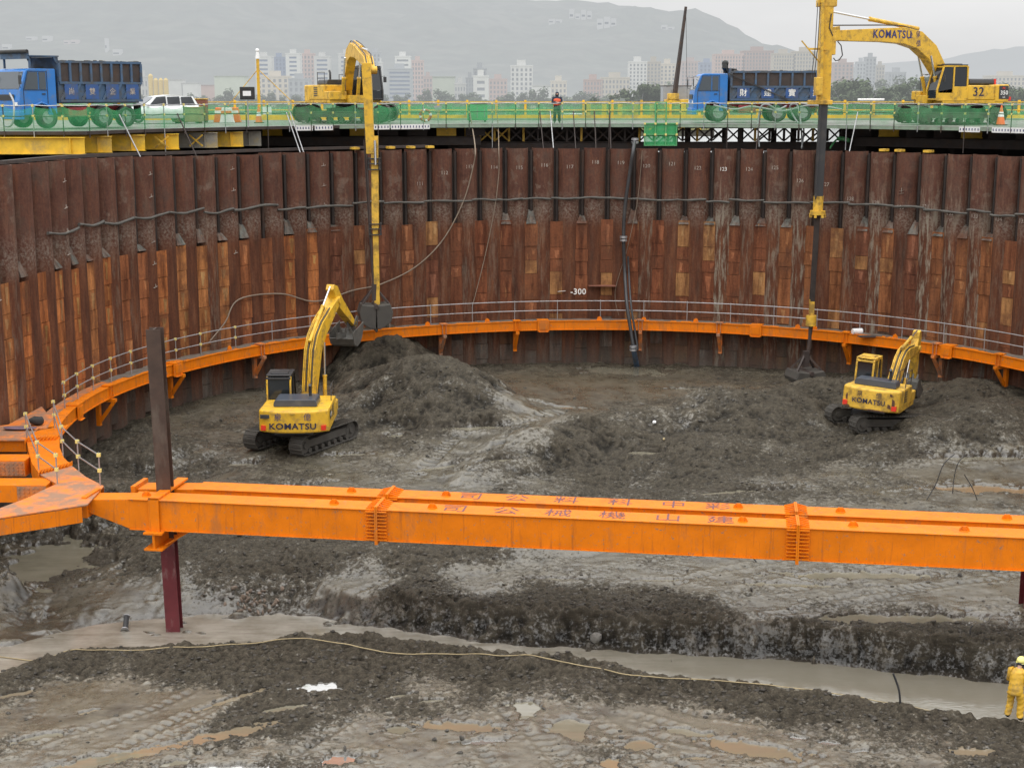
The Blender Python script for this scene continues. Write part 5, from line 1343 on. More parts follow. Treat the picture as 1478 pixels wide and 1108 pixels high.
# mast
def Lp(u, v, Y=75.3): return W2L(exD, at(u, v, Y))
b = MB(); b.beam(Lp(1196, -70), Lp(1188, 146), .62, .55, (0, 1, 0)); b.beam(Lp(1187.5, -40, 75.0), Lp(1184, 130, 75.0), .14, .5, (0, 1, 0))
b.beam(Lp(1200, 60, 75.4), Lp(1198, 40, 75.4), .9, .5, (0, 1, 0)); mastt = b.build('mast', M['yellow'], exD, bevel=.02)
b = MB(); b.cbox(Lp(1193, 5), (.95, .6, .35)); b.cbox(Lp(1183.5, 148), (1.15, .7, .22)); b.cbox(Lp(1181, 125, 75.0), (.35, .6, .9)); b.cbox(Lp(1198, 62, 75.4), (.5, .55, 1.2)); b.build_each('mast_block', M['yellow_old'], exD, bevel=.03)
b = MB(); b.beam(Lp(1168, 71, 75), Lp(1192, 71, 75), .1, .1); b.beam(Lp(1157, 59, 75), Lp(1184, 92, 75), .06, .06); b.build('hose_bracket', M['yellow_old'], exD)
for du in (0, 3.5):
    b = MB(); b.tube([Lp(1184 - du, 4, 74.9), Lp(1180 - du, 70, 74.9), Lp(1174 - du, 118, 74.9)], .02, 5); b.build('winch_rope', M['dark'], exD)
b = MB(); b.tube([Lp(1203, 84, 75.1), Lp(1206, 88, 75.1), Lp(1211, 87, 75.1), Lp(1216, 80, 75.1), Lp(1214, 66, 75.1), Lp(1209, 60, 75.1)], .03, 6); b.tube([Lp(1200, 20, 75.0), Lp(1197, 40, 75.0), Lp(1202, 52, 75.0)], .03, 6); b.build('hose', M['dark'], exD)
b = MB(); b.beam(Lp(1188.5, 150), Lp(1181, 288), .40, .40, (0, 1, 0)); b.beam(Lp(1184, 152, 75.05), Lp(1177, 285, 75.05), .08, .2, (0, 1, 0)); b.build('telescopic_section', M['dark'], exD, bevel=.02)
b = MB(); b.cyl(Lp(1181.5, 283), Lp(1180, 310), .26, n=14); b.cyl(Lp(1180.3, 304), Lp(1180, 310), .40, n=14)
for a_ in range(6): b.cbox(Lp(1180, 311) + Vector((.36 * math.cos(a_ * PI / 3), .36 * math.sin(a_ * PI / 3), 0)), (.12, .12, .2))
b.build('guide_collar', M['yellow_old'], exD)
b = MB(); b.beam(Lp(1180, 308), Lp(1172, 435), .25, .25, (0, 1, 0)); b.build('telescopic_section', M['joint'], exD, bevel=.02)
b = MB(); b.beam(Lp(1172, 432), Lp(1171, 462), .24, .24, (0, 1, 0)); b.cyl(Lp(1171, 455), Lp(1170.5, 470), .28, n=10); b.build('guide_collar', M['yellow_old'], exD)
b = MB(); b.tube([Lp(1170.5, 468), Lp(1169, 485), Lp(1168, 500), Lp(1166, 512)], [.13, .09, .12, .1], 7); b.build('swivel', M['rope' if False else 'brownsteel'], exD)
g = at(1163, 524, 75.2)
gl = W2L(exD, g + Vector((0, 0, .15)))
clamshell(exD, gl + Vector((0, 0, -.45)), 1.75, 1.5, 1.15, 'track', R(15))

# ------------------------------------------------------------------ tipper trucks
def wheel(root, x, y, r, w, hubm='steel', name='wheel'):
    b = MB(); sg = 1 if y > 0 else -1
    prof = [(r * .60, -w / 2), (r * .92, -w / 2), (r, -w * .36), (r, w * .36), (r * .92, w / 2), (r * .60, w / 2)]
    n = 22; vs = []
    for i in range(n):
        a = 2 * PI * i / n
        for rr, yy in prof: vs.append((x + rr * math.cos(a), y + yy, r + rr * math.sin(a)))
    k = len(prof)
    b.add(vs, [(i * k + j, i * k + (j + 1) % k, ((i + 1) % n) * k + (j + 1) % k, ((i + 1) % n) * k + j) for i in range(n) for j in range(k)], True)
    t = b.build(name, M['black'], root)
    b = MB(); b.cyl((x, y - w * .3, r), (x, y + w * .3, r), r * .605, n=18); b.cyl((x, y + sg * w * .3, r), (x, y + sg * w * .52, r), r * .22, n=10)
    for i in range(8):
        a = i * PI / 4; b.cyl((x + r * .38 * math.cos(a), y + sg * w * .3, r + r * .38 * math.sin(a)), (x + r * .38 * math.cos(a), y + sg * w * .36, r + r * .38 * math.sin(a)), .03, n=6)
    b.build('rim', M[hubm], t); return t
def truck(name, label, loc, rz, chars, L=7.6, box_top=3.0, guard=False, axles=(1.5, 5.0, 6.3), hub='steel', driver=False, muddyrow=True):
    """x forward, front bumper at x=0, bed runs to x=-L"""
    t = thing(name, label, 'dump truck', loc, rz, 'blue dump trucks')
    W = 2.4; h = W / 2
    b = MB(); b.box((-L + .2, -.55, .72), (-.4, .55, 1.0)); b.box((-L + .5, -.75, .55), (-L + .6, .75, .8)); b.box((-3.6, .56, .5), (-2.6, 1.1, .95)); b.box((-3.6, -1.1, .5), (-2.6, -.56, .95)); b.build('chassis', M['red'], t, bevel=.02)
    # cab shell
    z0, zs, z1 = .62, 1.78, 2.72; xb = -1.95
    b = MB()
    prof = [(-.02, z0), (0, 1.25), (-.08, zs), (-.42, z1 - .08), (-.6, z1), (xb, z1), (xb, z0), (-.88 - .62, z0), (-1.46, 1.02), (-1.1, 1.14), (-.72, 1.02), (-.66, z0)]
    b.pxz(rounded(prof, .06, 2), -h + .03, h - .03)
    cab = b.build('cab', M['blue_cab'], t, bevel=.03)
    b = MB(); b.quad((-.083, -h + .14, zs + .02), (-.083, h - .14, zs + .02), (-.40, h - .2, z1 - .14), (-.40, -h + .2, z1 - .14)); b.v = [(x + .012, y, z) for x, y, z in b.v]; b.build('windscreen', M['glass2'], cab)
    for sg in (-1, 1):
        y = sg * (h - .02)
        b = MB(); b.prism([(-.28, zs), (-1.0, zs), (-1.0, z1 - .16), (-.52, z1 - .16)], (0, y, 0), (1, 0, 0), (0, 0, 1), (0, sg * .012, 0)); b.prism([(-1.06, zs), (-1.42, zs), (-1.42, z1 - .16), (-1.06, z1 - .16)], (0, y, 0), (1, 0, 0), (0, 0, 1), (0, sg * .012, 0))
        b.build('side_window', M['glass2'], cab)
        b = MB(); yy = y + sg * .004
        for pa_, pb_ in (((-.24, .7), (-.24, zs)), ((-1.48, 1.1), (-1.48, z1 - .1)), ((-.24, zs - .03), (-1.48, zs - .03)), ((-.24, zs), (-.5, z1 - .12)), ((-.5, z1 - .12), (-1.48, z1 - .12))):
            b.beam((pa_[0], yy, pa_[1]), (pb_[0], yy, pb_[1]), .02, .018, (0, 1, 0))
        b.box((-1.36, min(y, y + sg * .03), 1.55), (-1.18, max(y, y + sg * .03), 1.60)); b.build('door_trim', M['dark'], cab)
        b = MB(); b.box((-.6, min(y, y + sg * .08), 1.10), (-1.6, max(y, y + sg * .08), 1.2)) if False else b.tube([(-.62, y + sg * .03, .75), (-.72, y + sg * .03, 1.05), (-1.1, y + sg * .03, 1.19), (-1.48, y + sg * .03, 1.05), (-1.58, y + sg * .03, .75)], .055, 6); b.build('wheel_arch', M['blue_cab'], cab)
        b = MB(); b.tube([(-.25, y, 2.5), (.05, y + sg * .18, 2.55), (.05, y + sg * .2, 1.9), (-.1, y, 1.85)], .015, 5); b.box((.02, y + sg * .2 - .1, 2.0), (.06, y + sg * .2 + .1, 2.4)); b.build('mirror', M['dark'], cab)
        b = MB(); b.box((-.012, sg * .85 - .16, 1.02), (.02, sg * .85 + .16, 1.2)); b.build('headlight', M['white'], cab)
    b = MB(); b.box((-.2, -h, .42), (.06, h, .78)); b.build('bumper', M['blue_cab'], cab, bevel=.03)
    b = MB(); b.box((.002, -.75, 1.28), (.016, .75, 1.55))
    for i in range(4): b.box((.017, -.7, 1.30 + i * .06), (.026, .7, 1.32 + i * .06))
    b.build('grille', M['dark'], cab)
    # body
    x0, x1 = -L, -2.15; zf = 1.22; zt = box_top
    b = MB()
    b.box((x0 + .1, -h + .12, zf - .08), (x1, h - .12, zf)); 
    for sg in (-1, 1):
        y0_, y1_ = sorted((sg * (h - .10), sg * (h - .04)))
        b.pxz([(x0 + .05, zf), (x1, zf), (x1, zt), (x0 - .05, zt)], y0_, y1_)
    b.box((x1, -h + .04, zf - .05), (x1 + .06, h - .04, zt + .15))
    b.pyz([(-h + .1, zf), (h - .1, zf), (h - .1, zt - .1), (-h + .1, zt - .1)], x0 - .03, x0 + .03)
    body = b.build('tipper_body', M['blue_box'], t, bevel=.01)
    zm = zf + (zt - zf) * .46
    n = 8; step = (x1 - x0) / n
    for sg in (-1, 1):
        y = sg * (h - .038); yo = sg * .085
        b = MB()
        for z in (zf + .04, zm, zt - .05): b.beam((x0 - .02, y + yo / 2, z), (x1 + .02, y + yo / 2, z), .085, .11, Z3)
        for i in range(n + 1):
            x = x0 + step * i; b.beam((x, y + yo / 2, zm + .06), (x, y + yo / 2, zt - .11), .085, .12, (0, sg, 0)) if False else b.box((x - .055, min(y, y + yo), zm + .057), (x + .055, max(y, y + yo), zt - .107))
        for i in range(n):
            x = x0 + step * (i + .5); b.prism([(x - .28, zm - .058), (x - .14, zm - .058), (x + .30, zf + .1), (x + .16, zf + .1)], (0, y, 0), (1, 0, 0), (0, 0, 1), (0, yo * .9, 0))
        b.build('side_rib', M['blue_box'], body)
        for i in range(n):
            x = x0 + step * (i + .5); b = MB()
            b.box((x - step / 2 + .062, min(y, y + sg * .012), zm + .062), (x + step / 2 - .062, max(y, y + sg * .012), zt - .112)); b.build('side_panel', M['cream' if False else 'brownsteel'] if muddyrow else M['blue_box'], body)
        for k, ch in enumerate(chars):
            xi = x1 - step * (1.0 + k * (n - 2) / (len(chars) - 1) * 1.0)
            b = MB(); b.box((xi - .36, min(y + sg * .078, y + sg * .083), zf + .11), (xi + .36, max(y + sg * .078, y + sg * .083), zm - .06)); b.build('name_panel', M['blue_panel'], body)
            lettering('body_lettering', ch, .44 if not guard else .34, M['marking'] if not guard else M['oldmark'], body, (xi, y + sg * .084, (zf + zm) / 2 + .02), (-sg, 0, 0), (0, 0, 1), .006, bold=.008)
    b = MB(); b.tube([(x1 + .02, -.9, zf), (x1 - 1.3, -h - .02, zf + .35)], .04, 6); b.build('tarp_arm', M['dark'], body)
    b = MB()
    if guard: 
        b.box((x1 - .05, -h + .05, zt + .16), (x1 + 1.55, h - .05, zt + .22)); b.box((x1 + 1.5, -h + .05, zt + .05), (x1 + 1.58, h - .05, zt + .34))
        for sg in (-1, 1): b.pxz([(x1, zt - .3), (x1 + .25, zt + .16), (x1, zt + .16)], sg * (h - .1) - .03, sg * (h - .1) + .03)
        for sg in (-1, 1): b.box((x1 + 1.4, sg * (h - .15) - .04, z1 + .02), (x1 + 1.48, sg * (h - .15) + .04, zt + .16))
        b.build('cab_guard', M['blue_box'], body)
        b = MB(); b.tube([(x1 + 1.62, -h, zt + .38), (x1 + 1.62, h, zt + .38)], .09, 8); b.build('tarp_roll', M['black'], body)
    else:
        b.cyl((x1 + .15, -.2, zt - .1), (x1 + .15, -.2, zt + .35), .14, n=8); b.beam((x1 + .1, -.5, zt + .12), (x1 + .35, .5, zt + .3), .22, .28); b.ball((x1 + .2, -.1, zt + .45), (.2, .25, .18)); b.beam((x1 + .15, .3, zt + .1), (x1 - .35, .6, zt + .05), .14, .16)
        b.build('tarp_gear', M['black'], body)
        for sg in (-1, 1):
            b = MB(); b.beam((x1 + .15, sg * (h + .1), zt - .15), (x1 - 3.2, sg * (h + .1), zf + .05), .06, .06); b.build('tarp_arm', M['dark'], body)
    # dirt load / rim
    b = MB()
    for i in range(40):
        x = x0 + (x1 - x0) * rnd.random(); y = rnd.choice((-1, 1)) * (h - .07); b.ball((x, y, zt + rnd.uniform(-.01, .03)), (rnd.uniform(.08, .22), .05, rnd.uniform(.02, .05)), 6, 4)
    o = b.build('mud_crust', M['mudmetal'], body); o['kind'] = 'stuff'
    for i, x in enumerate(axles):
        for sg in (-1, 1): wheel(t, -x, sg * (h - .19), .52, .34, hub)
        if i:
            b = MB(); b.cyl((-x, -.9, .52), (-x, .9, .52), .1, n=8); b.build('axle', M['dark'], t)
    for sg in (-1, 1):
        b = MB(); b.box((-L + .05, sg * .85 - .3, .35), (-L + .07, sg * .85 + .3, 1.1)); b.build('mud_flap', M['black'], t)
    return t
tp = deck_pt(997, 86.0); tp.z = .05
trR = truck('dump_truck', 'blue dump truck seen side-on between the deck person and the tall mast', tp, R(180), '財建實業', L=7.7, box_top=2.86, axles=(1.45, 4.85, 6.3))
tp2 = deck_pt(8, 68.4); tp2.z = .05
trL = truck('dump_truck', 'blue dump truck with red chassis and cab roof guard beside the white car', tp2, R(180 + 50), '尚雙企業', L=6.7, box_top=3.1, guard=True, axles=(1.45, 4.5, 5.8), muddyrow=True)

# white people carrier
def car(loc, rz):
    t = thing('parked_car', 'white people carrier parked behind the left dump truck', 'car', loc, rz)
    W = .86; L = 4.5
    b = MB()   # lower body by stations along x (front at +x)
    st = [(2.22, .42, .62, .62), (2.15, .34, .74, .76), (1.7, .28, .86, .86), (1.05, .26, .96, .86), (.0, .25, 1.0, .87), (-1.4, .26, 1.02, .87), (-2.05, .30, 1.02, .82), (-2.2, .42, .95, .76)]
    vs = []
    for x, zb, zt_, w in st: vs += [(x, -w, zb), (x, -w, (zb + zt_) * .55), (x, -w * .95, zt_), (x, w * .95, zt_), (x, w, (zb + zt_) * .55), (x, w, zb)]
    n = len(st); fs = [(i * 6 + j, i * 6 + (j + 1) % 6, (i + 1) * 6 + (j + 1) % 6, (i + 1) * 6 + j) for i in range(n - 1) for j in range(6)]
    fs += [(5, 4, 3, 2, 1, 0), tuple((n - 1) * 6 + j for j in range(6))]
    b.add(vs, fs, True); body = b.build('body', M['carwhite'], t)
    b = MB(); gh = [(1.15, .97, .80), (.35, 1.56, .66), (-.6, 1.66, .66), (-1.85, 1.58, .62), (-2.15, 1.02, .74)]
    vs = []
    for x, z, w in gh: vs += [(x, -w, z), (x, w, z)]
    b.add(vs + [(1.15, -.8, .95), (1.15, .8, .95), (-2.15, -.74, .95), (-2.15, .74, .95)], [(0, 2, 3, 1), (2, 4, 5, 3), (4, 6, 7, 5), (6, 8, 9, 7)], True)
    b.add([(1.15, -.80, .97), (.35, -.66, 1.56), (-.6, -.66, 1.66), (-1.85, -.62, 1.58), (-2.15, -.74, 1.0)], [(0, 1, 2, 3, 4)], False); b.add([(1.15, .80, .97), (.35, .66, 1.56), (-.6, .66, 1.66), (-1.85, .62, 1.58), (-2.15, .74, 1.0)], [(4, 3, 2, 1, 0)], False)
    b.build('roof', M['carwhite'], t)
    b = MB(); b.quad((1.10, -.70, 1.03), (1.10, .70, 1.03), (.40, .58, 1.545), (.40, -.58, 1.545)); b.v = [(x + .02, y, z + .012) for x, y, z in b.v]; b.build('windscreen', M['glass2'], t)
    for sg in (-1, 1):
        for (xa, xb_, xc, xd) in ((.75, .28, -.25, -.25), (-.33, -.33, -1.05, -1.05), (-1.13, -1.13, -1.75, -1.95)):
            b = MB(); ya, yb = sg * .81, sg * .675
            b.quad((xa, ya, 1.03), (xd, ya - sg * .02, 1.03), (xc, yb, 1.56), (xb_, yb, 1.53)); b.build('side_window', M['glass'], t)
        b = MB(); b.box((.75, sg * .9 - .09, 1.0), (.9, sg * .9 + .09, 1.12)); b.build('mirror', M['carwhite'], t, bevel=.02)
        b = MB(); b.ball((2.1, sg * .55, .68), (.12, .2, .09)); b.build('headlight', M['chrome'], t)
        for x in (1.4, -1.35): wheel(t, x, sg * .76, .32, .2)
    b = MB(); b.quad((-2.19, -.6, 1.05), (-2.19, .6, 1.05), (-1.9, .55, 1.54), (-1.9, -.55, 1.54)); b.build('rear_window', M['glass'], t)
    b = MB(); b.box((2.16, -.5, .36), (2.24, .5, .52)); b.build('grille', M['dark'], t)
    return t
cp = deck_pt(227, 83.0); cp.z = .05
car(cp, R(180 + 33)).scale = (1, 1, .92)
# ------------------------------------------------------------------ ground behind the wall, deck
def poly_obj(name, pts, z0, z1, mt, parent=None, world=True):
    b = MB(); b.prism(pts, (0, 0, z0), (1, 0, 0), (0, 1, 0), (0, 0, z1 - z0)); return b.build(name, mt, parent, world=world)
M['bankmud'] = mat('river_bank_soil', (.085, .078, .065), .9, dirt=(.11, .12, .07), damt=.5, ds=.4, var=.3)
def arcpts(r, p0, p1, n=60):
    out = []
    for i in range(n + 1):
        p = p0 + (p1 - p0) * i / n; q = pc(p, r, 0); out.append((q.x, q.y))
    return out
outer = arcpts(RW + .1, -20, 186, 90)
gp = outer + [(-70, 40), (-70, 108), (90, 108), (90, 48)]
o = poly_obj('bank_ground', gp, -3.8, -3.2, M['bankmud']); structure(o, 'dark soil behind the pile wall under the trestle')
RD = 24.75
def de(p, r=RD, z=0.0):
    if p <= 162: a = R(p); return Vector((CX + r * math.cos(a), CY + r * math.sin(a), z))
    a = R(162); return Vector((CX + r * math.cos(a) - R(p - 162) * RD, CY + RD * math.sin(a) + (r - RD) * .9, z))
deck = thing('trestle_deck', 'steel trestle deck on yellow and brown girders behind the pile wall', 'trestle deck', (4, 88, -1))
edge = [tuple(de(8 + 222 * i / 100))[:2] for i in range(101)]
edge_n = 52
pl = edge + [(-60, edge[-1][1]), (-60, 95), (60, 95), (60, edge[0][1])]
poly_obj('deck_plate', pl, -.12, 0, M['deck'], deck)
b = MB()
for i in range(len(edge) - 1):
    if i == edge_n: b.build('edge_plate', M['palegreen'], deck, world=True); b = MB()
    a, c = Vector((*edge[i], -.14)), Vector((*edge[i + 1], -.14)); n_ = (Vector((CX, CY, -.14)) - a).normalized(); n_.z = 0
    b.beam(a + n_ * .05 + Z3 * (.04 if i < edge_n else .06), c + n_ * .05 + Z3 * (.04 if i < edge_n else .06), .06, .17 if i < edge_n else .14)
b.build('edge_plate', M['brownsteel'], deck, world=True)
# sign-like gratings on the edge
for (u0, u1) in ((425, 449), (452, 478), (538, 560), (562, 618), (1382, 1412), (1430, 1478)):
    b = MB(); pts = []
    for u in (u0, u1):
        for pz in np.arange(12, 178, .1):
            q = pc(float(pz), RD - .1, -.1)
            if abs(CU + F * q.x / (q.y * math.cos(TH) + 1.7 * math.sin(TH)) - u) < 2.6: pts.append(q); break
    if len(pts) == 2:
        a, c = pts; b.beam(a + Z3 * -.02, c + Z3 * -.02, .03, .26)
        ob = b.build('kerb_grating', M['white'], deck, world=True); b = MB(); k = max(3, int((c - a).length / .16))
        for i in range(k):
            q = a.lerp(c, (i + .5) / k) + (Vector((CX, CY, 0)) - a).normalized() * .018; b.beam(Vector((q.x, q.y, -.17)), Vector((q.x, q.y, -.06)), .05, .03)
        b.build('slot', M['inkblue'], ob, world=True)
# stepped yellow girders on the left
for k, (u, Y) in enumerate(((122, 65.2), (161, 67.0), (209, 69.0), (258, 70.9), (314, 73.2), (351, 74.6), (377, 75.8))):
    e = at(u, 205, Y); lastx = e0.x if k else e.x; e0 = e; b = MB(); b.ibeam((-60, Y, -.62), (e.x, Y, -.62), .30, .74, .03); b.box((e.x - .62, Y - .14, -.96), (e.x - .59, Y + .14, -.28))
    b.build('yellow_girder', M['yellow_girder'] if k not in (4, 6) else M['grey_girder'], deck, world=True)
    if k in (3, 4):
        b = MB(); xa = e.x - (e.x - lastx) * .98; b.beam((lastx + .1, Y - .35, -.9), (lastx + .75, Y - .35, -.35), .07, .07); b.beam((lastx + .1, Y - .42, -.35), (lastx + .75, Y - .42, -.9), .07, .07); b.build('cross_brace', M['yellow_old'], deck, world=True)
# curved cap beam over the piles at the left, brown girders either side
b = MB()
cap = [pc(p, RW + .45, -1.16 + .16 * float(sstep(140, 172, p))) for p in np.arange(112, 182, 3.0)]
for a, c in zip(cap[:-1], cap[1:]): b.beam(a, c, .3, .14)
b.build('cap_beam', M['brownsteel'], deck, world=True)
b = MB(); a, c = at(377, 204, 81.6), at(694, 204, 83.2); b.ibeam((a.x, a.y, -.95), (c.x, c.y, -.95), .35, .48, .03); b.build('brown_girder', M['brownsteel'], deck, world=True)
b = MB(); a, c = at(1233, 204, 81.6), at(1500, 204, 74.5); b.ibeam((a.x, a.y, -.95), (c.x + 2, c.y - .5, -.95), .35, .48, .03); b.build('brown_girder', M['brownsteel'], deck, world=True)
for us, Y in ((range(392, 690, 42), 82.9), (range(1245, 1500, 40), 80.4)):
    for u in us:
        Yk = Y if u < 1000 else 81.9 - (u - 1245) / 255 * 6.6
        q = at(u, 192, Yk); b = MB(); b.ibeam((q.x - .55, q.y + .3, -.47), (q.x + .55, q.y + .3, -.47), .3, .42, .04); b.build('cross_girder', M['brownsteel'] if (u // 42) % 3 else M['yellow_girder'], deck, world=True)
# X-braced frame in the middle
YB_ = 84.0
x0 = at(672, 196, YB_).x; x1 = at(1236, 196, YB_).x; n = 27; st_ = (x1 - x0) / n
for i in range(n + 1):
    x = x0 + i * st_; b = MB(); b.box((x - .06, YB_ - .08, -1.02), (x + .06, YB_ + .08, -.25)); b.build('brace_post', M['yellow_old'] if i < 4 or i % 4 == 0 else M['brownsteel'], deck, world=True)
    if i < n:
        b = MB(); b.beam((x + .07, YB_ - .03, -.95), (x + st_ - .07, YB_ - .03, -.32), .05, .085, Z3); b.beam((x + .07, YB_ + .03, -.32), (x + st_ - .07, YB_ + .03, -.95), .05, .085, Z3)
        b.build('cross_brace', M['yellow_old'] if i < 3 else M['brownsteel'], deck, world=True)
b = MB(); b.ibeam((x0 - 1, YB_, -1.30), (x1 + .6, YB_, -1.30), .3, .52, .03); b.build('bottom_girder', M['brownsteel'], deck, world=True)
b = MB(); b.box((x0 - 1, YB_ + .2, -.30), (x1 + 1, YB_ + .3, -.245)); b.build('top_chord', M['brownsteel'], deck, world=True)
b = MB(); b.ibeam((-60, 88, -.75), (at(925, 196, 88).x, 88, -.75), .3, .9, .03); b.build('backing_girder', M['brownsteel'], deck, world=True)  # girder added as a dark backing behind the braced frame
b = MB(); b.box((-60, 90.5, -3.3), (at(925, 196, 90.5).x, 90.7, -.3)); b.build('dark_backing', M['joint'], deck, world=True)  # dark sheet added to keep the gaps under the deck dark
b = MB(); b.box((at(1212, 196, 90.5).x, 90.5, -3.3), (60, 90.7, -.3)); b.build('dark_backing', M['joint'], deck, world=True)  # added dark sheet, right-hand stretch
b = MB(); b.ibeam((at(1215, 196, 88).x, 88, -.75), (60, 88, -.75), .3, .9, .03); b.build('backing_girder', M['brownsteel'], deck, world=True)  # right-hand girder, also added as dark backing
for i in range(24):
    x = -30 + i * 3.1
    for Y in (86.5, 93):
        b = MB(); b.ibeam((x, Y, -3.4), (x, Y, -.26), .3, .3, .03); b.build('pier_post', M['brownsteel'], deck, world=True)
b = MB()
for i in range(24): b.beam((-30 + i * 3.1, 93, -2.9), (-30 + (i + 1) * 3.1, 93, -.5), .1, .1)
b.build('pier_bracing', M['brownsteel'], deck, world=True)

# deck guard rail along the pit edge
def deck_e(p, r=RD - .12): return de(p, r, 0)
dr = thing('deck_railing', 'scaffold tube guard rail with green netting along the pit edge of the deck', 'railing', deck_e(90))
p0, p1 = 11.0, 196.0
for lvl in (1.12, .66):
    b = MB(); b.tube([deck_e(p) + Z3 * (lvl + .02 * math.sin(p * 1.7)) for p in np.arange(p0, p1, 1.5)], .026, 6); b.build('rail', M['brownsteel'] if lvl < 1 else M['steel'], dr, world=True)
phs = np.arange(p0 + .5, p1, 3.05)
for i, p in enumerate(phs):
    q = deck_e(float(p)); b = MB(); dn_ = -.3 if i % 5 else -1.3
    b.cyl(q + Z3 * dn_, q + Z3 * 1.2, .026, n=7); ps = b.build('post', M['brownsteel'] if i % 3 else M['steel'], dr, world=True)
    b = MB(); b.cbox(q + Z3 * 1.12, (.1, .1, .1)); b.cbox(q + Z3 * .66, (.1, .1, .1)); b.build_each('coupler', M['clampy'], ps, world=True)
for i in range(len(phs) - 1):
    pa_, pb_ = float(phs[i]), float(phs[i + 1]); left = pa_ > 128
    b = MB(); n = 6; hi = (1.08 if left or i % 7 else .9); vs = []
    for k in range(n + 1):
        p = pa_ + (pb_ - pa_) * k / n; sag = .10 * math.sin(PI * k / n) * (1 + (i * 37 % 5) / 4)
        bul = .06 * math.sin(k * 2.3 + i)
        for z, rr in ((.02, RD - .15), (.4, RD - .20 - bul), (.75, RD - .18 + bul), (hi - sag, RD - .14)): q = de(p, rr, z); vs.append(q)
    fs = [(k * 4 + j, k * 4 + j + 1, (k + 1) * 4 + j + 1, (k + 1) * 4 + j) for k in range(n) for j in range(3)]
    b.add(vs, fs, True); b.build('netting', M['net'] if left or 95 < pa_ < 118 else M['net_thin'], dr, world=True)
# raking tubes from the rail down to the pile heads
for u in (143, 395, 401, 780, 795, 828, 858, 880, 1098, 1245, 520 if False else 238):
    q = at(u, 180, 81); a_ = math.degrees(math.atan2(q.y - CY, q.x - CX))
    for _ in range(3):
        w_ = pc(a_, RD - .15, 0); uu = CU + F * w_.x / (w_.y * math.cos(TH) + 1.7 * math.sin(TH)); a_ += (uu - u) / 16 * .5 if u > 300 else (uu - u) / 10 * .5
    b = MB(); b.tube([de(a_, RD - .2, .7), pc(a_ - .15, RW - .1, -1.32)], .03, 6); b.build('raker_tube', M['steel'] if u % 2 else M['brownsteel'], dr, world=True)
# far side barrier of the deck
fr_ = thing('far_barrier', 'yellow post barrier with green netting along the far edge of the deck', 'barrier', (4, 94.4, 0))
for k in range(46):
    x = -38 + k * 1.85; b = MB(); b.box((x - .07, 94.3, 0), (x + .07, 94.44, 1.25)); b.build('post', M['yellow_girder'], fr_, world=True)
b = MB(); b.box((-46, 94.1, 0), (46, 94.25, .32)); b.build('kerb', M['yellow_girder'], fr_, world=True)
b = MB(); b.box((-46, 94.46, .02), (46, 94.5, 1.05)); b.build('netting', M['net_thin'], fr_, world=True)
for z in (.6, 1.1):
    b = MB(); b.box((-46, 94.24, z), (46, 94.29, z + .05)); b.build('rail', M['yellow_girder'], fr_, world=True)
b = MB(); b.box((-10, 93.2, .0), (46, 93.7, .12)); b.build('cover_strip', M['palegreen'], fr_, world=True)
fb = thing('distant_barrier', 'long low olive barrier on the river bank behind the deck person', 'barrier', (at(920, 150, 118).x, 118, -1.2))
for i in range(24):
    b = MB(); b.box((-3.9 + i * .42 - .19, -.06, 0), (-3.9 + i * .42 + .19, .06, 2.05)); b.build('panel', M['cream'] if i % 3 else M['yellow_girder'], fb)
b = MB(); b.box((-4.1, .062, -.5), (6.2, .2, 1.0)); b.build('base', M['bankmud'], fb)

# hanging basket gate
g0 = at(930, 210, 82.0); w_ = px(930, 180, 46, 82.0); gt = thing('hanging_gate', 'green netted steel access frame hanging at the deck edge above the black hose', 'access frame', (g0.x, 81.9, -1.2))
for x in (0, w_ * .33, w_ * .66, w_):
    b = MB(); b.box((x - .035, -.03, 0), (x + .035, .03, 1.25 if x in (0, w_) else 2.4)); b.build('frame_post', M['greenpaint'], gt)
for z in (0.03, .62, 1.22):
    b = MB(); b.box((.036, -.028, z - .03), (w_ - .036, .028, z + .03)); b.build('frame_bar', M['greenpaint'], gt)
b = MB(); b.box((w_ * .33, -.027, 2.34), (w_ * .66, .027, 2.4)); b.build('frame_bar', M['greenpaint'], gt)
b = MB(); b.quad((0, .04, .03), (w_, .04, .03), (w_, .04, 1.22), (0, .04, 1.22)); b.build('netting', M['net_dense'], gt)
b = MB()
for x in (0, w_ * .33, w_ * .66, w_):
    for z in (.62, 1.22): b.cbox((x, -.04, z), (.11, .1, .11))
b.build_each('coupler', M['clampy'], gt)

# ------------------------------------------------------------------ things on the deck
def tube_thing(name, label, cat, pts, r, mt, n=7, group=None):
    b = MB(); b.tube(pts, r, n); o = b.build(name, mt); c = Vector(pts[-1])
    o.data.transform(Matrix.Translation(-c)); o.location = c; return tag(o, label, cat, group)
def smooth_pts(P, n=8):
    P = [Vector(p) for p in P]; out = []
    for i in range(len(P) - 1):
        p0, p1, p2, p3 = P[max(i - 1, 0)], P[i], P[i + 1], P[min(i + 2, len(P) - 1)]
        for k in range(n):
            t = k / n; out.append(.5 * ((2 * p1) + (p2 - p0) * t + (2 * p0 - 5 * p1 + 4 * p2 - p3) * t * t + (3 * p1 - p0 - 3 * p2 + p3) * t ** 3))
    out.append(P[-1]); return out
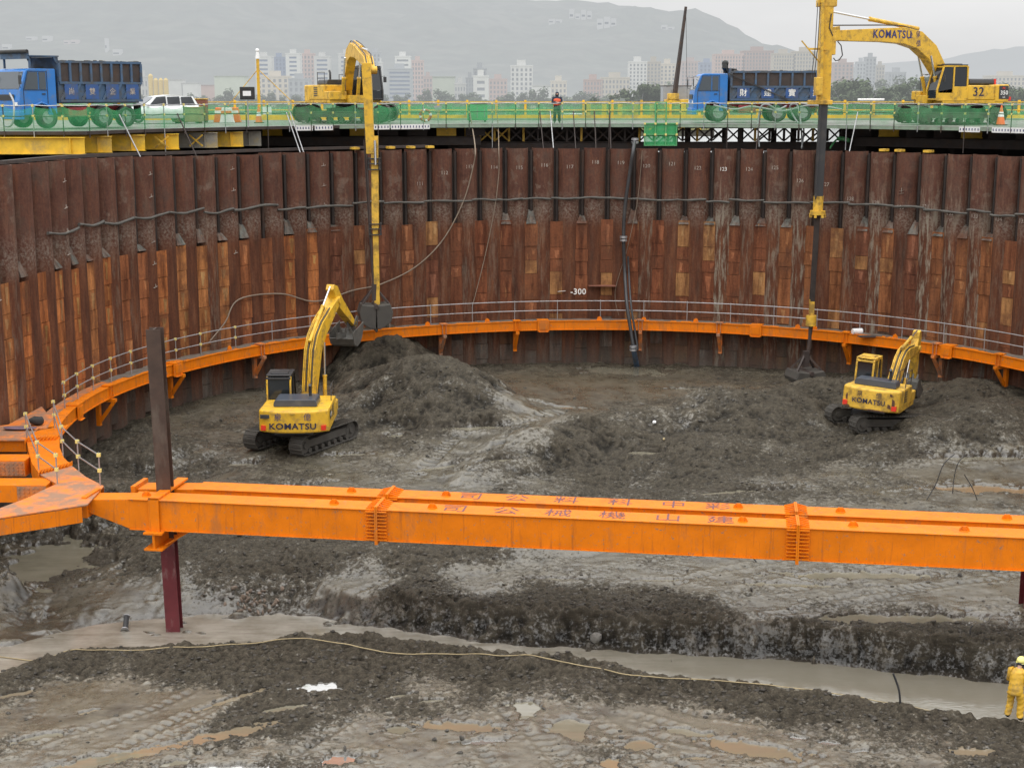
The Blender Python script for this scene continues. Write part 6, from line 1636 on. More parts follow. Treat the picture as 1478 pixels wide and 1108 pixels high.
# floodlight
def floodlight(u, Y, label, hgt):
    q = deck_pt(u, Y); t = thing('floodlight', label, 'floodlight', q)
    b = MB(); b.cyl((0, 0, 0), (0, 0, hgt), .03, n=7); b.build('pole', M['steel'], t)
    b = MB(); b.box((-.36, -.12, hgt), (.36, .1, hgt + .62)); l = b.build('housing', M['black'], t, bevel=.03)
    b = MB(); b.box((-.2, -.13, hgt + .18), (.2, -.122, hgt + .42)); b.build('lens', M['white'], l)
floodlight(357.5, 73.6, 'black floodlight on a slim pole at the deck edge by the yellow mast', 1.35)
q = deck_pt(374, 90); mt_ = thing('signal_mast', 'thin yellow mast with white beacon and stay wires behind the floodlight', 'mast', q)
b = MB(); b.beam((0, 0, 0), (0, 0, 3.7), .16, .16); b.build('pole', M['yellow'], mt_)
b = MB(); b.cyl((0, 0, 3.72), (0, 0, 4.1), .14, .09, n=10); b.ball((0, 0, 4.2), .12); b.build('beacon', M['white'], mt_)
for sg in (-1.3, 1.5):
    b = MB(); b.tube([(0, 0, 3.1), (sg * 1.5, .2, .9)], .025, 5); b.build('stay_wire', M['yellow_old'], mt_)
def cone(u, Y, label, s=1.0, m='conorange', group='traffic cones on the deck'):
    t = thing('traffic_cone', label, 'traffic cone', deck_pt(u, Y), group=group)
    b = MB(); b.cyl((0, 0, .05), (0, 0, .75 * s), .17 * s, .03, n=12); b.build('cone', M[m], t)
    b = MB(); b.box((-.2 * s, -.2 * s, 0), (.2 * s, .2 * s, .05)); b.build('base', M['black'], t)
    b = MB(); b.cyl((0, 0, .32 * s), (0, 0, .5 * s), .118 * s, .08 * s, n=12); b.build('band', M['white'], t)
cone(373, 84, 'orange cone with white band at the foot of the yellow mast', 1.25); cone(1446, 78, 'orange cone near the tail of the numbered excavator', 1.4)
def barrier(u, Y, label, m):
    t = thing('traffic_barrier', label, 'barrier', deck_pt(u, Y), group='plastic barriers behind the white car')
    b = MB(); b.pxz([(-.42, 0), (.42, 0), (.36, .2), (.26, .85), (-.26, .85), (-.36, .2)], -.2, .2); b.build('block', M[m], t, bevel=.03)
    b = MB(); b.box((-.3, -.215, .5), (.3, -.202, .68)); b.build('stripe', M['white' if m == 'conorange' else 'conorange'], t)
barrier(318, 86, 'orange plastic barrier, left of the pair behind the deck rail', 'conorange'); barrier(337, 86.2, 'orange plastic barrier, right of the pair behind the deck rail', 'conorange')
barrier(327, 84.8, 'white plastic barrier standing between two orange ones', 'white')
# lifebuoy on the rail
q = deck_e(float(np.interp(0, [0, 1], [98.6, 98.6]))); q = at(614, 167, 82.1); lb = thing('lifebuoy', 'red and white lifebuoy ring hung on the deck rail', 'lifebuoy', q)
def torus(b, c, Rr, r, a0, a1, n=24, k=8):
    vs = []
    for i in range(n + 1):
        a = a0 + (a1 - a0) * i / n
        for j in range(k):
            t = 2 * PI * j / k; vs.append((c[0] + (Rr + r * math.cos(t)) * math.cos(a), c[1] + r * math.sin(t), c[2] + (Rr + r * math.cos(t)) * math.sin(a)))
    b.add(vs, [(i * k + j, i * k + (j + 1) % k, (i + 1) * k + (j + 1) % k, (i + 1) * k + j) for i in range(n) for j in range(k)], True)
M['buoyred'] = mat('buoy_red', (.42, .06, .045), .5)
for i in range(4):
    b = MB(); torus(b, (0, 0, 0), .29, .075, i * PI / 2 + .45, i * PI / 2 + 1.57, 8); b.build('red_segment', M['buoyred'], lb)
    b = MB(); torus(b, (0, 0, 0), .29, .073, i * PI / 2, i * PI / 2 + .45, 4); b.build('white_band', M['white'], lb)
# small site things
def boxthing(name, label, cat, u, Y, w, d, h, m, lid=None, z=0.0, group=None, legs=False):
    p = deck_pt(u, Y); p.z = z; t = thing(name, label, cat, p, group=group)
    b = MB(); b.box((-w / 2, -d / 2, .08), (w / 2, d / 2, h)); b.build('body', M[m], t, bevel=.04)
    b = MB(); b.box((-w / 2 - .03, -d / 2 - .03, h + .002), (w / 2 + .03, d / 2 + .03, h + .07)); b.build('lid', M[lid or m], t, bevel=.02)
    for sx_ in (-1, 1): b = MB(); b.box((sx_ * w * .38 - .05, -d * .45, 0), (sx_ * w * .38 + .05, d * .45, .078)); b.build('skid', M['dark'], t)
    for k in range(3): b = MB(); b.box((-w * .36 + k * w * .36 - .02, -d / 2 - .014, h * .25), (-w * .36 + k * w * .36 + .02, -d / 2 - .002, h * .85)); b.build('rib', M[lid or m], t)
    return t
boxthing('skip_tank', 'green steel tank with pale lid right of the lifebuoy', 'tank', 689, 88, 1.2, .9, 1.05, 'greenpaint', 'palegreen')
boxthing('generator', 'olive covered generator between the white car and the barriers', 'generator', 271, 83.5, 1.6, 1.1, .85, 'cream', 'cream')
boxthing('wood_stack', 'small brown wooden crate at the rail behind the white car', 'crate', 290, 86, .7, .6, 1.3, 'cover', 'yellow_old')
boxthing('site_hut', 'small white site hut on the river bank behind the deck person', 'hut', 829, 120, 1.6, 1.5, 1.9, 'white', 'white', z=-1.9)
for u in (822, 835):
    p = deck_pt(u, 119.2); t = MB(); t.box((p.x - .22, p.y - .02, -.55), (p.x + .22, p.y, -.1)); hut = [o for o in bpy.data.objects if o.name == 'site_hut'][0]; t.build('window', M['glass2'], hut, world=True)
p = deck_pt(387, 80); t = thing('notice_board', 'small pale notice board on the deck rail beside the yellow mast', 'sign', (p.x, 79.6, .55)); b = MB(); b.box((-.24, -.02, 0), (.24, 0, .4)); b.build('board', M['white'], t); b = MB(); b.box((-.03, .002, -.55), (.03, .04, .4)); b.build('post', M['steel'], t)
p = deck_pt(632, 82); t = thing('notice_board', 'small grey notice plate on the deck rail right of the lifebuoy', 'sign', (p.x, 82.1, .75)); b = MB(); b.box((-.2, -.02, 0), (.2, 0, .24)); b.build('board', M['greyhose'], t); b = MB(); b.box((-.03, .002, -.75), (.03, .04, .24)); b.build('post', M['steel'], t)
b = MB(); p = at(1257, 146, 84); b.cyl((-.75, 0, 0), (.75, 0, .0), .07, n=8); t = thing('fluorescent_tube_light', 'long white tube light on the rail between mast and numbered excavator', 'light', (p.x, 84, 0)); b.v = [(x, y, z + 1.3) for x, y, z in b.v]; b.build('tube', M['white'], t); b = MB(); b.cyl((0, 0, 0), (0, 0, 1.225), .025, n=6); b.build('pole', M['steel'], t)
# piling crane far behind
q = at(975, 150, 150); kr = thing('crawler_crane', 'distant crawler crane with tall dark lattice boom behind the blue truck cab', 'crane', (q.x, 150, -1.6))
b = MB(); b.box((-1.1, -1.2, .9), (1.4, 1.2, 2.7)); b.box((-.9, -1.3, 2.7), (.2, -.2, 3.3)); b.build('body', M['yellow_old'], kr, bevel=.05)
b = MB()
for sg in (-1, 1): b.box((-1.8, sg * 1.2 - .3, 0), (1.8, sg * 1.2 + .3, .85))
b.build('track', M['track'], kr, bevel=.2)
bt = at(990, 10, 148) - Vector((q.x, 150, -1.6)); b = MB(); b.beam((-.2, 0, 2.2), bt, .42, .42, None, .2, .2)
b.build('boom', M['brownsteel'], kr)
b = MB(); b.tube([bt, (1.2, .3, 2.8)], .02, 4); b.build('hoist_rope', M['dark'], kr)
boxthing('container', 'grey site container beside the distant crane', 'container', 997, 152, 6.0, 2.4, 2.6, 'greyhose', 'brownsteel', z=-.2)

# hoses and cables
def wp(u, v, off=.10):
    d = ray(u, v); r = RW - PR - off; dx, dy = d.x / d.y, 1.0; a = dx * dx + 1; ox, oy = CAM.x - CX, CAM.y - CY; b_ = dx * ox + oy; c_ = ox * ox + oy * oy - r * r
    Y = (-b_ + math.sqrt(max(0, b_ * b_ - a * c_))) / a; return at(u, v, Y)
hp = smooth_pts([at(916, 203, 81.6), wp(914, 217, .3)] + [wp(u, v, .3) for u, v in ((909, 250), (902, 300), (900, 345), (902, 395))] + [at(905, 440, 79.0), at(911, 480, 78.6), at(915, 505, 78.4)])
bh = thing('dewatering_hose', 'thick black hose running down the pile wall to the far pool', 'hose', vis_mud(919, 528))
b = MB(); b.tube(hp, .10, 9); b.build('hose', M['dark'], bh, world=True)
b = MB(); b.tube(hp[36:], .06, 7); b.v = [(x + .22, y, z) for x, y, z in b.v]; b.build('hose', M['dark'], bh, world=True)
for (u, v, Y) in ((900, 345, wp(900, 345, .3).y), (914, 503, 78.4), (916.5, 204, 81.5)):
    q = at(u, v, Y); b = MB()
    for k in (-.12, .05): b.cyl(q + Z3 * k, q + Z3 * (k + .12), .2, n=12)
    b.build('coupling', M['steel'], bh, world=True)
b = MB(); a, c = at(914, 500, 78.4), vis_mud(919, 529); b.tube([a, a.lerp(c, .5), c], [.14, .15, .15], 9); b.build('pump_end', mat('pump_blue', (.05, .11, .22), .5, dirt=MUDC, damt=.6), bh, world=True)
tube_thing('wall_cable', 'long tan cable sagging from the deck down across the pile wall to the left', 'cable', smooth_pts([at(676, 150, 82.6), at(681, 180, 82)] + [wp(u, v) for u, v in ((686, 216), (683, 240), (669, 290), (640, 345), (600, 385), (550, 410), (510, 419), (455, 435), (405, 424), (345, 432), (325, 465), (303, 492))]), .036, M['cable'])
tube_thing('wall_cable', 'thin tan cable hanging almost straight down the pile wall left of the black hose', 'cable', smooth_pts([at(716, 150, 83), at(719, 182, 82.2)] + [wp(u, v) for u, v in ((720, 216), (720, 250), (714, 300), (700, 370), (681, 445))]), .024, M['cable'])
tube_thing('wall_cable', 'thin dark cord hanging beside the black hose down to the walkway', 'cable', smooth_pts([wp(u, v) for u, v in ((927, 217), (920, 290), (905, 360), (888, 420), (893, 455))]), .016, M['cable'])
for i, (pts, lb_) in enumerate(((((1096, 212, 81.1), (1094, 180, 82.3), (1098, 155, 82.4), (1108, 151, 82.3), (1122, 158, 82.6), (1135, 153, 83)), 'pale hose looping over the deck rail under the truck body'),
        (((1158, 213, 80.5), (1156, 180, 81.6), (1152, 155, 81.9), (1146, 150, 82), (1140, 156, 82.5), (1150, 175, 82.3), (1160, 185, 81.6), (1157, 214, 80.3)), 'double pale hose hanging in a loop just left of the black mast pipe'),
        (((1030, 152, 83), (1060, 158, 82.8), (1085, 154, 82.6), (1130, 160, 82.5), (1170, 152, 82), (1215, 158, 81.2)), 'grey hose draped along the deck rail behind the mast'),
        (((0, 168, 66.5), (8, 182, 65.8), (18, 178, 65.6), (20, 150, 66), (14, 135, 66.6)), 'white hose looped over the deck rail at the far left'))):
    tube_thing('site_hose', lb_, 'hose', smooth_pts([at(*p) for p in pts]), .045, M['greyhose'])
tube_thing('net_bundle', 'green netting bundle snagged on the pile heads beside the mast', 'netting', smooth_pts([at(1198, 214, 80), at(1206, 203, 80.4), at(1214, 200, 80.6), at(1226, 203, 80.3)]), [.05] * 12 + [.12] * 13, M['greenpaint'])
# drum and bits on the walkway
q = atz(1238, 483, ZR - .05); t = thing('plastic_drum', 'white plastic drum lying on the walkway behind the worn excavator', 'drum', q); b = MB(); b.cyl((-.28, 0, .17), (.22, .1, .17), .16, n=14); b.build('body', M['white'], t); b = MB(); b.cyl((.222, .1, .17), (.25, .105, .17), .165, n=14); b.build('lid', M['greyhose'], t)
q = atz(1256, 486, ZR - .05); b = MB(); b.box((-.6, -.2, 0), (.6, .25, .05)); o = b.build('steel_sheet', M['brownsteel']); o.location = q; tag(o, 'dark flat steel sheet on the walkway right of the white drum', 'steel sheet')
def bag(u, v, r, m, label):
    q = atz(u, v, ZR); b = MB(); b.ball((0, 0, r[2] * .8), r, 14, 10)
    b.v = [(x * (1 + .25 * mnoise.noise((x * 4, y * 4, z * 4))), y * (1 + .25 * mnoise.noise((x * 5, y * 3, z * 4))), max(0, z * (1 + .3 * mnoise.noise((x * 4, y * 4, z * 5))))) for x, y, z in b.v]
    o = b.build('refuse_bag', M[m]); o.location = q; return tag(o, label, 'bag')
bag(54, 612, (.30, .24, .17), 'black', 'black plastic bag lying on the orange corner platform')
M['mauve'] = mat('mauve_cloth', (.15, .10, .13), .85, var=.3)
bag(28, 619, (.65, .22, .05), 'mauve', 'crumpled mauve sheet beside the black bag on the corner platform')
# lying things in the mud
q = vis_mud(180, 912); t = thing('pipe_stub', 'short black flanged pipe standing slanted out of the mud near the stream', 'pipe', q)
d_ = (at(179, 892, q.y + .15) - q); d_ = Vector((d_.x, .45, d_.z * .9)); b = MB(); b.cyl(Vector((0, 0, -.2)) - d_ * .1, d_, .085, n=14); b.build('pipe', M['dark'], t)
for k in (.06, .98): b = MB(); b.cyl(d_ * (k - .03), d_ * (k + .03), .125, n=14); b.build('flange', M['steel'], t)
RPT = ((-25, 930), (40, 938), (100, 943), (180, 948), (235, 945), (310, 943), (400, 937), (450, 940), (520, 952), (600, 957), (700, 962), (780, 972), (860, 981), (930, 989), (1010, 994), (1100, 1003), (1180, 1012), (1260, 1020), (1330, 1027), (1400, 1030), (1430, 1032))
rq = []
for u in np.arange(-25, 1431, 9.0):
    v = float(np.interp(u, [p[0] for p in RPT], [p[1] for p in RPT])); w_ = atz(u, v, -14.95); w_.z = max(gz(w_.x, w_.y), WL); rq.append(w_)
zs_ = [max(p.z for p in rq[max(0, i - 1):i + 2]) for i in range(len(rq))]
zs_ = [sum(zs_[max(0, i - 2):i + 3]) / len(zs_[max(0, i - 2):i + 3]) for i in range(len(zs_))]
rq = [Vector((p.x, p.y, z + .03)) for p, z in zip(rq, zs_)]
tube_thing('boundary_rope', 'long tan rope lying across the foreground mud along the stream', 'rope', rq, .016, M['rope'])
def rockthing(name, label, cat, p, r, m, seed, group=None, subdiv=0):
    b = MB(); b.ball((0, 0, 0), r, 9, 6)
    b.v = [tuple(Vector(v) * (1 + .35 * mnoise.noise(Vector(v) * (1.2 / max(r)) + Vector((seed * 3.1, seed, 0))))) for v in b.v]
    for i in range(len(b.sm)): b.sm[i] = False
    o = b.build(name, M[m]); o.location = p; o.rotation_euler = (seed, seed * .7, seed * 1.9); return tag(o, label, cat, group)
q = vis_mud(860, 924); rockthing('boulder', 'pale flat boulder at the foot of the dark bank', 'boulder', q + Vector((0, 0, .03)), (.26, .18, .14), 'rock', 1.3)
rr_ = random.Random(5)
for i in range(46):
    u = 365 + rr_.gauss(0, 26); v = 872 + rr_.gauss(0, 9)
    q = vis_mud(u, v); rockthing('brick_fragment', 'broken brick fragment in the rubble patch right of the column foot', 'rubble', q + Vector((0, 0, .02)), (rr_.uniform(.05, .14), rr_.uniform(.05, .1), rr_.uniform(.03, .06)), 'brick' if i % 3 else 'rock', i * .77, 'brick rubble by the column')
for i in range(70):
    u = rr_.uniform(280, 1450); v = rr_.choice((rr_.uniform(795, 880), rr_.uniform(560, 700), rr_.uniform(960, 1090)))
    q = vis_mud(u, v); s_ = rr_.uniform(.04, .11); rockthing('mud_clod', 'loose dark clod lying on the churned pit floor', 'clod', q + Vector((0, 0, s_ * .3)), (s_, s_ * .7, s_ * .45), 'clod', i * .91, 'loose clods on the pit floor')
def stick(u0, v0, pts, label, r=.02, name='steel_bar'):
    q = vis_mud(u0, v0); P = [q + Vector((0, 0, -.1))] + [at(u, v, q.y) for u, v in pts]; return tube_thing(name, label, 'steel bar', smooth_pts(P[::-1], 5), r, M['dark'])
stick(1300, 1014, ((1298, 998), (1294, 984), (1289, 971)), 'thin dark bar stuck upright in the near bank of the stream', .03)
stick(1402, 916, ((1400, 912), (1401, 906), (1404, 902)), 'short hooked dark bar at the right edge of the plateau', .022)
for (u0, v0, pts) in ((1335, 722, ((1350, 700), (1362, 670), (1378, 655))), (1375, 712, ((1377, 690), (1383, 668), (1395, 655))), (1350, 725, ((1335, 730), (1315, 728), (1305, 725))), (1412, 722, ((1404, 705), (1392, 685)))):
    stick(u0, v0, pts, 'bent rusty reinforcing wire sprouting from mud near the ochre pool', .018, 'bent_wire').__setitem__('group', 'bent wires by the ochre pool')
stick(1096, 812, ((1088, 806), (1080, 799)), 'bent wire poking out below the strut near its right splice', .02, 'bent_wire')
stick(225, 815, ((232, 830), (238, 850)), 'dark cable tail hanging beside the column', .02, 'bent_wire')
q = vis_mud(944, 612); rockthing('plastic_litter', 'small white litter on the mud beside the middle puddle', 'litter', q + Vector((0, 0, .08)), (.1, .08, .12), 'white', 2.2)
q = vis_mud(1052, 528); rockthing('plastic_litter', 'white litter on the mud at the foot of the far pile wall', 'litter', q + Vector((0, 0, .06)), (.14, .1, .08), 'white', 4.2)
q = vis_mud(958, 636); rockthing('plastic_litter', 'pale thin scrap on the dark mud slope below the middle puddle', 'litter', q + Vector((0, 0, .05)), (.04, .2, .05), 'rope', 3.2)
q = atz(60, 822, WL); 
# ------------------------------------------------------------------ people
def skin_mesh(name, nodes, edges, mt, parent, sub=1, root=None):
    keys = list(nodes); me = bpy.data.meshes.new(name)
    me.from_pydata([tuple(nodes[k][0]) for k in keys], [(keys.index(a), keys.index(c)) for a, c in edges], [])
    o = bpy.data.objects.new(name, me)
    o.modifiers.new('skin', 'SKIN').use_smooth_shade = True
    for i, k in enumerate(keys):
        r = nodes[k][1]; r = (r, r) if not isinstance(r, tuple) else r
        me.skin_vertices[0].data[i].radius = r; me.skin_vertices[0].data[i].use_root = (i == 0)
    s = o.modifiers.new('sub', 'SUBSURF'); s.levels = sub; s.render_levels = sub
    me2 = evaluated_mesh(o)
    bpy.data.objects.remove(o)
    me2.materials.clear(); me2.materials.append(mt)
    for p in me2.polygons: p.use_smooth = True
    ob = bpy.data.objects.new(name, me2); COL.objects.link(ob); ob.parent = parent; return ob
def person(label, loc, rz, J, jacket, trousers, boots, helmet=None, hood=None, vest=None, group=None, legs=True, hair=None):
    """J: joint positions (local, facing +x, z up)"""
    t = thing('person', label, 'person', loc, rz, group)
    V = lambda k: Vector(J[k])
    nodes = {'pel': (J['pel'], (.125, .10)), 'wst': (J['wst'], (.11, .085)), 'chs': (J['chs'], (.125, .09)), 'nkb': (J['nkb'], (.075, .07)), 'nk': (J['nk'], .055), 'hd0': (V('nk').lerp(V('hd'), .5), (.075, .085)), 'hd1': (J['hd'], (.082, .10)), 'hd2': (V('hd') + (V('hd') - V('nk')) * .55, (.06, .075))}
    edges = [('pel', 'wst'), ('wst', 'chs'), ('chs', 'nkb'), ('nkb', 'nk'), ('nk', 'hd0'), ('hd0', 'hd1'), ('hd1', 'hd2')]
    fd = (V('nose') - V('hd')).normalized()
    nodes['nose'] = (tuple(V('hd') + fd * .115 - Vector((0, 0, .005))), .018); edges.append(('hd1', 'nose'))
    for s in 'lr':
        for k, r in (('sh', .062), ('el', .046), ('wr', .032)): nodes[s + k] = (J[s + k], r)
        edges += [('chs', s + 'sh'), (s + 'sh', s + 'el'), (s + 'el', s + 'wr')]
        d = (V(s + 'wr') - V(s + 'el')).normalized(); palm = V(s + 'wr') + d * .085
        side = d.cross(Vector((0, 0, 1)) if abs(d.z) < .9 else Vector((1, 0, 0))).normalized(); nodes[s + 'pm'] = (palm, (.038, .018)); edges.append((s + 'wr', s + 'pm'))
        for f, (o, L) in enumerate(((-.03, .07), (-.01, .085), (.01, .08), (.03, .062))):
            k1 = palm + d * L * .5 + side * o + Vector((0, 0, -.004)); k2 = palm + d * L * .85 + side * o * 1.1 + fd * .012 + Vector((0, 0, -.02))
            nodes[f'{s}f{f}a'] = (k1, .009); nodes[f'{s}f{f}b'] = (k2, .008); edges += [(s + 'pm', f'{s}f{f}a'), (f'{s}f{f}a', f'{s}f{f}b')]
        nodes[s + 'th'] = (palm - d * .02 - side * .055 + fd * .02, .010); edges.append((s + 'pm', s + 'th'))
        if legs:
            for k, r in (('hp', .085), ('kn', .058), ('an', .042)): nodes[s + k] = (J[s + k], r)
            nodes[s + 'to'] = (J[s + 'to'], .036); edges += [('pel', s + 'hp'), (s + 'hp', s + 'kn'), (s + 'kn', s + 'an'), (s + 'an', s + 'to')]
    skin_mesh('body', nodes, edges, M['skin'], t)
    b = MB(); sd_ = fd.cross(Vector((0, 0, 1))).normalized()
    for sg in (-1, 1): b.ball(V('hd') + fd * .088 + sd_ * sg * .032 + Vector((0, 0, .018)), .011, 8, 6)
    b.build('eye', M['dark'], t)
    b = MB(); b.ball(V('hd') + fd * .088 + Vector((0, 0, -.055)), (.018, .026, .007), 8, 5); b.build('mouth', M['brick'], t)
    b = MB()
    for sg in (-1, 1): b.ball(V('hd') + sd_ * sg * .088, (.02, .012, .03), 8, 6)
    b.build('ear', M['skin'], t)
    fl = Vector((fd.x, fd.y, 0)).normalized() if Vector((fd.x, fd.y, 0)).length > .1 else Vector((1, 0, 0)); lt = Vector((-fl.y, fl.x, 0))
    def loft(b, rings, n=22, wr=.014):
        R_ = []
        for i in range(len(rings) - 1):
            for k in range(4):
                t_ = k / 4; R_.append((rings[i][0].lerp(rings[i + 1][0], t_), rings[i][1] * (1 - t_) + rings[i + 1][1] * t_, rings[i][2] * (1 - t_) + rings[i + 1][2] * t_))
        R_.append(rings[-1]); vs = []
        for c_, rl, rf in R_:
            for j in range(n):
                a_ = 2 * PI * j / n; p_ = c_ + lt * (rl * math.cos(a_)) + fl * (rf * math.sin(a_)); d_ = (p_ - c_).normalized()
                vs.append(p_ + d_ * wr * mnoise.noise(Vector((p_.x * 9, p_.y * 9, p_.z * 16 + loc[0]))) + d_ * wr * .6 * math.sin(p_.z * 46 + a_ * 2))
        m_ = len(R_); b.add(vs, [(i * n + j, i * n + (j + 1) % n, (i + 1) * n + (j + 1) % n, (i + 1) * n + j) for i in range(m_ - 1) for j in range(n)] + [tuple(range(n - 1, -1, -1)), tuple(range((m_ - 1) * n, m_ * n))], True)
    b = MB(); up_ = Vector((0, 0, 1)); shm = (V('lsh') + V('rsh')) / 2
    loft(b, [(V('pel') - up_ * .17, .205, .175), (V('pel'), .20, .165), (V('wst'), .19, .155), (V('chs'), .215, .155), (shm + up_ * .01, .20, .125), (V('nkb') + up_ * .03, .085, .085)])
    for s in 'lr':
        P_ = [V(s + 'sh') * .8 + shm * .2, V(s + 'sh'), V(s + 'sh').lerp(V(s + 'el'), .5), V(s + 'el'), V(s + 'el').lerp(V(s + 'wr'), .5), V(s + 'wr')]
        b.tube(P_, [.10, .098, .085, .082, .072, .060], 12)
    jk = b.build('jacket', M[jacket], t)
    if vest:
        b = MB(); loft(b, [(V('pel').lerp(V('wst'), .4), .212, .178), (V('wst'), .207, .172), (V('chs'), .228, .170), (shm - up_ * .02, .17, .142)], 22, .008); b.build('vest', M[vest], t)
    if legs:
        b = MB(); loft(b, [(V('pel') - up_ * .14, .16, .13), (V('pel'), .175, .145), (V('wst') - up_ * .04, .15, .12)])
        for s in 'lr':
            K = [V('pel') * .35 + V(s + 'hp') * .65 + up_ * .02, V(s + 'hp') - up_ * .08, V(s + 'hp').lerp(V(s + 'kn'), .6), V(s + 'kn'), V(s + 'kn').lerp(V(s + 'an'), .35), V(s + 'kn').lerp(V(s + 'an'), .7), V(s + 'an') + up_ * .03]
            loft(b, [(K[0], .10, .11), (K[1], .108, .115), (K[2], .098, .10), (K[3], .088, .092), (K[4], .090, .09), (K[5], .082, .084), (K[6], .088, .090)], 16, .012)
        b.build('trousers', M[trousers], t)
        for s in 'lr':
            bn = {'a': (V(s + 'an') + Vector((0, 0, .12)), .062), 'b': (V(s + 'an') + Vector((0, 0, -.02)), .058), 'c': (V(s + 'to'), (.05, .045))}
            skin_mesh('boot', bn, [('a', 'b'), ('b', 'c')], M[boots], t)
    hc = V('hd') + (V('hd') - V('nk')) * .28
    if helmet:
        b = MB(); b.ball(hc + Vector((0, 0, .03)), (.135, .118, .115), 18, 12); b.v = [(x, y, max(z, hc.z - .005)) for x, y, z in b.v]
        hm = b.build('helmet', M[helmet], t); b = MB(); b.ball(hc - fd * .03 + Vector((0, 0, -.055)), (.105, .10, .075), 14, 9); b.build('neck_cover', M['navy'], t); b = MB(); b.cyl(hc + Vector((0, 0, -.012)) + fd * .03, hc + Vector((0, 0, .0)) + fd * .03, .145, .14, n=20); b.build('brim', M[helmet], hm)
    if hood:
        hn = {'a': (V('nkb') + Vector((-.02, 0, .0)), .10), 'b': (V('hd0' if 'hd0' in J else 'nk') - fd * .03, (.11, .12)), 'c': (V('hd') - fd * .035 + Vector((0, 0, .02)), (.118, .125)), 'd': (V('hd') - fd * .03 + Vector((0, 0, .12)), (.09, .09))}
        skin_mesh('hood', hn, [('a', 'b'), ('b', 'c'), ('c', 'd')], M[hood], t)
    return t
ST = {'pel': (0, 0, .92), 'wst': (0, 0, 1.08), 'chs': (.01, 0, 1.30), 'nkb': (.0, 0, 1.44), 'nk': (.01, 0, 1.50), 'hd': (.03, 0, 1.61), 'nose': (.15, 0, 1.59),
      'lsh': (0, .19, 1.38), 'rsh': (0, -.19, 1.38), 'lel': (.02, .25, 1.10), 'rel': (.02, -.25, 1.10), 'lwr': (.24, .10, 1.13), 'rwr': (.24, -.08, 1.16),
      'lhp': (0, .10, .86), 'rhp': (0, -.10, .86), 'lkn': (.02, .12, .48), 'rkn': (.03, -.12, .48), 'lan': (-.01, .14, .08), 'ran': (0, -.13, .08), 'lto': (.13, .16, .04), 'rto': (.14, -.15, .04)}
p = deck_pt(804, 83.3); p.z = .02
person('person in dark hooded jacket and red vest standing at the deck rail looking down', p, R(-90), ST, 'navy', 'darkgreen', 'boot', hood='navy', vest='orangecloth')
WK = {'pel': (0, 0, .90), 'wst': (.03, 0, 1.06), 'chs': (.09, 0, 1.27), 'nkb': (.13, 0, 1.40), 'nk': (.16, 0, 1.45), 'hd': (.22, 0, 1.55), 'nose': (.32, 0, 1.48),
      'lsh': (.10, .19, 1.34), 'rsh': (.10, -.19, 1.34), 'lel': (.14, .25, 1.06), 'rel': (.14, -.26, 1.06), 'lwr': (.36, .16, .98), 'rwr': (.34, -.18, .96),
      'lhp': (0, .11, .84), 'rhp': (0, -.11, .84), 'lkn': (.06, .14, .47), 'rkn': (.05, -.14, .47), 'lan': (-.02, .17, .09), 'ran': (0, -.16, .09), 'lto': (.13, .19, .04), 'rto': (.15, -.19, .04)}
q = vis_mud(1463, 1037)
person('worker in yellow rain suit and helmet standing with back turned by the stream', q + Vector((0, 0, -.02)), R(48), WK, 'rain', 'rain', 'boot', helmet='helmet')
SIT = dict(ST); 
SIT = {k: (v[0], v[1], v[2] - .92 + .55) for k, v in ST.items()}
SIT.update({'lkn': (.42, .12, .55), 'rkn': (.42, -.12, .55), 'lan': (.5, .12, .12), 'ran': (.5, -.12, .12), 'lto': (.62, .12, .08), 'rto': (.62, -.12, .08), 'lhp': (.02, .1, .52), 'rhp': (.02, -.1, .52)})
dp = Vector(trR.location) + Vector((1.22, -.55, .95)); 
person('driver in orange vest seated in the cab of the right blue truck', dp, R(180), SIT, 'orangecloth', 'navy', 'boot', vest='orangecloth')

# ------------------------------------------------------------------ far side of the river: water, plain, trees, town, hills
M['river'] = water_mat('river_water', (.32, .34, .34), (.36, .37, .37), .18, .10, .5)
b = MB(); b.quad((-900, 100, -5.4), (900, 100, -5.4), (900, 330, -5.4), (-900, 330, -5.4)); o = b.build('river_water', M['river']); structure(o, 'pale river behind the trestle deck')
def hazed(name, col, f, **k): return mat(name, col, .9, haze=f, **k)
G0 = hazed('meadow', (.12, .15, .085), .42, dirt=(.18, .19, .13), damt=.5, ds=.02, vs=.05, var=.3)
b = MB(); b.quad((-9000, 330, -4.6), (9000, 330, -4.6), (12000, 14000, -4.6), (-12000, 14000, -4.6)); b.quad((-9000, 326, -5.6), (9000, 326, -5.6), (9000, 330, -4.6), (-9000, 330, -4.6)); o = b.build('plain_ground', G0); structure(o, 'hazy green river plain reaching to the town')
# trees: crowns of many small leaf faces
def leaf_mat(name, c0, c1, hz):
    m, nt, bs, tc, geo = newmat(name); a = nt.nodes.new('ShaderNodeAttribute'); a.attribute_name = 'tint'
    nt.links.new(mixc(nt, 1.0, a.outputs['Color'], c0, 'MULTIPLY'), bs.inputs['Base Color']); bs.inputs['Roughness'].default_value = .9
    em = nt.nodes.new('ShaderNodeEmission'); em.inputs[0].default_value = (*HAZE, 1); mx = nt.nodes.new('ShaderNodeMixShader'); mx.inputs[0].default_value = hz  # leaf colour blended with the same emissive haze tint
    nt.links.new(bs.outputs[0], mx.inputs[1]); nt.links.new(em.outputs[0], mx.inputs[2]); nt.links.new(mx.outputs[0], nt.nodes['Material Output'].inputs[0]); return m
LM = [leaf_mat('leaves_near', (.055, .078, .035), 0, .20), leaf_mat('leaves_far', (.065, .09, .05), 0, .40)]
BARK = hazed('bark', (.08, .065, .05), .35)
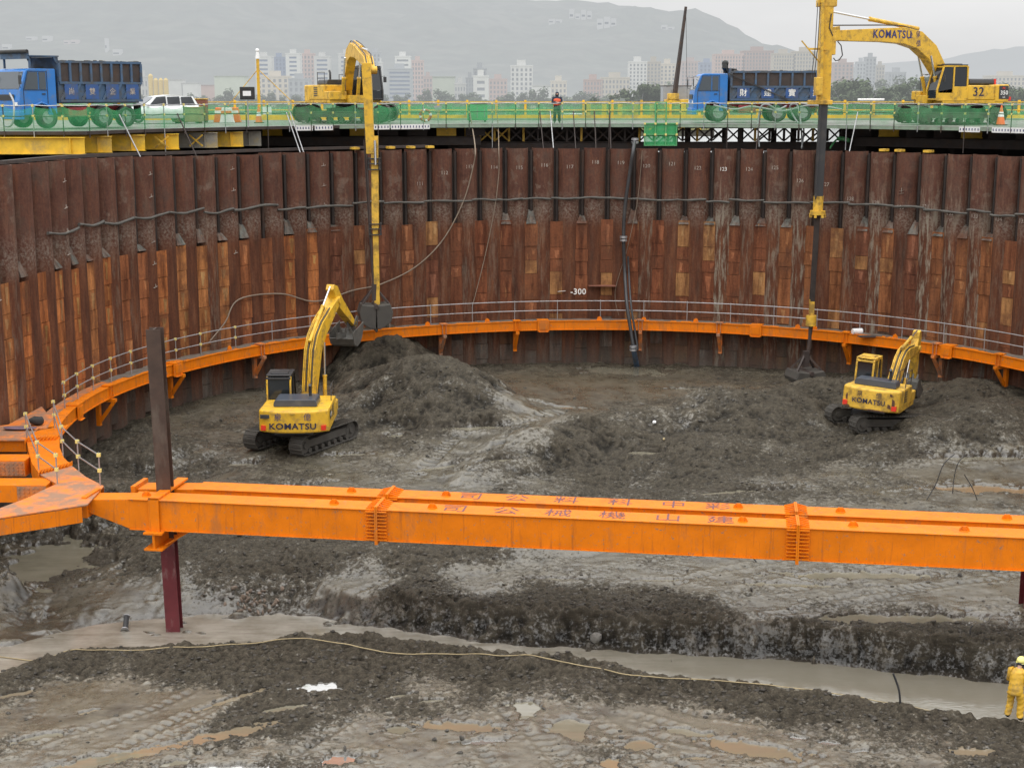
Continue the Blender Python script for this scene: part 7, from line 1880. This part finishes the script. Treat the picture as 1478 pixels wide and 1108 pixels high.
def make_tree(seed, lm, label):
    r = random.Random(seed); t = thing('tree', label, 'tree', (0, 0, 0))
    b = MB(); b.tube([(0, 0, 0), (.1, 0, 1.2), (.05, .1, 2.4)], [.26, .2, .12], 7)
    for k in range(4): a = r.uniform(0, 6.28); b.tube([(.06, .05, 1.6 + .2 * k), (math.cos(a) * .9, math.sin(a) * .9, 2.6 + .3 * k), (math.cos(a) * 1.6, math.sin(a) * 1.6, 3.5 + .3 * k)], [.1, .07, .03], 5)
    b.build('trunk', BARK, t)
    b = MB(); cl = [(Vector((r.uniform(-2.2, 2.2), r.uniform(-1.8, 1.8), r.uniform(1.7, 4.9))), r.uniform(.8, 1.5)) for _ in range(13)]
    for c, R_ in cl:
        for _ in range(60):
            d = Vector((r.gauss(0, 1), r.gauss(0, 1), r.gauss(0, .8))).normalized(); p = c + d * R_ * r.uniform(.55, 1.08)
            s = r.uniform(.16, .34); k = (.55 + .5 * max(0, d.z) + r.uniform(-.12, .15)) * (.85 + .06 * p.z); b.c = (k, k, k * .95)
            a = Vector((r.gauss(0, 1), r.gauss(0, 1), r.gauss(0, 1))).normalized(); e = a.cross(d).normalized() if a.cross(d).length > .1 else Vector((1, 0, 0)); f = d.cross(e)
            b.add([p + e * s, p + f * s, p - e * s * .9, p - f * s * .8], [(0, 1, 2, 3)])
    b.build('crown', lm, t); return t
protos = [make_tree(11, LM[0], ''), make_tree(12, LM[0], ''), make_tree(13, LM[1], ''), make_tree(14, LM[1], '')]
used = [False] * 4
rt = random.Random(8)
TR = []
for u in range(1205, 1500, 15): TR.append((u + rt.uniform(-5, 5), rt.uniform(330, 420), rt.uniform(.95, 1.6), rt.choice((0, 1))))
for u in range(850, 1010, 12): TR.append((u + rt.uniform(-4, 4), rt.uniform(420, 520), rt.uniform(.8, 1.3) * (1 + (u - 850) / 500), rt.choice((0, 1, 2))))
for u in range(585, 860, 17): TR.append((u + rt.uniform(-5, 5), rt.uniform(480, 640), rt.uniform(.7, 1.25), rt.choice((2, 3, 2))))
for u in range(-10, 590, 20): TR.append((u + rt.uniform(-6, 6), rt.uniform(500, 700), rt.uniform(.7, 1.15), rt.choice((2, 3))))
for u in range(1215, 1480, 24): TR.append((u + rt.uniform(-5, 5), rt.uniform(520, 640), rt.uniform(1.1, 1.7), rt.choice((2, 3))))
def where(u):
    return 'left of the yellow mast' if u < 375 else 'behind the left deck excavator' if u < 600 else 'between the lifebuoy and the deck person' if u < 800 else 'between the deck person and the blue truck' if u < 1010 else 'between the tall mast and the numbered excavator' if u < 1340 else 'behind the tail of the numbered excavator'
for u, Y, s, k in TR:
    o = protos[k] if not used[k] else copy_tree(protos[k]); used[k] = True
    place(o, (at(u, 150, Y).x, Y, -4.7), rt.uniform(0, 6.28), (s * 1.4, s * 1.4, s * rt.uniform(1.0, 1.3)))
    o['label'] = f"{'dark green' if k < 2 else 'hazy grey-green'} bushy tree on far bank {where(u)}"; o['group'] = f"{'dark green' if k < 2 else 'grey-green'} trees {where(u)}"
# low scrub as one mass
b = MB(); rs = random.Random(4)
for _ in range(5200):
    u = rs.uniform(-60, 1540); Y = rs.uniform(335, 640); x = at(u, 150, Y).x; z = -4.7 + rs.uniform(0, 2.6) * (1 + .8 * math.sin(u * .03)); s = rs.uniform(.4, 1.1); k = rs.uniform(.6, 1.15); b.c = (k, k, k * .95)
    a = rs.uniform(0, 3.14); b.add([(x - s * math.cos(a), Y - s * math.sin(a), z - s * .3), (x + s * math.cos(a), Y + s * math.sin(a), z - s * .25), (x + s * .7 * math.cos(a), Y + s * .5, z + s * .6), (x - s * .6 * math.cos(a), Y, z + s * .7)], [(0, 1, 2, 3)])
o = b.build('scrub', LM[1]); o['kind'] = 'stuff'; o['label'] = 'low hazy scrub along the far river bank'; o['category'] = 'scrub'
# town
WM = {}
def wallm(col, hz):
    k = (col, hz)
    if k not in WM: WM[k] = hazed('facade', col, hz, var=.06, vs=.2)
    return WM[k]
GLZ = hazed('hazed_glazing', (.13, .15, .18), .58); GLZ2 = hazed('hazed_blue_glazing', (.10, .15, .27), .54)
def building(u0, u1, vt, Y, col, label, floors=None, bays=None, hz=.55, style='grid', glz=None, roof=True, name='apartment_block'):
    zb = -4.6; a, c = at(u0, vt, Y), at(u1, vt, Y); w = c.x - a.x; h = a.z - zb; d = w * .6 + 4
    t = thing(name, label, 'building', ((a.x + c.x) / 2, Y, zb))
    _q = random.Random(int(u0 * 7 + vt)); _k = _q.uniform(.70, 1.08); col = tuple(c_ * _k for c_ in col); hz = max(.34, hz - .07)
    wm = wallm(col, hz); fl = floors or max(2, int(h / 3.4)); nb = bays or max(2, int(w / 4.2)); fh = h / fl; bw = w / nb
    if style == 'plain':
        b = MB(); b.box((-w / 2, 0, 0), (w / 2, d, h)); b.build('wall', wm, t)
        b = MB(); b.box((-w / 2 - .3, -.3, h + .01), (w / 2 + .3, d + .3, h + .6)); b.build('roof', wallm(tuple(x * .7 for x in col), hz), t); return t
    b = MB(); b.box((-w / 2 + .3, .5, 0), (w / 2 - .3, d, h - .2)); b.build('glazing', glz or GLZ, t)
    b = MB()
    for k in range(fl + 1):
        z = k * fh; b.box((-w / 2, 0, z - (.34 if style != 'band' else .5) * fh * (k > 0)), (w / 2, .95 if style == 'band' else .6, z + .06 * fh))
    b.build('floor_band', wm, t)
    if style == 'grid':
        b = MB()
        for k in range(nb + 1): x = -w / 2 + k * bw; b.box((max(-w / 2, x - .26 * bw), -.12, 0), (min(w / 2, x + .26 * bw), .7, h))
        b.build('pier', wm, t)
    else:
        b = MB()
        for x in (-w / 2, w / 2 - .5 * bw): b.box((x, -.1, 0), (x + .5 * bw, .7, h))
        b.build('pier', wm, t)
    b = MB(); b.box((-w / 2, .7, -.0), (-w / 2 + .29, d, h)); b.box((w / 2 - .29, .7, 0), (w / 2, d, h)); b.build_each('wall', wm, t)
    b = MB(); b.box((-w / 2 - .2, -.2, h + .061 * fh), (w / 2 + .2, d, h + .061 * fh + .9)); b.build('roof', wm, t)
    if roof: 
        b = MB(); b.box((-w * .22, d * .2, h + .062 * fh + .9), (w * .18, d * .5, h + .062 * fh + 4.2)); b.build('roof_hut', wm, t)
    return t
WH, CRm, PK, GY, BL, GN = (.62, .62, .60), (.55, .50, .42), (.50, .36, .32), (.36, .38, .40), (.22, .28, .40), (.50, .54, .46)
B_ = [(368, 392, 83, 1250, WH, 'white framed tower behind the yellow mast', None, 2, .58, 'band', GLZ2), (392, 412, 84, 1320, BL, 'blue-grey tower between two white framed towers', None, 4, .58, 'grid', GLZ2), (412, 433, 79, 1240, WH, 'white framed twin-slot tower left of the deck excavator', None, 2, .58, 'band', GLZ2),
      (433, 453, 79, 1300, PK, 'pinkish tower hidden partly by the deck excavator', None, 4, .6, 'grid', None), (453, 476, 83, 1280, WH, 'white framed tower behind the deck excavator cab rear', None, 3, .58, 'band', GLZ2),
      (376, 416, 112, 1000, CRm, 'low pale block in front of the white framed towers', 5, 5, .5, 'grid', None), (416, 446, 116, 980, GY, 'low grey block left of the deck excavator body', 4, 4, .5, 'grid', None),
      (488, 512, 79, 1290, WH, 'white tower behind the yellow boom', None, 3, .6, 'band', GLZ2), (533, 549, 77, 1350, GY, 'grey tower just right of the deck excavator cab', None, 3, .6, 'grid', None), (546, 552, 92, 1200, WH, 'narrow white tower right of the deck excavator cab', None, 2, .55, 'band', None),
      (559, 594, 101, 1050, GY, 'grey office block with long window bands', 8, 6, .5, 'band', GLZ2), (570, 592, 83, 1180, WH, 'pale stepped tower above the grey office block', None, 4, .56, 'band', None), (594, 611, 89, 1250, PK, 'reddish tower right of the grey office block', None, 4, .62, 'grid', None), (611, 624, 112, 1200, PK, 'low pinkish block beside the pale green depot', 5, 3, .62, 'grid', None),
      (624, 656, 112, 900, GN, 'pale green depot building', 2, 3, .48, 'plain', None), (656, 672, 123, 900, WH, 'small white block right of the green depot', 3, 4, .5, 'grid', None), (672, 684, 114, 1000, GY, 'slim dark grey block', 6, 3, .5, 'grid', None), (683, 705, 112, 880, WH, 'white block with three window bands', 4, 2, .45, 'band', None), (683, 702, 101, 930, GY, 'dark box tower behind the white banded block', 6, 3, .48, 'grid', None),
      (706, 732, 116, 1100, PK, 'low pinkish block left of the white grid tower', 5, 5, .6, 'grid', None), (737, 769, 97, 920, WH, 'white tower with dark square window grid', 8, 5, .45, 'grid', None), (769, 795, 125, 900, WH, 'low white shed right of the white grid tower', 2, 3, .48, 'plain', None), (795, 818, 119, 1000, CRm, 'low cream block left of the deck person', 4, 4, .55, 'grid', None),
      (843, 870, 117, 1000, PK, 'pinkish apartment row, left part, right of the deck person', 5, 6, .52, 'grid', None), (868, 909, 114, 1000, CRm, 'cream and pink apartment row with stair tower', 5, 8, .52, 'grid', None), (908, 934, 91, 1020, WH, 'white apartment tower left of the cream pair', 11, 5, .52, 'grid', None), (934, 954, 91, 1040, CRm, 'cream apartment tower, left of the pair beside the crane boom', 11, 4, .54, 'grid', None), (953, 975, 94, 1060, CRm, 'cream apartment tower, right of the pair beside the crane boom', 10, 4, .54, 'grid', None),
      (984, 1011, 90, 1400, PK, 'hazy pink block behind the crane boom', 10, 6, .66, 'grid', None), (1010, 1032, 92, 1300, BL, 'blue clad block above the truck cab', 9, 4, .6, 'grid', GLZ2), (1032, 1074, 80, 1250, PK, 'pink apartment row above the truck body, left half', 13, 10, .58, 'grid', None), (1073, 1117, 75, 1250, PK, 'pink apartment row above the truck body, right half', 14, 10, .58, 'grid', None), (1117, 1147, 79, 1200, CRm, 'cream apartment slab left of the tall mast', 13, 8, .54, 'grid', None), (1146, 1180, 76, 1200, CRm, 'cream apartment slab directly beside the tall mast', 13, 8, .54, 'grid', None),
      (1204, 1232, 92, 1350, PK, 'pinkish block right of the tall mast', 10, 5, .62, 'grid', None), (1237, 1250, 91, 1300, GY, 'left one of the grey twin towers', 10, 3, .62, 'grid', None), (1250, 1265, 84, 1300, GY, 'right one of the grey twin towers', 12, 3, .62, 'grid', None), (1265, 1277, 96, 1320, CRm, 'cream block beside the grey twin towers', 9, 3, .64, 'grid', None), (1283, 1308, 106, 1150, GY, 'low grey block under the curved boom', 7, 6, .58, 'grid', None),
      (1430, 1480, 111, 1200, CRm, 'low pale block at the right edge behind the beacon', 6, 9, .6, 'grid', None),
      (194, 213, 113, 900, WH, 'white works building left of the yellow silos', 3, 4, .5, 'grid', None), (243, 263, 116, 950, WH, 'low white works building right of the yellow silos', 2, 4, .52, 'plain', None), (262, 285, 121, 950, WH, 'low white shed with wide roof', 2, 3, .54, 'plain', None), (288, 318, 124, 980, PK, 'low reddish shed left of the cream warehouse', 2, 3, .55, 'plain', None), (309, 352, 111, 900, GN, 'cream box warehouse left of the yellow mast', 2, 4, .48, 'plain', None)]
for u0, u1, vt, Y, col, lab, fl, nb, hz, sty, gl in B_:
    building(u0, u1, vt, Y, col, lab, fl, nb, hz, sty, gl, name='apartment_block' if sty != 'plain' else 'warehouse')
SIL = hazed('hazed_yellow', (.62, .45, .14), .42)
q0 = at(213, 130, 850); t = thing('silo_plant', 'row of four yellow silos of a batching plant behind the white car', 'silos', (q0.x, 850, -4.6))
for i in range(4): b = MB(); x = 2.0 + i * 2.9; b.cyl((x, 0, 0), (x, 0, 14.0 if i else 16.5), 1.35, n=14); b.cyl((x, 0, 14.0 if i else 16.5), (x, 0, 15.2 if i else 17.5), 1.35, .5, n=14); b.build('silo', SIL, t)
# hills
HG = []
def hill(name, prof, Y, depth, hz, col, label, seed):
    us = np.linspace(-1500, 3000, 300); vt = np.interp(us, [p[0] for p in prof], [p[1] for p in prof])
    nyh = 46; X = np.zeros((nyh, 300)); YY = np.zeros((nyh, 300)); ZZ = np.zeros((nyh, 300))
    for j in range(nyh):
        t_ = j / (nyh - 1); yy = Y - depth * (1 - t_)
        for i, (u, v) in enumerate(zip(us, vt)):
            p = at(float(u), float(v), Y); X[j, i] = p.x; YY[j, i] = yy; ZZ[j, i] = -6 + (p.z + 6) * (t_ ** .85)
    nn_ = fbm(X, YY, 420, 5, seed); ZZ += nn_ * 95 * (ZZ > 5) * np.clip(np.linspace(0, 1, nyh)[:, None] * 1.6, 0, 1) * (1 - .85 * (np.linspace(0, 1, nyh)[:, None] > .93)) + fbm(X, YY, 60, 3, seed + 5) * 11 * (ZZ > 5)
    o = grid_obj(name, X, YY, ZZ, col); structure(o, label); HG.append((X[0], YY[:, 0], ZZ)); return o
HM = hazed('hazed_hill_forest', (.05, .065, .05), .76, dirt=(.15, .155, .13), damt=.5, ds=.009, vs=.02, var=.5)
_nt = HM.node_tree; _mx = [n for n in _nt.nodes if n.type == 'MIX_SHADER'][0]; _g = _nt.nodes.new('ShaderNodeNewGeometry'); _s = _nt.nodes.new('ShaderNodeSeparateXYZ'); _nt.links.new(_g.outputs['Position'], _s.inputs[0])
_r = _nt.nodes.new('ShaderNodeMapRange'); _r.inputs['From Min'].default_value = 60; _r.inputs['From Max'].default_value = 420; _r.inputs['To Min'].default_value = .76; _r.inputs['To Max'].default_value = .90   # emissive haze tint grows with height
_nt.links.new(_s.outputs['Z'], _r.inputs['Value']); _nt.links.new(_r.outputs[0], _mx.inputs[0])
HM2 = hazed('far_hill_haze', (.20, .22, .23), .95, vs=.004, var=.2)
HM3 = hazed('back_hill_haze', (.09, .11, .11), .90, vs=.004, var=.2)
hill('hill_terrain', [(-1500, 40), (-400, -60), (0, -60), (450, -45), (620, -12), (700, -6), (760, 1), (850, 2), (900, 9), (950, 17), (990, 34), (1020, 46), (1045, 62), (1070, 77), (1100, 92), (1140, 112), (1190, 128), (1300, 136), (3000, 138)], 5200, 2600, .8, HM, 'large forested hill dissolving into grey haze behind the town', 3)
hill('far_hill_terrain', [(-1500, 130), (900, 130), (1100, 112), (1200, 97), (1290, 90), (1360, 86), (1420, 74), (1500, 66), (1700, 60), (3000, 120)], 9000, 2500, .9, HM2, 'pale far hills at the right horizon', 9)
# buildings on the hillside
HB_ = [(792, 812, 27, 'small hillside villa group, left of the summit buildings'), (822, 856, 13, 'large pale hillside block near the summit, left one'), (862, 892, 24, 'long pale hillside terrace right of the summit block'), (955, 974, 35, 'small pale house on the ridge shoulder'), (36, 50, 50, 'white hillside house upper left'), (62, 74, 52, 'second white hillside house upper left'), (92, 112, 56, 'pinkish hillside house group at left'), (152, 156, 57, 'thin white chimney on the left hillside'), (162, 177, 62, 'pale hillside house right of the white chimney'), (2, 16, 64, 'white house at the left edge of the hillside')]
def hill_hit(u, v):
    Xc, Yr, ZZ = HG[0]; d = ray(u, v)
    for Y in np.arange(Yr[0], Yr[-1], 8.0):
        x = CAM.x + d.x / d.y * Y; z = CAM.z + d.z / d.y * Y; j = min(len(Yr) - 2, int((Y - Yr[0]) / (Yr[1] - Yr[0]))); f = (Y - Yr[j]) / (Yr[j + 1] - Yr[j])
        h = np.interp(x, Xc, ZZ[j]) * (1 - f) + np.interp(x, Xc, ZZ[j + 1]) * f
        if h >= z: return Vector((x, float(Y), float(h)))
    return Vector((x, float(Y), float(h)))
for u0, u1, vt, lab in HB_:
    big = 'block' in lab or 'terrace' in lab; hp_ = 20 if 'chimney' in lab else 16 if big else 9
    q = hill_hit((u0 + u1) / 2, vt + hp_); t = thing('hillside_house', lab, 'building', q)
    w = px(u0, vt, u1 - u0, q.y); hgt = px(u0, vt, hp_, q.y); wm = wallm((.5, .5, .48) if 'pink' not in lab else PK, .87); rr2 = random.Random(int(u0)); n = max(1, int(w / 14))
    for k in range(n):
        x = -w / 2 + k * w / n; hh = hgt * rr2.uniform(.45, 1); y0 = rr2.uniform(-6, 6); b = MB(); b.box((x, y0, -30), (x + w / n * rr2.uniform(.7, .98), y0 + 18, hh)); b.build('wall', wm, t)
        b = MB(); b.box((x + 1, y0 - .4, hh * .3), (x + w / n * .6, y0 - .1, hh * .5)); b.build('window_band', GLZ, t)
# ------------------------------------------------------------------ light and sky
w = bpy.data.worlds.new('World'); scene.world = w; w.use_nodes = True
nt = w.node_tree; bg = nt.nodes['Background']
SUN_EL, SUN_ROT = R(70), R(200)
sky = nt.nodes.new('ShaderNodeTexSky'); sky.sky_type = 'NISHITA'; sky.sun_disc = False; sky.sun_elevation = SUN_EL; sky.sun_rotation = SUN_ROT; sky.air_density = 1.0; sky.dust_density = 4.0
hs = nt.nodes.new('ShaderNodeHueSaturation'); hs.inputs['Saturation'].default_value = .12; nt.links.new(sky.outputs[0], hs.inputs['Color'])
tc = nt.nodes.new('ShaderNodeTexCoord')
mp_ = mapv(nt, tc.outputs['Generated'], (1, 1, 3.2))
cl = nz(nt, mp_, 2.1, 6, .55)
cloud = ramp(nt, cl, [(.34, (7.7, 7.75, 7.8)), (.5, (8.5, 8.5, 8.5)), (.64, (9.1, 9.05, 9.0))])
c = mixc(nt, .88, hs.outputs[0], cloud)
# overcast sky: the zenith is clearly brighter than the horizon
sz = nt.nodes.new('ShaderNodeSeparateXYZ'); nt.links.new(tc.outputs['Generated'], sz.inputs[0])
el = mth(nt, 'ADD', mth(nt, 'MULTIPLY', mth(nt, 'MAXIMUM', sz.outputs['Z'], 0.0), 2.3), .96)
cc = nt.nodes.new('ShaderNodeVectorMath'); cc.operation = 'SCALE'; nt.links.new(c, cc.inputs[0]); nt.links.new(el, cc.inputs['Scale']); c = cc.outputs[0]
nt.links.new(c, bg.inputs[0]); bg.inputs[1].default_value = .1
sl = bpy.data.lights.new('sun', 'SUN'); sl.energy = .55; sl.angle = R(60); sl.color = (1, .97, .92)
so = bpy.data.objects.new('sun', sl); COL.objects.link(so)
# direction: from behind the camera, high
so.rotation_euler = (R(90) - SUN_EL, 0, R(-20)); so.location = (0, -20, 60)
scene.view_settings.view_transform = 'Standard'; scene.view_settings.look = 'None'; scene.view_settings.exposure = 0; scene.view_settings.gamma = 1
scene.render.engine = 'CYCLES'; scene.cycles.max_bounces = 6; scene.cycles.transparent_max_bounces = 16

bpy.data.scenes.remove(TMP)
